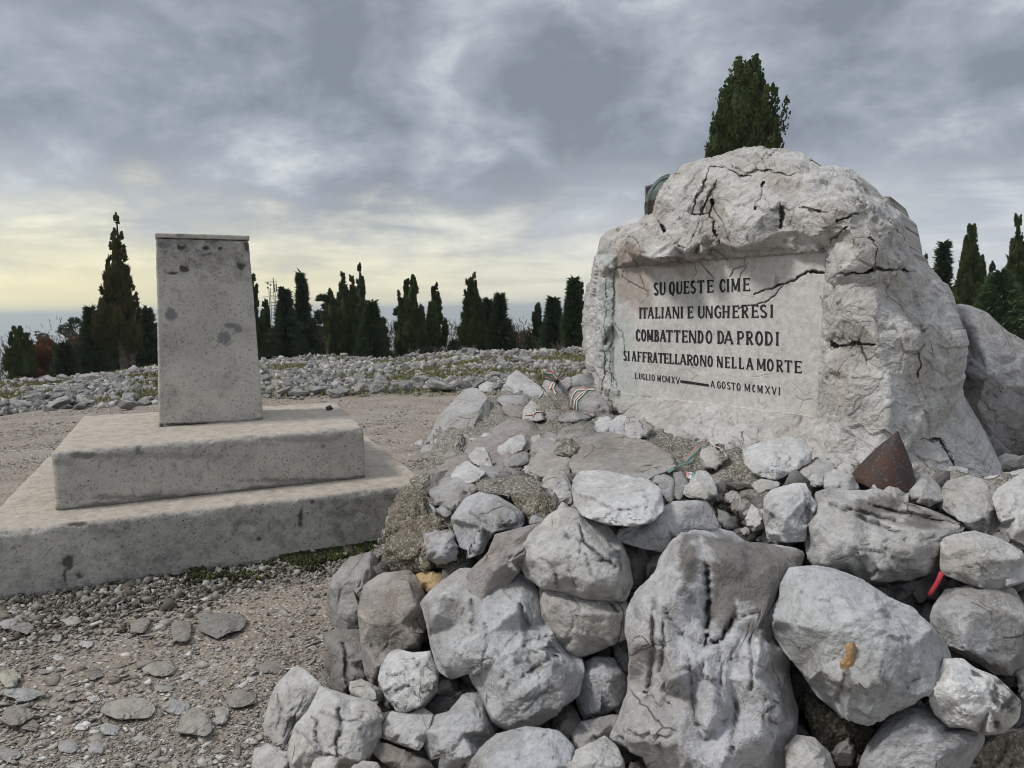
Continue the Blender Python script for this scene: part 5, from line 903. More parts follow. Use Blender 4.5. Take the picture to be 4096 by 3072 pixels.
def mk_p(V, N):
    px, py = toPx(V); top = np.clip((620*D-py)/(90*D), 0, 1)
    pa = blobs(V, N, [(x*D, y*D, rx*D, ry*D) for x, y, rx, ry in ((370, 680, 15, 14), (485, 727, 16, 17), (500, 704, 19, 8), (517, 712, 8, 9))], fdir)
    bl = blobs(V, N, [(x*D, y*D, rx*D, ry*D) for x, y, rx, ry in ((393, 535, 10, 5), (446, 536, 6, 5), (476, 536, 5, 4), (534, 533, 6, 14), (398, 581, 9, 8), (420, 918, 90, 4), (345, 921, 12, 3), (520, 575, 12, 8), (372, 590, 15, 3))], fdir)
    gr = np.clip(top*.9+.35*fbm(V, 3.5, 3)+.1, 0, 1)
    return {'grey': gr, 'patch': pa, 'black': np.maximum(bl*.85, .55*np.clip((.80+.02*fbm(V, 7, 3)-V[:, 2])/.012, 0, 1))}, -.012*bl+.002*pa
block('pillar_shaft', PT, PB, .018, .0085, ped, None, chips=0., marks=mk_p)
ct = [p+np.array([0, 0, .004])+o for p, o in zip(PT, (-wu*.006-ww*.006, wu*.006-ww*.006, wu*.006+ww*.006, -wu*.006+ww*.006))]
block('cap_slab', [p+np.array([0, 0, .034]) for p in ct], ct, .004, .0085, ped, None, chips=.0)
place('pebble', 'small dark stone lying on the upper step right of the pillar', 'stone', 'D', [(704, 880), (713, 876), (719, 882), (714, 888), (706, 886)], (.08, .09, .08), depth=atz(712*D, 886*D, .784)[1], mat=M_ROCK)

# ------------------------------------------------------------------ gravel chips, ground stones, edging, stone field
def scatter(name, P, S, tmpl, seed=0, flat=(.7, 1.), mat=None, **k):
    """many small solids joined in one mesh; P positions, S sizes, tmpl list of (V,T)"""
    r = np.random.RandomState(seed); Vs, Ts, Cs, n0 = [], [], [], 0; kind = r.randint(len(tmpl), size=len(P)); 
    for t, (bv, btr) in enumerate(tmpl):
        m = kind == t; n = m.sum()
        if not n: continue
        a = r.rand(n)*2*np.pi; ca, sa = np.cos(a), np.sin(a); s = S[m]; fl = r.uniform(*flat, n); ex = r.uniform(.7, 1.35, n)
        x = bv[None, :, 0]*ex[:, None]; y = bv[None, :, 1]/ex[:, None]; z = bv[None, :, 2]*fl[:, None]
        tl = r.normal(size=(n, 2))*.22
        X = x*ca[:, None]-y*sa[:, None]; Y = x*sa[:, None]+y*ca[:, None]; Z = z+X*tl[:, :1]+Y*tl[:, 1:]
        V = np.stack([X, Y, Z], 2)*s[:, None, None]+P[m][:, None, :]
        Vs.append(V.reshape(-1, 3)); Ts.append((btr[None]+np.arange(n)[:, None, None]*len(bv)+n0).reshape(-1, btr.shape[1])); Cs.append(np.repeat(r.rand(n), len(bv))); n0 += n*len(bv)
    me = mesh(name, np.concatenate(Vs), np.concatenate(Ts), smooth=False, attrs={'tone': np.concatenate(Cs)})
    return link(name, me, mat, **k)
def chunk(sub, seed, cuts=7, flat=.6, amp=.12):
    r = np.random.RandomState(seed); V, T = ICO[sub]; V = V*[1, .8, 1.]
    for _ in range(cuts):
        n = r.normal(size=3); n /= np.linalg.norm(n); V = V-np.clip(V@n-r.uniform(.38, .72), 0, None)[:, None]*n
    V = V*(1+amp*fbm(V+seed, 1.8, 2)[:, None]); V = V*[1, 1, flat]; return V, T
def tone_mat(name, stops, bmpd=.004, warm=True, sc=30):
    m, gg, b = newmat(name); a = gg.n('ShaderNodeAttribute', attribute_name='tone').outputs['Fac']; v = gg.n('ShaderNodeNewGeometry').outputs['Position']; n = gg.noise(v, sc, 5, .65)
    c = gg.ramp(a, stops); c = gg.mix(gg.mr(n, .42, .65, 0., .45), c, gg.mix(1., c, (.55, .54, .5, 1), 'MULTIPLY'))
    gg.l(c, b.inputs['Base Color']); b.inputs['Roughness'].default_value = .95; bump(gg, b, n, .7, bmpd); return m
M_CHIP = tone_mat('gravel_chips', [(0, (.18, .155, .13)), (.45, (.29, .262, .228)), (.8, (.365, .342, .312)), (.93, (.50, .485, .455)), (1, (.60, .59, .57))])
M_FLD = tone_mat('field_stones', [(0, (.17, .155, .14)), (.5, (.29, .277, .255)), (1, (.43, .42, .395))], .02, sc=9)
CH1 = [hull(s, 8, (1, .8, .6)) for s in range(14)]
rr = np.random.RandomState(21)
def blocked(x, y):     # inside the steps
    p = np.stack([x, y], 1); L = np.array([q[:2] for q in LT]); return inpoly(x, y, L)
def ground_pts(n, py0, py1, px0=-60, px1=1000, power=1.):
    px = rr.uniform(px0, px1, n); py = py0+(py1-py0)*rr.rand(n)**power; P = atz(px, py, 0.0); P[:, 2] = H(P[:, 0], P[:, 1]); return P, px, py
P, px, py = ground_pts(52000, 462, 800, -80, 420); nn = fbm(P, 1.4, 3); keep = ~blocked(P[:, 0], P[:, 1]) & (P[:, 1] < 16) & (rr.rand(len(P)) < .62+nn*.6)
P = P[keep]; S = np.exp(rr.normal(-4.95, .42, len(P)))*(1+.0*P[:, 1]); P[:, 2] += .018*fbm(P*[1, 1, 0], 1.1, 4)+.007*fbm(P*[1, 1, 0]+5, 9, 3)+S*.2
scatter('gravel_chips', P, S, CH1, 1, (.2, .55), M_CHIP, kind='stuff', label='loose limestone gravel chips on the path and ground', cat='gravel')
P, px, py = ground_pts(2600, 600, 800, -80, 420); P = P[~blocked(P[:, 0], P[:, 1])]; S = np.exp(rr.normal(-3.95, .35, len(P))); P[:, 2] += S*.15
scatter('stone_flakes', P, S, [hull(s, 11, (1, .8, .45)) for s in range(140, 154)], 12, (.35, .7), M_CHIP, kind='stuff', label='flat limestone flakes strewn over the near gravel', cat='gravel')
P, px, py = ground_pts(26000, 400, 470, -80, 620); keep = ~blocked(P[:, 0], P[:, 1]) & (P[:, 1] < 14.2); P = P[keep]; S = np.exp(rr.normal(-4.4, .4, len(P))); P[:, 2] += S*.15
scatter('path_gravel', P, S, CH1, 2, (.4, .8), M_CHIP, kind='stuff', label='pale gravel covering the path behind the steps', cat='gravel')
# crumbling rubble and moss along the foot of the lower step
e0, e1 = LT[0]*[1, 1, 0], LT[1]*[1, 1, 0]; t = rr.rand(9000); off = rr.gamma(1.6, .13, 9000); P = e0+(e1-e0)*t[:, None]-ww*off[:, None]; S = np.exp(rr.normal(-4.5, .5, len(P))); P[:, 2] = S*.25+.05*np.exp(-off*5)*rr.rand(len(P))
scatter('step_rubble', P, S, [hull(s, 9, (1, .8, .8)) for s in range(40, 54)], 3, (.7, 1.2), tone_mat('mossy_rubble', [(0, (.075, .065, .05)), (.4, (.16, .145, .12)), (.8, (.27, .255, .225)), (1, (.40, .39, .36))]), kind='stuff', label='crumbled rubble along the foot of the lower concrete step', cat='rubble')
t = rr.rand(7000)**.7; off = np.abs(rr.normal(0, .10, 7000)); P = e0+(e1-e0)*(.40+.56*t)[:, None]-ww*off[:, None]; m = fbm(P, 3.5, 3) > .08; P = P[m]; S = rr.uniform(.006, .014, len(P)); P[:, 2] = .02+.03*np.exp(-off[m]*8)+S*.5
scatter('moss', P, S, [chunk(1, 60, 3, 1., .5), chunk(1, 61, 3, 1., .5)], 4, (.8, 1.4), tone_mat('moss', [(0, (.012, .013, .007)), (.7, (.028, .032, .010)), (1, (.07, .09, .018))]), kind='stuff', label='dark green moss under the edge of the lower step', cat='moss')
# single stones on the gravel: (centre x, centre y, width, height) in picture B7
GS = [((1230, 280, 180, 150), 'b', 'brownish triangular rock bedded in the gravel below the step'), ((1500, 235, 380, 190), (.25, .24, .225), 'largest brown bedrock hump near the mossy foot of the step'), ((950, 250, 170, 120), 'b', 'low brown stone left of the triangular bedded rock'), ((1735, 222, 76, 40), (.50, .44, .33), 'small cream coloured stone right of the bedrock hump'),
      ((590, 375, 110, 60), 'w', 'white flat stone between the rubble and the gravel'), ((395, 470, 80, 45), 'w', 'white stone on the gravel left of centre'), ((640, 575, 120, 90), 'b', 'rounded brown stone in the gravel'), ((1080, 540, 260, 100), (.36, .345, .31), 'long beige stone bedded in the middle of the gravel'),
      ((1710, 492, 110, 80), (.40, .39, .36), 'pale rough stone near the dark cracked pile stone'), ((1850, 530, 200, 95), 'b', 'brown bedded stone touching the left foot of the pile'), ((1700, 605, 64, 70), 'w', 'white wedge standing in the gravel near the pile'), ((880, 815, 420, 180), (.35, .33, .29), 'widest pale greenish bedrock patch in the foreground gravel'),
      ((1190, 800, 200, 120), 'g', 'grey stone between the two greenish bedrock patches'), ((1320, 900, 290, 220), (.35, .335, .295), 'rounded greenish bedrock patch near the leaf shaped stone'), ((1508, 855, 105, 140), (.42, .41, .38), 'pale oval stone against the rounded bedrock patch'), ((1650, 745, 240, 150), (.31, .295, .27), 'brown topped block bedded left of the leaf shaped stone'),
      ((1345, 715, 160, 60), 'd', 'dark flat stone in the foreground gravel'), ((1120, 670, 150, 70), (.33, .32, .29), 'faint beige stone above the greenish bedrock'), ((160, 715, 290, 110), 'g', 'long grey slab at the left edge of the gravel'), ((110, 850, 260, 150), (.29, .265, .24), 'brown slab at the left edge of the gravel'), ((70, 610, 150, 140), (.42, .41, .35), 'pale lichened stone at the left edge'),
      ((205, 925, 140, 90), 'b', 'rose brown flat stone near the left edge'), ((555, 940, 110, 50), 'W', 'bright white flake in the foreground gravel'), ((745, 955, 170, 100), 'g', 'long pale stone pointing at the white flakes'), ((900, 955, 140, 60), 'w', 'upper white flake of the pair in the foreground'), ((955, 1005, 130, 80), 'w', 'lower white flake of the pair in the foreground'),
      ((475, 1065, 150, 110), 'g', 'grey rough stone low in the foreground gravel'), ((655, 1080, 115, 110), (.36, .35, .34), 'smooth grey stone low in the foreground gravel'), ((60, 1120, 160, 110), 'g', 'grey stone in the lower left corner'), ((830, 1125, 60, 60), 'w', 'small white stone near the bottom edge'), ((540, 1200, 210, 80), 'w', 'pale flat stone cut by the bottom edge'), ((870, 1170, 60, 50), 'w', 'white pebble at the bottom edge'),
      ((50, 140, 190, 100), 'w', 'white topped stone at the far left below the step'), ((60, 230, 200, 90), 'g', 'grey slab under the white topped stone'), ((150, 260, 200, 90), (.31, .30, .295), 'tilted grey stone beside the rubble on the left'), ((480, 215, 130, 80), (.40, .385, .34), 'cream stone in the crumbled rubble'), ((390, 335, 80, 60), 'g', 'small grey stone at the edge of the rubble'), ((300, 560, 90, 45), 'b', 'small flat stone left of the rounded brown one'),
      ((480, 735, 100, 60), (.33, .28, .26), 'reddish stone in the left gravel'), ((640, 745, 100, 40), 'w', 'long white chip above the greenish bedrock'), ((400, 680, 60, 35), 'w', 'white chip by the long grey slab'), ((1400, 640, 110, 60), 'g', 'grey stone above the dark flat one'), ((1260, 600, 80, 45), 'w', 'pale stone near the beige bedded one'), ((1880, 110, 120, 40), 'g', 'flat grey stone on the gravel beside the moss')]
for (cx, cy, w, h), t, lab in GS:
    r = np.random.RandomState(int(cx*7+cy)); n = 10; an = np.linspace(0, 2*np.pi, n, endpoint=False)+r.uniform(-.25, .25, n); rad = r.uniform(.66, 1.12, n)
    pts = [(cx+math.cos(a)*w/2*q, cy+math.sin(a)*h/2*q) for a, q in zip(an, rad)]; c = cv('B7', [(cx, cy)])[0]; flat = h/w < .75
    big = w > 180
    _seed[0] += 1; dpt = float(atz(c[0], c[1]+h*.25/6.8, .0)[1])-.02; s_ = dpt/FPX
    gyv = -(float(atz(c[0], c[1]-3, 0)[1])-float(atz(c[0], c[1]+3, 0)[1]))/6
    poly = cv('B7', pts); Wd, T, cc = make_rock(poly, depth=dpt+.01, seed=_seed[0]*7, sub=5 if big else 4, thick=.5, cuts=5, rough=1.2, p=2.3, crackle=.5)
    px_, py_ = toPx(Wd); dep = Wd[:, 1]+gyv*1.0*(py_-c[1]); Wd = aty(px_, py_, dep); Wd[:, 2] -= .006+.1*(Wd[:, 2].max()-Wd[:, 2].min())
    tt = TINT[t] if isinstance(t, str) else t
    link('ground_stone', mesh('ground_stone', Wd-cc, T), M_ROCK, label=lab, cat='stone', group='stones lying in the gravel', col=tt, loc=tuple(cc)); ROCKS.append((Wd, T))
# field stones
def fchunk(s):
    V, T = chunk(4, 80+s, 14, .7, .10); wp = V*1.+s*9; fa, st_, e = wfacet(wp, 2.2); fb, sb, eb = wfacet(wp, 5.5, 4.); return V*(1+.16*fa+.05*st_+.05*fb-.10*np.clip(1-e/.1, 0, 1)+.03*fbm(wp, 6, 3))[:, None], T
FT = [mesh('field_stone', *fchunk(s)) for s in range(9)]
for f in FT: f.materials.append(M_FAR)
def fstone(P, s, name, label, cat='stone', group=None, sx=1, sz=1, seed=0, col=None, tm=None):
    r = np.random.RandomState(seed); o = bpy.data.objects.new(name, FT[seed % 9] if tm is None else tm); COL.objects.link(o); o.location = P; o.scale = (s*sx, s, s*sz); o.rotation_euler = (r.normal()*.25, r.normal()*.25, r.rand()*6.28 if sx < 1.2 else r.normal()*.3)
    o['label'] = label; o['category'] = cat
    if group: o['group'] = group
    c = r.uniform(.25, .42) if col is None else col; o.color = (c, c*.99, c*.965, 1); return o
ED = [(240, 845, 50, 50), (320, 845, 110, 55), (430, 845, 110, 55), (530, 830, 110, 60), (670, 842, 140, 50), (785, 830, 90, 80), (890, 815, 120, 80), (980, 825, 55, 55), (1055, 805, 100, 90), (1135, 815, 60, 50), (1245, 800, 170, 90), (1390, 802, 110, 60), (1500, 802, 110, 52), (1605, 805, 95, 60)]
ORD = ['first', 'second', 'third', 'fourth', 'fifth', 'sixth', 'seventh', 'eighth', 'ninth', 'tenth', 'eleventh', 'twelfth', 'thirteenth', 'fourteenth', 'fifteenth', 'sixteenth']
for i, (cx, cy, w, h) in enumerate(ED):
    c = cv('A8', [(cx, cy+h/2)])[0]; G0 = atz(c[0], c[1], 0.0); s_ = G0[1]/FPX; fstone((G0[0], G0[1]+.12, .02+h/1.47467/8*s_*.75), w/1.47467/8*s_*1.05, 'edging_stone', '%s grey stone counted from the pillar in the row edging the path' % ORD[i], group='stones edging the gravel path', sx=1.25, sz=h/w*1.35+.1, seed=300+i, col=.42 if i % 4 else .33)
LF = [((-10, 1300, 120, 120), 'pale stone cut by the left edge at the border of the path'), ((205, 1290, 330, 130), 'wide pale boulder at the left border of the path'), ((600, 1280, 380, 140), 'longest low boulder at the left border of the path'), ((1370, 1305, 240, 110), 'smooth triangular grey boulder beside the pillar at the path border'), ((520, 1020, 220, 120), 'round rough boulder standing on the left crest of the stone field'), ((860, 1310, 150, 70), 'low stone right of the longest boulder'), ((950, 1270, 240, 110), 'brown shaded stone between the longest and the triangular boulder'), ((1230, 1230, 150, 90), 'pale stone above the triangular boulder'), ((950, 985, 220, 80), 'broad pale stone on the crest left of the twin trunked cypress')]
for i, ((cx, cy, w, h), lab) in enumerate(LF):
    c = cv('B4', [(cx, cy+h/2)])[0]; z = -.35
    for _ in range(12): G0 = atz(c[0], c[1], z); z = float(H(G0[0], G0[1]))
    s_ = G0[1]/FPX; fstone((G0[0], G0[1]+.15, z+h/2.765/8*s_*.8), w/2.765/8*s_*1.1, 'border_boulder', lab, group='boulders along the stone field', sx=1.2, sz=h/w*1.5, seed=400+i, col=.43)
for i, ((cx, cy, w, h), lab) in enumerate([((800, 650, 95, 70), 'double humped rock standing up on the far crest of the stone field'), ((2020, 605, 85, 50), 'dark based stone on the crest beside the monument')]):
    c = cv('A8', [(cx, cy+h/2)])[0]; G0 = aty(c[0], c[1], 23.5); fstone(tuple(G0+[0, 0, .12]), w/1.47467/8*G0[1]/FPX*1.1, 'border_boulder', lab, sx=1.2, sz=1., seed=430+i)
# 290 single stones, the largest in view, and the rest of the field as one mass
r5 = np.random.RandomState(55); cand = []
while len(cand) < 17500:
    y = 13.7+12.5*r5.rand()**1.15; x = r5.uniform(-.80, 1.05)*y
    s = float(np.exp(r5.normal(-2.85, .5)))
    if x > -3.2 and y < 14.75 and x < 5: continue
    gp = mnoise.noise((x*.35, y*.5, 3.1))
    if gp > .06 and r5.rand() < .85: continue
    cand.append((x, y, min(s, .25)))
cand.sort(key=lambda c: -c[2]/c[1])
inview = [c for c in cand if -.70 < c[0]/c[1] < .10]; top = inview[:285]; ts = set(top); rest = [c for c in cand if c not in ts]
for i, (x, y, s) in enumerate(top):
    fstone((x, y, float(H(x, y))+s*.30), s, 'field_stone', '%s limestone lump in the summit stone field %s' % ('large' if i < 25 else 'medium sized' if i < 110 else 'small', 'left of the pillar' if toPx((x, y, 0.))[0] < 160 else 'just right of the pillar' if toPx((x, y, 0.))[0] < 420 else 'near the monument'), group='stones covering the summit field', seed=1000+i)
rest = np.array(rest); P = np.stack([rest[:, 0], rest[:, 1], H(rest[:, 0], rest[:, 1])+rest[:, 2]*.25], 1)
scatter('stone_field', P, rest[:, 2], [hull(s, 13, (1, .85, .75)) for s in range(120, 136)], 8, (.7, 1.3), M_FLD, kind='stuff', label='countless small limestone lumps of the summit field', cat='stones')
n = 22000; y = 13.9+11*r5.rand(n); x = r5.uniform(-.8, 1., n)*y; P = np.stack([x, y, H(x, y)], 1); s = np.exp(r5.normal(-3.4, .4, n)); P[:, 2] += s*.3
scatter('stone_field_chips', P, s, [hull(s_, 9, (1, .8, .7)) for s_ in range(200, 212)], 9, (.6, 1.1), M_FLD, kind='stuff', label='small broken stones between the larger ones of the field', cat='stones')
# grass tufts on the field
n = 60000; y = 14.2+11*r5.rand(n); x = r5.uniform(-.8, .5, n)*y; P = np.stack([x, y, H(x, y)], 1); m = np.array([mnoise.noise((a*.35, b*.5, 3.1)) for a, b, c in P])+.05*r5.normal(size=n) > .06 ; P = P[m]; n = len(P); a = r5.rand(n)*6.28; h = r5.uniform(.03, .12, n); w = .012
ax_ = np.stack([np.cos(a)*w, np.sin(a)*w, 0*a], 1); tip = P+np.stack([r5.normal(0, .04, n), r5.normal(0, .04, n), h+.03], 1); V = np.stack([P-ax_, P+ax_, tip], 1).reshape(-1, 3)
link('grass', mesh('grass', V, np.arange(3*n).reshape(-1, 3), False, {'tone': np.repeat(r5.rand(n), 3)}), tone_mat('dry_grass', [(0, (.10, .12, .035)), (.6, (.19, .19, .07)), (1, (.32, .27, .13))]), kind='stuff', label='short yellowish grass between the field stones', cat='grass')
# ------------------------------------------------------------------ trees
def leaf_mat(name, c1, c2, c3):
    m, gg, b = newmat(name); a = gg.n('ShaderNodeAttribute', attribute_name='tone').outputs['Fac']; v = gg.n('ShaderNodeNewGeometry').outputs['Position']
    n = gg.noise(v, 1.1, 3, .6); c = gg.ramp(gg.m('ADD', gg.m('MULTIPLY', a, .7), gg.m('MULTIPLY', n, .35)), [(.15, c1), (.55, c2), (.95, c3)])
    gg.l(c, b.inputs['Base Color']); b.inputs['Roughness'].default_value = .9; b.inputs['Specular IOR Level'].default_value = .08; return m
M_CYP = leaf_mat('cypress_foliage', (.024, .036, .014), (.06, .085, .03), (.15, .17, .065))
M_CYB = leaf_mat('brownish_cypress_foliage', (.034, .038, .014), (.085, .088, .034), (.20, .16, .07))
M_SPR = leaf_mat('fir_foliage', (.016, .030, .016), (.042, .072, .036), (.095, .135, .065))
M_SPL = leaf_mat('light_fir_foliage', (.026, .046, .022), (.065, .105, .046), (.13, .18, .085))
M_RUS = leaf_mat('russet_foliage', (.08, .035, .02), (.17, .075, .04), (.26, .13, .07))
M_TWG = leaf_mat('bare_twigs', (.05, .032, .026), (.09, .062, .050), (.14, .105, .085))
M_BARK = simple('bark', (.15, .115, .085), .95, (.07, .052, .04), 8, pos=True, bmp=.8, bd=.03)
def tufts(C, Dv, L, Wd, r, tri=1):
    """leafy slivers at C pointing along Dv"""
    n = len(C); s = np.cross(Dv, r.normal(size=(n, 3))); s /= np.linalg.norm(s, axis=1)[:, None]+1e-9; s2 = np.cross(Dv, s)
    V = []; 
    for q in (s, s2)[:tri+0]:
        a = C-q*Wd[:, None]*.5; b = C+q*Wd[:, None]*.5; m = C+Dv*L[:, None]*.5+q*Wd[:, None]*.5; t = C+Dv*L[:, None]; V.append(np.stack([a, b, m, t], 1))
    V = np.concatenate(V); k = len(V); return V.reshape(-1, 3), np.arange(k*4).reshape(-1, 4), k
def core(prof, base, h, seed, ph=18, shrink=.72):
    z = np.linspace(.02, .97, 16); V = []; a = np.linspace(0, 2*np.pi, ph, endpoint=False)
    for t in z: V.append(np.stack([np.cos(a)*prof(t)*shrink, np.sin(a)*prof(t)*shrink, a*0+t*h], 1))
    V = np.concatenate(V)*1.; V[:, :2] *= (1+.25*fbm(V+seed, 1.2, 2))[:, None]; V = np.concatenate([V, [[0, 0, h*.99], [0, 0, .02*h]]]); n = 16*ph
    i = np.arange(n).reshape(16, ph); j = np.roll(i, -1, 1); T = np.concatenate([np.stack([i[:-1], j[:-1], j[1:]], 2).reshape(-1, 3), np.stack([i[:-1], j[1:], i[1:]], 2).reshape(-1, 3), np.stack([i[-1], j[-1], np.full(ph, n)], 1), np.stack([j[0], i[0], np.full(ph, n+1)], 1)])
    return V+base, T
def crown_cypress(spires, n, seed, lump=.25, tl=.19, tw=.05, spread=.5, bare=0.):
    """spires: (dx, dy, z0, height, radius, shape)"""
    r = np.random.RandomState(seed); VV, FF, TT, n0 = [], [], [], 0; CV, CT, c0 = [], [], 0
    vol = np.array([s[3]*s[4] for s in spires]); vol = vol/vol.sum()
    for (dx, dy_, z0, h, rad, sh), f in zip(spires, vol):
        prof = lambda t, sh=sh, rad=rad: rad*np.minimum(1, (t/.16+.35))*np.clip(1-t**sh, 0, 1)**1.15+.012
        m = int(n*f*2.2); nc = int(np.clip(26*h*rad**.5, 14, 240)); tc = r.rand(nc)**.85*.97; ac = r.rand(nc)*2*np.pi; cs = np.clip(rad*.24, .05, .26)
        lu = 1+lump*fbm(np.stack([np.cos(ac)*rad*1.6+dx, np.sin(ac)*rad*1.6, tc*h*.75], 1)+seed, 1.25, 3); rc = prof(tc)*r.uniform(.72, 1.0, nc)*lu+cs*.12
        CC = np.stack([dx+rc*np.cos(ac), dy_+rc*np.sin(ac), z0+tc*h], 1); tonec = r.rand(nc); cl_ = r.uniform(.7, 1.5, nc)
        k_ = r.randint(nc, size=m); u_ = r.rand(m); wv = cs*(1-u_*.85)*cl_[k_]*(1.25-tc[k_]*.7); g_ = r.normal(size=(m, 2))*.62
        out = np.stack([np.cos(ac), np.sin(ac), 0*ac], 1)[k_]
        C = CC[k_]+np.stack([g_[:, 0]*wv, g_[:, 1]*wv, (u_-.35)*cs*5.2*cl_[k_]*(1.1-tc[k_]*.6)], 1)+out*(u_*cs*.9*spread)[:, None]
        C[:, 2] = np.minimum(C[:, 2], z0+h*1.0)
        Dv = out*spread*.8+np.array([0, 0, 1.])+r.normal(size=(m, 3))*.3; Dv /= np.linalg.norm(Dv, axis=1)[:, None]
        L = tl*r.uniform(.6, 1.4, m)*np.clip(1.25-1.*tc[k_], .3, 1); W_ = tw*r.uniform(.6, 1.5, m)
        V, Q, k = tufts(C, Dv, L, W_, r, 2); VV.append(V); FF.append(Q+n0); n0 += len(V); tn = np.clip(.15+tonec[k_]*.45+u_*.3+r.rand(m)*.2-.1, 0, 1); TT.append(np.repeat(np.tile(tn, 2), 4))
        v, tr = core(prof, np.array([dx, dy_, z0]), h, seed, shrink=.66-bare); CV.append(v); CT.append(tr+c0); c0 += len(v)
    return np.concatenate(VV), np.concatenate(FF), np.concatenate(TT), np.concatenate(CV), np.concatenate(CT)
def crown_fir(h, rad, n, seed, layers=13, droop=-.15, shape=.9, tl=.23, tw=.062, topspire=0.):
    r = np.random.RandomState(seed); C, Dv, tn = [], [], []
    nb = int(layers*11)
    for b in range(nb):
        t = (b+r.rand())/nb; t = t**1.05; z = h*(.03+.96*t); R_ = rad*((1-t)**shape)*(1-topspire*np.clip((t-.45)*2.2, 0, .6))+.035; a = r.rand()*6.283; R_ *= r.uniform(.72, 1.12); m = max(5, int(1.4*n/nb*(.35+1.4*(1-t))))
        u = r.rand(m)**.7; up = .30-.35*u**1.5+droop*0; x = u*R_; zz = z+(up-.30)*R_*.8+.06*r.normal(size=m)+u*u*R_*.12; sp_ = .26*R_*(.35+u*.5)*r.normal(size=m)*.55
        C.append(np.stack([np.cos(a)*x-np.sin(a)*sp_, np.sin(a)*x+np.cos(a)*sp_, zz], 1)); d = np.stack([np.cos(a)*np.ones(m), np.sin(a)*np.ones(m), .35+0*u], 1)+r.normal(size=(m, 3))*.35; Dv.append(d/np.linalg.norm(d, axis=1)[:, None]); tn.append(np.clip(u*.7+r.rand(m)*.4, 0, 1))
    C = np.concatenate(C); Dv = np.concatenate(Dv); tn = np.concatenate(tn); m = len(C); V, Q, k = tufts(C, Dv, tl*r.uniform(.6, 1.3, m), tw*r.uniform(.6, 1.4, m), r, 2)
    prof = lambda t: rad*.62*(1-t)**shape*(1-topspire*np.clip((t-.45)*2.2, 0, .6))+.02
    v, tr = core(prof, np.zeros(3), h*.93, seed, shrink=.62); return V, Q, np.repeat(np.tile(tn, 2), 4), v, tr
def crown_pads(h, rad, n, seed, z0=.35, npads=16, flat=.28, tl=.16, tw=.05):
    """pine or round bush: separate pads of needles carried by limbs"""
    r = np.random.RandomState(seed); C, Dv, tn = [], [], []; pads = []
    for k in range(npads):
        t = z0+(1-z0)*((k+.5)/npads); a = r.rand()*6.283; R_ = rad*np.sin(np.clip((1-t)/(1-z0)*.9+.18, 0, 1)*np.pi/1.7)*r.uniform(.4, .95); pads.append((np.cos(a)*R_, np.sin(a)*R_, t*h, rad*r.uniform(.28, .48)))
    for (x, y, z, s) in pads:
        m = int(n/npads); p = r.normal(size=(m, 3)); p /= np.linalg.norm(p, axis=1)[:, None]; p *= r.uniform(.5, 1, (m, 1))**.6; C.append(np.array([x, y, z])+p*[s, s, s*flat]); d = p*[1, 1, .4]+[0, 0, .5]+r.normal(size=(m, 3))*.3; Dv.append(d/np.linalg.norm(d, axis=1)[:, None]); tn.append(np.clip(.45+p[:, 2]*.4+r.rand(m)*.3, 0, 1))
    C = np.concatenate(C); Dv = np.concatenate(Dv); m = len(C); V, Q, k = tufts(C, Dv, tl*r.uniform(.6, 1.3, m), tw*r.uniform(.6, 1.4, m), r, 2); return V, Q, np.repeat(np.tile(np.concatenate(tn), 2), 4), pads
def trunk_mesh(paths, segs=8):
    """paths: list of [(x,y,z,r),...]"""
    VV, FF, n0 = [], [], 0
    for p in paths:
        p = np.array(p, float); a = np.linspace(0, 2*np.pi, segs, endpoint=False)
        for x, y, z, rd in p: VV.append(np.stack([x+np.cos(a)*rd*(1+.12*np.sin(3*a+z*3)), y+np.sin(a)*rd, z+0*a], 1))
        m = len(p); i = np.arange(m*segs).reshape(m, segs)+n0; j = np.roll(i, -1, 1); FF.append(np.stack([i[:-1], j[:-1], j[1:], i[1:]], 2).reshape(-1, 4)); n0 += m*segs
    return np.concatenate(VV), np.concatenate(FF)
def tree(name, label, cat, pos, crown, mat, trunk, group=None):
    root = link(name, None, label=label, cat=cat, group=group, loc=tuple(pos))
    V, Q, tn = crown[:3]
    if len(crown) == 5:
        cv_, ct = crown[3:]; # inner mass as quads (degenerate free: triangles turned into quads by doubling is avoided, kept as own leaf)
        bm_v = np.concatenate([V, cv_]); me = bpy.data.meshes.new('crown'); nq = len(Q); nt3 = len(ct)
        me.vertices.add(len(bm_v)); me.vertices.foreach_set('co', bm_v.astype(np.float32).ravel()); lp = np.concatenate([Q.ravel(), (ct+len(V)).ravel()]).astype(np.int32); me.loops.add(len(lp)); me.loops.foreach_set('vertex_index', lp)
        me.polygons.add(nq+nt3); me.polygons.foreach_set('loop_start', np.concatenate([np.arange(nq)*4, nq*4+np.arange(nt3)*3]).astype(np.int32)); me.update(calc_edges=True)
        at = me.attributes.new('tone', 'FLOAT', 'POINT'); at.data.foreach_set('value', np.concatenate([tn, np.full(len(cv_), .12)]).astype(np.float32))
    else: me = mesh('crown', V, Q, False, {'tone': tn})
    link('crown', me, mat, parent=root)
    if trunk is not None: link('trunk', mesh('trunk', *trunk_mesh(trunk)), M_BARK, parent=root)
    return root
def base_at(px, Y):
    x = rays(px*D, 680*D); X = x[0]/x[1]*Y; return np.array([X, Y, float(H(X, Y))-.1])
def top_h(px, py, Y, b): return float(aty(px*D, py*D, Y)[2]-b[2])
def mpp(Y): return Y/FPX*D      # metres per picture unit (2212 wide)
TG = 'cypresses and firs beyond the stone field'
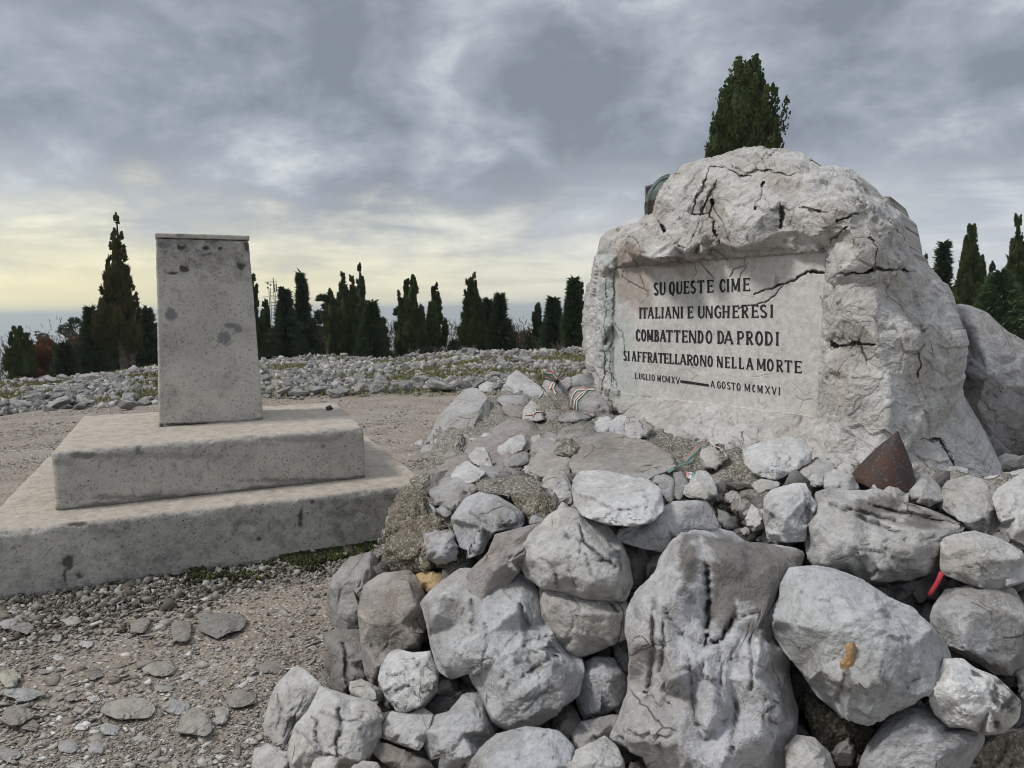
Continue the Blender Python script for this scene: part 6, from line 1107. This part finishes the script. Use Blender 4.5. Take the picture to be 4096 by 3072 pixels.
def cyp(label, px, top, half, Y, spires=None, mat=None, n=3400, seed=0, shape=2.0, lump=.38, trunk=None, z0=.3, **k):
    b = base_at(px, Y); h = top_h(px, top, Y, b); w = half*mpp(Y)*.88
    if spires is None: sp_ = [(0, 0, z0, h-z0, w, shape)]
    else:
        sp_ = []
        for (sx, sy, sw, sz) in spires: hh = top_h(sx, sy, Y, b); sp_.append(((sx-px)*mpp(Y), random.Random(int(sx)).uniform(-.3, .3)*w, max(z0, sz), hh-max(z0, sz), sw*mpp(Y)*.9, shape))
    cr = crown_cypress(sp_, n, seed+int(px), lump, **k)
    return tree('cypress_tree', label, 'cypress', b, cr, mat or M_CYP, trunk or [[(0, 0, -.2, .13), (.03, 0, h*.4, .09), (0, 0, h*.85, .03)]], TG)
def fir(label, px, top, half, Y, n=3600, seed=0, mat=None, **k):
    b = base_at(px, Y); h = top_h(px, top, Y, b); w = half*mpp(Y); cr = crown_fir(h, w, n, seed+int(px), **k)
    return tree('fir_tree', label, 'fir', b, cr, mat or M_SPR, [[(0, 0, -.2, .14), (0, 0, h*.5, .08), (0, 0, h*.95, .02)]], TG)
random.seed(3)
# left group
cyp('broad dark cypress with a blunt top at the far left', 33, 712, 31, 24, n=4200, shape=5, lump=.2, spires=[(34, 708, 24, 0), (22, 730, 16, 0), (44, 735, 17, 0)])
b_ = base_at(258, 26.5)
cyp('tall ragged brownish cypress on two bare trunks, left of the pillar', 258, 456, 47, 26.5, spires=[(252, 580, 36, 1.0), (263, 456, 13, 2.4), (256, 505, 20, 2.2), (228, 645, 24, .9), (282, 600, 19, 1.3), (241, 545, 15, 2.2), (238, 630, 32, 1.0), (275, 655, 24, 1.)], mat=M_CYB, n=12000, shape=2.4, lump=.75, trunk=[[(.1, 0, -.2, .2), (.05, 0, .8, .14), (-.2, 0, 2.4, .1), (0, 0, 5, .05)], [(.28, .1, -.2, .13), (.3, .1, 1.0, .1), (.5, .1, 2.6, .06)]], z0=.9, spread=.45, tl=.18, tw=.05, bare=.25)
fir('low dark fir at the left, in front of the russet scrub', 132, 745, 32, 28, n=3600, shape=.75)
fir('dark fir filling the space left of the two trunked cypress', 196, 665, 48, 31, n=5200, shape=.8)
fir('dark fir between the two trunked cypress and the pillar', 318, 668, 42, 31, n=4600, shape=.75)
fir('squat dark fir behind the pillar on its left side', 300, 700, 40, 34, n=3000, shape=.6)
# centre group
cyp('slim cypress grazing the right edge of the pillar', 549, 592, 17, 28, n=3000, shape=2.4)
cyp('short slim cypress between the pillar and the wide fir', 574, 640, 13, 30, n=2200, shape=2.6)
fir('wide fir with a bent tip below the telecom mast', 617, 624, 52, 29, n=6500, shape=.85, topspire=.9, layers=14)
fir('fir with a long jagged leader right of the telecom mast', 654, 592, 42, 31, n=5600, shape=1.05, topspire=1., layers=16)
cyp('cluster of dark cypress spires in the middle of the tree line', 742, 587, 40, 28, spires=[(716, 622, 15, 0), (728, 650, 18, 0), (745, 587, 17, 0), (763, 590, 15, 0), (752, 640, 22, 0), (735, 700, 26, 0)], n=8500, shape=1.7, lump=.3)
cyp('tallest slender cypress behind the dark cluster', 781, 568, 13, 33, n=3000, shape=3.0, lump=.15)
fir('bushy pointed fir right of the dark cypress cluster', 803, 657, 38, 27, n=5200, shape=.8, topspire=.6)
cyp('thin cypress left of the broad double topped one', 864, 628, 11, 30, n=2200, shape=2.8)
cyp('broad double topped cypress with lighter green foliage', 887, 597, 27, 27, spires=[(880, 600, 18, 0), (892, 596, 19, 0), (898, 650, 18, 0)], n=5200, shape=4.5, lump=.3, mat=M_CYB if False else M_CYP)
cyp('narrow pointed cypress standing alone before the plain', 941, 612, 20, 28, n=3400, shape=1.35, lump=.25)
cyp('loose topped cypress with two leaders in the middle distance', 1021, 587, 25, 27, spires=[(1023, 587, 17, 0), (1013, 600, 15, 0), (1030, 640, 17, 0), (1010, 660, 16, 0)], n=6000, shape=1.9, lump=.4)
fir('left fir of the leaning pair near the monument', 1055, 650, 22, 29, n=3400, shape=.8, topspire=.5)
fir('right fir of the leaning pair near the monument', 1080, 640, 30, 28.5, n=4200, shape=.9, topspire=.4)
fir('tiny far fir left of the bare bush', 1114, 718, 10, 44, n=900, shape=.9)
fir('tiny far fir in the middle of the dip', 1129, 716, 9, 46, n=800, shape=.9)
cyp('tiny far cypress spike in the dip', 1143, 707, 4, 46, n=500)
cyp('small dark cypress with a sharp tip in the right group', 1164, 655, 15, 29, n=2600, shape=1.6)
fir('spreading fir between the sharp cypress and the monument', 1195, 648, 26, 28, n=4200, shape=.8, topspire=.3)
fir('tall dark fir touching the left side of the monument', 1240, 606, 25, 27, n=5200, shape=.72, topspire=.3)
cyp('thin cypress spike against the monument', 1256, 612, 7, 29, n=1500, shape=2.6)
# behind the monument
bT = 21.
cyp('big bushy cypress rising above the top of the monument', 1598, 128, 84, bT, spires=[(1600, 132, 76, 1.), (1588, 134, 26, 3.), (1614, 130, 28, 3.), (1576, 160, 34, 2.), (1634, 158, 32, 2.), (1560, 228, 36, 1.), (1626, 228, 26, 1.), (1600, 185, 62, .5), (1545, 240, 34, .5), (1540, 290, 30, .4), (1638, 262, 30, .4), (1600, 250, 72, .4)], n=26000, shape=7., lump=.5, tl=.17, tw=.055, spread=.4)
cyp('very slim far cypress right behind the monument shoulder', 1985, 527, 6, 34, n=900, shape=2.4)
cyp('second very slim far cypress behind the monument shoulder', 1994, 540, 6, 35, n=900, shape=2.4)
fir('dark layered fir right of the monument', 2033, 525, 34, 27, n=5200, shape=.75, topspire=.4)
cyp('tall pointed cypress with a lower shoulder, right of the monument', 2087, 487, 34, 26, spires=[(2085, 487, 32, 0), (2103, 545, 20, 0)], n=7500, shape=1.5, lump=.16)
cyp('rounded cypress leaning on the tall pointed one', 2116, 552, 18, 29, n=3000, shape=1.8)
cyp('slim tip of a cypress over the light fir', 2139, 562, 9, 28, n=1600, shape=2.)
fir('light green fir at the right edge above the leaning boulder', 2158, 592, 72, 22, n=12000, shape=.62, mat=M_SPL, tl=.20, tw=.05)
cyp('very tall cypress at the right edge of the view', 2192, 460, 24, 25, n=6000, spires=[(2190, 460, 20, 0), (2206, 525, 22, 0), (2190, 560, 24, 0)], shape=1.9, lump=.2)
# pines
def pine(label, px, top, half, Y, n=2600, **k):
    b = base_at(px, Y); h = top_h(px, top, Y, b); w = half*mpp(Y); V, Q, tn, pads = crown_pads(h, w, n, int(px), **k)
    limbs = [[(0, 0, -.2, .16), (.05, 0, h*.5, .11), (0, 0, h*.93, .04)]]+[[(0, 0, p[2]*.82, .04), (p[0]*.5, p[1]*.5, p[2]*.93, .03), (p[0], p[1], p[2], .012)] for p in pads]
    return tree('pine_tree', label, 'pine', b, (V, Q, tn), M_SPR, limbs, 'pines beyond the stone field')
pine('flat layered pine behind the central firs', 706, 640, 36, 38, n=3600, z0=.55)
pine('spindly little pine in the gap at the left', 78, 714, 13, 60, n=700, z0=.4, flat=.2)
pine('rounded dark pine left of the two trunked cypress', 152, 690, 34, 52, n=3600, z0=.4, flat=.6)
pine('low pine behind the broad left cypress', 100, 722, 26, 56, n=2400, z0=.3, flat=.6)
pine('pine peeping between the cypresses before the plain', 918, 705, 14, 40, n=1500, z0=.4, flat=.5)
pine('small pine left of the loose topped cypress', 990, 708, 18, 38, n=1700, z0=.3, flat=.5)
pine('pale tipped pine beside the bushy pointed fir', 822, 690, 16, 36, n=1500, z0=.3, flat=.6)
for lab, px, py, hw, Y in (('orange russet bush behind the low fir', 160, 735, 26, 33.5), ('orange russet bush beside the two trunked cypress', 192, 728, 26, 33), ('brownish russet bush next to the broad left cypress', 95, 745, 44, 33), ('dull russet bush low at the left', 70, 760, 40, 30)):
    b = base_at(px, Y); h = top_h(px, py, Y, b); V, Q, tn, pads = crown_pads(h, hw*mpp(Y), 5200, int(px)+3, z0=.1, flat=1.1, npads=22)
    tree('russet_bush', lab, 'bush', b, (V, Q, tn), M_RUS, [[(0, 0, -.2, .06), (0, 0, h*.7, .02)]], 'autumn bushes')
rf = np.random.RandomState(31)
for k, px in enumerate(list(range(205, 340, 38))+list(range(575, 1260, 58))):
    fir('low dark fir in the dense row behind the front trees %s' % ('left of the pillar' if px < 340 else 'between pillar and centre' if px < 850 else 'between centre and monument'), px+rf.uniform(-12, 12), rf.uniform(712, 742)+(18 if px < 340 else 0), rf.uniform(20, 34), rf.uniform(35, 42), n=1500, shape=.7)
for k, px in enumerate((2290, 2370, 2480, 2600, 2700)):
    fir('dark fir of the row past the right edge of the stone field', px, rf.uniform(600, 660), rf.uniform(28, 42), rf.uniform(27, 33), n=1500, shape=.75)
# bare woodland behind everything: thin twigs
r = np.random.RandomState(12); n = 60000; Y = r.uniform(36, 62, n); X = r.uniform(-.78, .25, n)*Y; cell = fbm(np.stack([X*.22, Y*.22, 0*X], 1), 1, 3); hb = H(X, Y); Zt = 2.3+1.*cell+1.3*sstep(-12, -20, X); z = r.rand(n)**.7*np.clip(Zt, 1, None)+hb
C = np.stack([X, Y, z], 1); Dv = r.normal(size=(n, 3))*.35+[0, 0, 1]; Dv /= np.linalg.norm(Dv, axis=1)[:, None]; V, Q, k = tufts(C, Dv, r.uniform(.12, .35, n), r.uniform(.02, .05, n), r, 1)
link('bare_woodland', mesh('bare_woodland', V, Q, False, {'tone': np.repeat(r.rand(n), 4)}), M_TWG, kind='stuff', label='leafless brown woodland on the slope behind the cypresses', cat='woodland')
n = 26000; Y = r.uniform(62, 130, n); X = r.uniform(-.8, .8, n)*Y; hb = H(X, Y); z = hb+r.rand(n)*3.6*(.6+.5*fbm(np.stack([X*.08, Y*.08, 0*X], 1), 1, 3)); C = np.stack([X, Y, z], 1); Dv = r.normal(size=(n, 3))*.6+[0, 0, 1]; Dv /= np.linalg.norm(Dv, axis=1)[:, None]; V, Q, k = tufts(C, Dv, r.uniform(.4, .9, n), r.uniform(.2, .5, n), r, 1)
link('far_woodland', mesh('far_woodland', V, Q, False, {'tone': np.repeat(r.rand(n), 4)}), M_SPR, kind='stuff', label='far woodland on the slope below the summit', cat='woodland')
# twiggy bare bushes right before the monument
for lab, px, py, hw, Yb in (('leafless twiggy bush on the crest beside the monument', 1205, 735, 26, 25.6), ('small leafless bush on the crest in the middle', 1000, 745, 16, 26.)):
    b = base_at(px, Yb); P_ = []
    for k in range(46):
        a = r.rand()*6.28; s = r.uniform(.3, 1)*hw*mpp(Yb); h = r.uniform(.4, 1)*top_h(px, py, Yb, b); P_.append([(0, 0, 0, .014), (math.cos(a)*s*.4, math.sin(a)*s*.4, h*.6, .009), (math.cos(a)*s, math.sin(a)*s, h, .004)])
    o = link('bare_bush', mesh('bare_bush', *trunk_mesh(P_, 4)), simple('twig_bark', (.14, .12, .10)), label=lab, cat='bush', loc=tuple(b))

# ------------------------------------------------------------------ telecom mast
def boxes(lst):
    Vs, Fs, n0 = [], [], 0; c = np.array([[x, y, z] for z in (-.5, .5) for y in (-.5, .5) for x in (-.5, .5)]); f = np.array([[0, 2, 3, 1], [4, 5, 7, 6], [0, 1, 5, 4], [2, 6, 7, 3], [0, 4, 6, 2], [1, 3, 7, 5]])
    for (cx, cy, cz, sx, sy, sz) in lst: Vs.append(c*[sx, sy, sz]+[cx, cy, cz]); Fs.append(f+n0); n0 += 8
    return np.concatenate(Vs), np.concatenate(Fs)
Ym = 150.; base = base_at(590, Ym); u = mpp(Ym); zt = lambda py: float(aty(590*D, py*D, Ym)[2]-base[2])
M_MET = simple('galvanised_steel', (.20, .20, .20), .6, (.15, .15, .15)); mast = link('telecom_mast', None, label='thin steel lattice telecom mast with antennas behind the firs', cat='mast', loc=tuple(base)); Hm = zt(622); L_ = []
for sx in (-1, 1):
    for sy in (-1, 1): L_.append((sx*5*u, sy*5*u, Hm/2, 1.2*u, 1.2*u, Hm))
link('corner_posts', mesh('corner_posts', *boxes(L_), False), M_MET, parent=mast)
L_ = []; z = 0
while z < Hm: L_.append((0, -5*u, z, 10*u, .8*u, .8*u)); L_.append((-5*u, 0, z, .8*u, 10*u, .8*u)); L_.append((5*u, 0, z, .8*u, 10*u, .8*u)); z += 7*u
link('cross_bars', mesh('cross_bars', *boxes(L_), False), M_MET, parent=mast)
link('platform', mesh('platform', *boxes([(-1*u, 0, zt(609), 26*u, 6*u, 1.2*u)]), False), M_MET, parent=mast)
for py, w in ((641, 34), (654, 20), (660, 30)): link('side_arm', mesh('side_arm', *boxes([(-4*u, 0, zt(py), w*u, 1*u, 1*u)]), False), M_MET, parent=mast)
link('spike', mesh('spike', *boxes([(4*u, 0, (zt(600)+zt(625))/2, 1.6*u, 1.6*u, 25*u)]), False), M_MET, parent=mast)
for dx_ in (5, 9.5): link('panel_antenna', mesh('panel_antenna', *boxes([(dx_*u+.6*u, -1*u, (zt(613)+zt(631))/2, 2.6*u, 2*u, 18*u)]), False), simple('antenna_grey', (.26, .26, .26)), parent=mast)
for dx_, py in ((-8, 612), (-8, 621), (-2, 615)):
    V, T = ICO[2]; link('dish_antenna', mesh('dish_antenna', V*[2.4*u, 1.2*u, 2.6*u]+[dx_*u, -2*u, zt(py)], T), simple('dish_grey', (.24, .24, .24)), parent=mast)

# ------------------------------------------------------------------ things lying on the pile
Vt, Tt, n0 = [], [], 0
for V, T in ROCKS: Vt.append(V); Tt.append(np.asarray(T)+n0); n0 += len(V)
BV = BVHTree.FromPolygons(np.concatenate(Vt).tolist(), np.concatenate(Tt).tolist())
def hit(px, py, lift=.004, default=3.):
    d = rays(px, py); d = Vector(d).normalized(); loc, nrm, i, dist = BV.ray_cast(Vector(CAMP), d)
    if loc is None: return aty(px, py, default), Vector((0, -1, 0))
    if nrm.dot(d) > 0: nrm = -nrm
    return np.array(loc)-np.array(d)*lift*1.5+np.array(nrm)*lift, nrm
def densify(p, n=24):
    p = np.array(p, float); s = np.r_[0, np.cumsum(np.hypot(*np.diff(p, axis=0).T))]; t = np.linspace(0, s[-1], n); return np.stack([np.interp(t, s, p[:, 0]), np.interp(t, s, p[:, 1])], 1)
def cloth(nm, c):
    m, gg, b = newmat(nm); v = gg.n('ShaderNodeNewGeometry').outputs['Position']; gg.l(gg.mix(gg.mr(gg.noise(v, 40, 3, .6), .35, .7), (*c, 1), (*[x*.8 for x in c], 1)), b.inputs['Base Color']); b.inputs['Roughness'].default_value = .85; return m
M_G, M_W, M_R = cloth('ribbon_green', (.08, .22, .16)), cloth('ribbon_white', (.62, .62, .60)), cloth('ribbon_red', (.48, .17, .13))
M_G2, M_R2 = cloth('faded_ribbon_green', (.20, .42, .36)), cloth('faded_ribbon_red', (.62, .34, .28))
def ribbon_strip(paths, reg, lift=.006, mats=None, depth=None):
    """paths: list of (list of (x,y), half width px) ; green/white/red stripes across"""
    mats = mats or (M_G, M_W, M_R); Vs, Fs, mi, n0 = [], [], [], 0
    for P_, hw, follow in paths:
        p = densify(cv(reg, P_), 22); tn = np.gradient(p, axis=0); tn /= np.linalg.norm(tn, axis=1)[:, None]+1e-9; nr = np.stack([-tn[:, 1], tn[:, 0]], 1); s = hw*.75/REG[reg][2]/4
        rowc = [hit(q[0], q[1], lift)[0][1] for q in p]
        if not follow: rowc = np.linspace(rowc[0], rowc[-1], len(rowc)); 
        else: rowc = np.convolve(np.r_[rowc[:1]*2, rowc, rowc[-1:]*2] if False else np.concatenate([[rowc[0]]*2, rowc, [rowc[-1]]*2]), np.ones(5)/5, 'valid')
        rows = []
        for j in range(7):
            v_ = (j/6-.5)*2*s; q = p+nr*v_; W_ = []
            for k_, (a, dpt) in enumerate(zip(q, rowc)):
                h_ = hit(a[0], a[1], lift)[0][1] if follow else dpt
                W_.append(aty(a[0], a[1], min(h_, dpt+.03) - .0015*math.sin(j*1.7+k_*.6)))
            rows.append(np.array(W_))
        A = np.concatenate(rows); Vs.append(A); m = len(p)
        for j in range(6):
            for k_ in range(m-1): Fs.append([n0+j*m+k_, n0+j*m+k_+1, n0+(j+1)*m+k_+1, n0+(j+1)*m+k_]); mi.append(j//2)
        n0 += len(A)
    me = mesh('ribbon', np.concatenate(Vs), Fs); [me.materials.append(m) for m in mats]; me.polygons.foreach_set('material_index', np.array(mi, np.int32)); return me
def ribbon(label, *a, **k):
    o = link('ribbon', ribbon_strip(*a, **k), None, label=label, cat='ribbon'); sm_ = o.modifiers.new('solidify', 'SOLIDIFY'); sm_.thickness = .0012; return o
ribbon('bow of green white and red ribbon tied round the furthest wrapped stone', [([(1210, 440), (1130, 440), (1035, 400)], 34, False), ([(1210, 430), (1150, 350), (1045, 330)], 40, False), ([(1215, 440), (1260, 380), (1300, 330)], 44, False), ([(1210, 440), (1280, 420), (1345, 370)], 30, False), ([(1190, 440), (1130, 500), (1095, 580)], 34, True), ([(1195, 450), (1150, 560), (1190, 660)], 26, True)], 'B2')
ribbon('thin red white ribbon trailing over the big angular rock', [([(785, 385), (850, 410), (940, 500), (1015, 575), (990, 640), (940, 710)], 14, True), ([(940, 705), (1020, 712)], 14, False)], 'B2', mats=(M_G, M_W, M_R2))
ribbon('striped ribbon bands wrapped over the large cracked stone by the monument', [([(1660, 590), (1560, 640), (1470, 740), (1450, 880)], 22, True), ([(1650, 600), (1590, 660), (1500, 750), (1495, 890)], 20, True), ([(1650, 580), (1500, 590), (1440, 660), (1415, 760), (1420, 870)], 22, True), ([(1440, 640), (1390, 760), (1350, 860), (1325, 920)], 13, False), ([(1760, 590), (1690, 585), (1620, 575)], 16, True)], 'B2')
ribbon('thin striped ribbon wound round the small pointed stone', [([(735, 950), (820, 935), (920, 905), (985, 905)], 16, True), ([(735, 960), (830, 955), (900, 915)], 10, True), ([(900, 865), (890, 905), (850, 985)], 9, True)], 'B2')
ribbon('long faded green and pink ribbon looping off the round stone', [([(1330, 410), (1200, 410), (1050, 520), (900, 670), (780, 790)], 62, False)], 'B5', mats=(M_G2, M_W, M_R2), lift=.05)
ribbon('lower faded tail of the ribbon curling onto the brown slab', [([(960, 740), (880, 830), (700, 870), (540, 950), (400, 1045)], 38, False)], 'B5', mats=(M_G2, M_W, M_G2), lift=.03)
ribbon('knot of the faded ribbon on top of the round stone', [([(1290, 370), (1370, 420), (1340, 480)], 40, False), ([(1390, 460), (1530, 500), (1650, 640), (1690, 700)], 16, True)], 'B5', mats=(M_W, M_G2, M_R2), lift=.03)
ribbon('short end of red white and green ribbon stuck behind the pale angular stone', [([(880, 1190), (900, 1050)], 130, False)], 'B5', mats=(M_R2, M_W, M_G2), lift=.01)
# rusty cone: nose of a shell
def lathe(prof, n=40):
    a = np.linspace(0, 2*np.pi, n, endpoint=False); V = np.concatenate([np.stack([np.cos(a)*r_, np.sin(a)*r_, a*0+z_], 1) for r_, z_ in prof]); m = len(prof); i = np.arange(m*n).reshape(m, n); j = np.roll(i, -1, 1); return V, np.stack([i[:-1], j[:-1], j[1:], i[1:]], 2).reshape(-1, 4)
def rust_mat():
    m, gg, b = newmat('rusted_iron'); v, oi = objcoord(gg, False); n = gg.noise(v, 14, 6, .65, .4); n2 = gg.noise(v, 90, 4, .6)
    c = gg.mix(gg.mr(n, .38, .60), (.062, .028, .018, 1), (.040, .032, .032, 1)); c = gg.mix(gg.mr(n2, .55, .72, 0., .6), c, (.16, .14, .13, 1)); gg.l(c, b.inputs['Base Color']); b.inputs['Roughness'].default_value = .72; b.inputs['Metallic'].default_value = .15; b.inputs['Specular IOR Level'].default_value = .4; bump(gg, b, gg.m('ADD', n, gg.m('MULTIPLY', n2, .4)), .5, .004); return m
M_RUST = rust_mat()
cA, cB = cv('A6', [(1415, 195), (1330, 520)]); Yc = float(pdepth(*cB))-.1; s_ = Yc/FPX; Pb = aty(cB[0], cB[1], Yc); Pt = aty(cA[0], cA[1], Yc-.02); ax = Pt-Pb; hh = np.linalg.norm(ax); rad = 198/6.32*s_
prof = [(rad*.985, -.01)]+[(rad*(1-t)+rad*.07*math.sin(t*math.pi)+.0, hh*t) for t in np.linspace(0, .93, 14)]+[(rad*.055, hh*.955), (rad*.035, hh*.985), (rad*.002, hh)]
V, Q = lathe(prof); Z = Vector(ax).normalized(); Rm = Z.to_track_quat('Z', 'Y').to_matrix(); V = V@np.array(Rm).T; V = V+(.0015*fbm(V, 25, 3))[:, None]
co = link('rusty_cone', mesh('rusty_cone', V, Q), M_RUST, label='rusted conical iron shell nose standing among the stones at the foot of the monument', cat='shell nose', loc=tuple(Pb))
# rust strip
def strip3d(reg, pts, thick=.004, lift=.012, mat=None, dz=None, **k):
    p = cv(reg, [q[:2] for q in pts]); hw = [q[2]/REG[reg][2]/4 for q in pts]; y0 = [hit(a[0], a[1], lift)[0][1] for a in p]; y0 = np.linspace(y0[0], y0[-1], len(p)) if dz is None else np.full(len(p), min(y0))
    tn = np.gradient(p, axis=0); tn /= np.linalg.norm(tn, axis=1)[:, None]; nr = np.stack([-tn[:, 1], tn[:, 0]], 1); V = np.concatenate([[aty(a[0]+n[0]*h, a[1]+n[1]*h, y) for a, n, h, y in zip(p, nr, hw, y0)], [aty(a[0]-n[0]*h, a[1]-n[1]*h, y-.01) for a, n, h, y in zip(p, nr, hw, y0)]]); m = len(p)
    me = mesh(k['name'], V, [[i, i+1, m+i+1, m+i] for i in range(m-1)], False); k.pop('name'); o = link(me.name, me, mat, **k); q = o.modifiers.new('solidify', 'SOLIDIFY'); q.thickness = thick; return o
strip3d('A6', [(330, 560, 22), (400, 562, 14), (500, 565, 10), (640, 553, 8), (760, 538, 6), (860, 528, 4)], name='rust_strip', mat=M_RUST, label='thin rusted iron strip under the small white stone', cat='iron strip')
M_RED = simple('red_tape', (.42, .035, .05), .5, (.34, .03, .045)); rt = strip3d('B6', [(140, 1325, 22), (105, 1400, 20), (60, 1470, 16), (30, 1512, 12)], name='red_strip', mat=M_RED, lift=.02, label='bright red tape end hanging from the gap under the angular block', cat='tape', dz=1, thick=.006)
strip3d('B6', [(128, 1345, 2.5), (90, 1410, 2.5), (52, 1470, 2.5), (34, 1500, 2.)], name='white_line', mat=M_W, lift=.036, parent=rt, dz=1, thick=.001)
# mud nest on the lichen boulder
c = cv('A7', [(1305, 705)])[0]; Pn, nn_ = hit(c[0], c[1], 0.); pts = cv('A7', [(1285, 625), (1330, 610), (1345, 680), (1330, 740), (1345, 800), (1310, 815), (1265, 770), (1255, 720), (1290, 670)]); Wd, T, cc = make_rock(pts, depth=Pn[1]+.004, thick=.8, cuts=1, rough=1.2, seed=9, sub=4, p=2., facet=False)
link('mud_nest', mesh('mud_nest', Wd-cc, T), simple('dried_mud', (.42, .27, .13), .95, (.28, .17, .08), 60, bmp=.8), label='orange brown mud wasp nest stuck on the face of the lichen spotted boulder', cat='nest', loc=tuple(cc))
# plate and bronze helmet at the back left of the monument top
def onback(px, py, w): return onplane(px, py, w)
M_BRZ = None; m, gg, b = newmat('green_bronze'); v, oi = objcoord(gg, False); n = gg.noise(v, 12, 5, .6, .5)
sx_ = gg.n('ShaderNodeSeparateXYZ'); gg.l(v, sx_.inputs[0]); cbr = gg.mix(gg.mr(n, .35, .65), (.085, .11, .10, 1), (.14, .17, .155, 1)); at_ = gg.n('ShaderNodeAttribute', attribute_name='rust').outputs['Fac']; gg.l(gg.mix(at_, cbr, (.14, .075, .04, 1)), b.inputs['Base Color']); b.inputs['Roughness'].default_value = .7; b.inputs['Metallic'].default_value = .2; M_BRZ = m
hp = cv('B1', [(455, 1260), (443, 1100), (448, 950), (490, 780), (560, 640), (680, 480), (780, 390), (930, 325), (1060, 335), (1250, 480), (1150, 900), (850, 1280), (600, 1330)]); Yh = float(onplane(2640, 800, -.12)[1])+.05
Wd, T, cc = make_rock(hp, depth=Yh, thick=.8, cuts=0, rough=.10, seed=3, sub=5, p=2.0, crackle=0)
hx, hy = toPx(Wd); q = (cv('B1', [(560, 1000)])[0]); rust = np.clip(1.2-np.hypot((hx-q[0])/2.2, (hy-q[1])/11), 0, 1)
hel = link('helmet', None, label='green bronze helmet mounted behind the upper left corner of the monument', cat='helmet', loc=tuple(cc)); link('helmet_shell', mesh('helmet_shell', Wd-cc, T, attrs={'rust': rust}), M_BRZ, parent=hel)
rim = densify(cv('B1', [(520, 1220), (500, 1050), (510, 900), (560, 740), (640, 600), (760, 470), (900, 400), (1010, 390)]), 16); tn = []
def tube(P3, rad, n=8):
    P3 = np.array(P3); t = np.gradient(P3, axis=0); t /= np.linalg.norm(t, axis=1)[:, None]; a = np.cross(t, [0, 1, .2]); a /= np.linalg.norm(a, axis=1)[:, None]; b_ = np.cross(t, a); th = np.linspace(0, 2*np.pi, n, endpoint=False); V = np.concatenate([p+np.outer(np.cos(th), x)*rad+np.outer(np.sin(th), y)*rad for p, x, y in zip(P3, a, b_)]); m = len(P3); i = np.arange(m*n).reshape(m, n); j = np.roll(i, -1, 1); return V, np.stack([i[:-1], j[:-1], j[1:], i[1:]], 2).reshape(-1, 4)
bvh_h = BVHTree.FromPolygons(Wd.tolist(), T.tolist()); P3 = []
for a in rim:
    l_ = bvh_h.ray_cast(Vector(CAMP), Vector(rays(a[0], a[1])).normalized())[0]; P3.append(np.array(l_) if l_ is not None else aty(a[0], a[1], Yh))
V, Q = tube(P3, .007); link('helmet_rim', mesh('helmet_rim', V-cc, Q, attrs={'rust': np.zeros(len(V))}), M_BRZ, parent=hel)
Yp = Yh+.16; pl = [aty(*p, Yp) for p in cv('B1', [(445, 575), (700, 505), (1000, 420), (1000, 1300), (445, 1300)])]
plate = link('plate', None, label='small framed brown plate standing behind the helmet', cat='plate', loc=tuple(pl[0])); 
def slab(corn, t, nm, mat):
    V = np.array([np.array(c_)-pl[0] for c_ in corn]+[np.array(c_)-pl[0]+[0, t, 0] for c_ in corn]); n = len(corn); bm = bmesh.new(); vs_ = [bm.verts.new(v_) for v_ in V]; bm.faces.new(vs_[:n][::-1]); bm.faces.new(vs_[n:]); [bm.faces.new([vs_[i], vs_[(i+1) % n], vs_[n+(i+1) % n], vs_[n+i]]) for i in range(n)]; bmesh.ops.recalc_face_normals(bm, faces=bm.faces); me = bpy.data.meshes.new(nm); bm.to_mesh(me); bm.free(); return link(nm, me, mat, parent=plate)
slab(pl, .012, 'plate_frame', simple('plate_steel', (.42, .42, .44), .45)); inn = [aty(*p, Yp-.003) for p in cv('B1', [(470, 600), (700, 535), (980, 455), (980, 1280), (466, 1280)])]; slab(inn, .002, 'plate_face', simple('plate_brown', (.10, .085, .08), .6))

# ------------------------------------------------------------------ air
hz = bpy.data.materials.new('haze'); hz.use_nodes = True; hz.node_tree.nodes.clear(); gg = G(hz.node_tree); pvv = gg.n('ShaderNodeVolumePrincipled'); o_ = gg.n('ShaderNodeOutputMaterial'); gg.l(pvv.outputs[0], o_.inputs['Volume']); pvv.inputs['Color'].default_value = (.88, .95, .96, 1); pvv.inputs['Density'].default_value = .00045; pvv.inputs['Anisotropy'].default_value = .2
V, Q = boxes([(0, 0, (-217+22)/2, 130000, 130000, 239)]); link('haze', mesh('haze', V, Q, False), hz, kind='stuff')
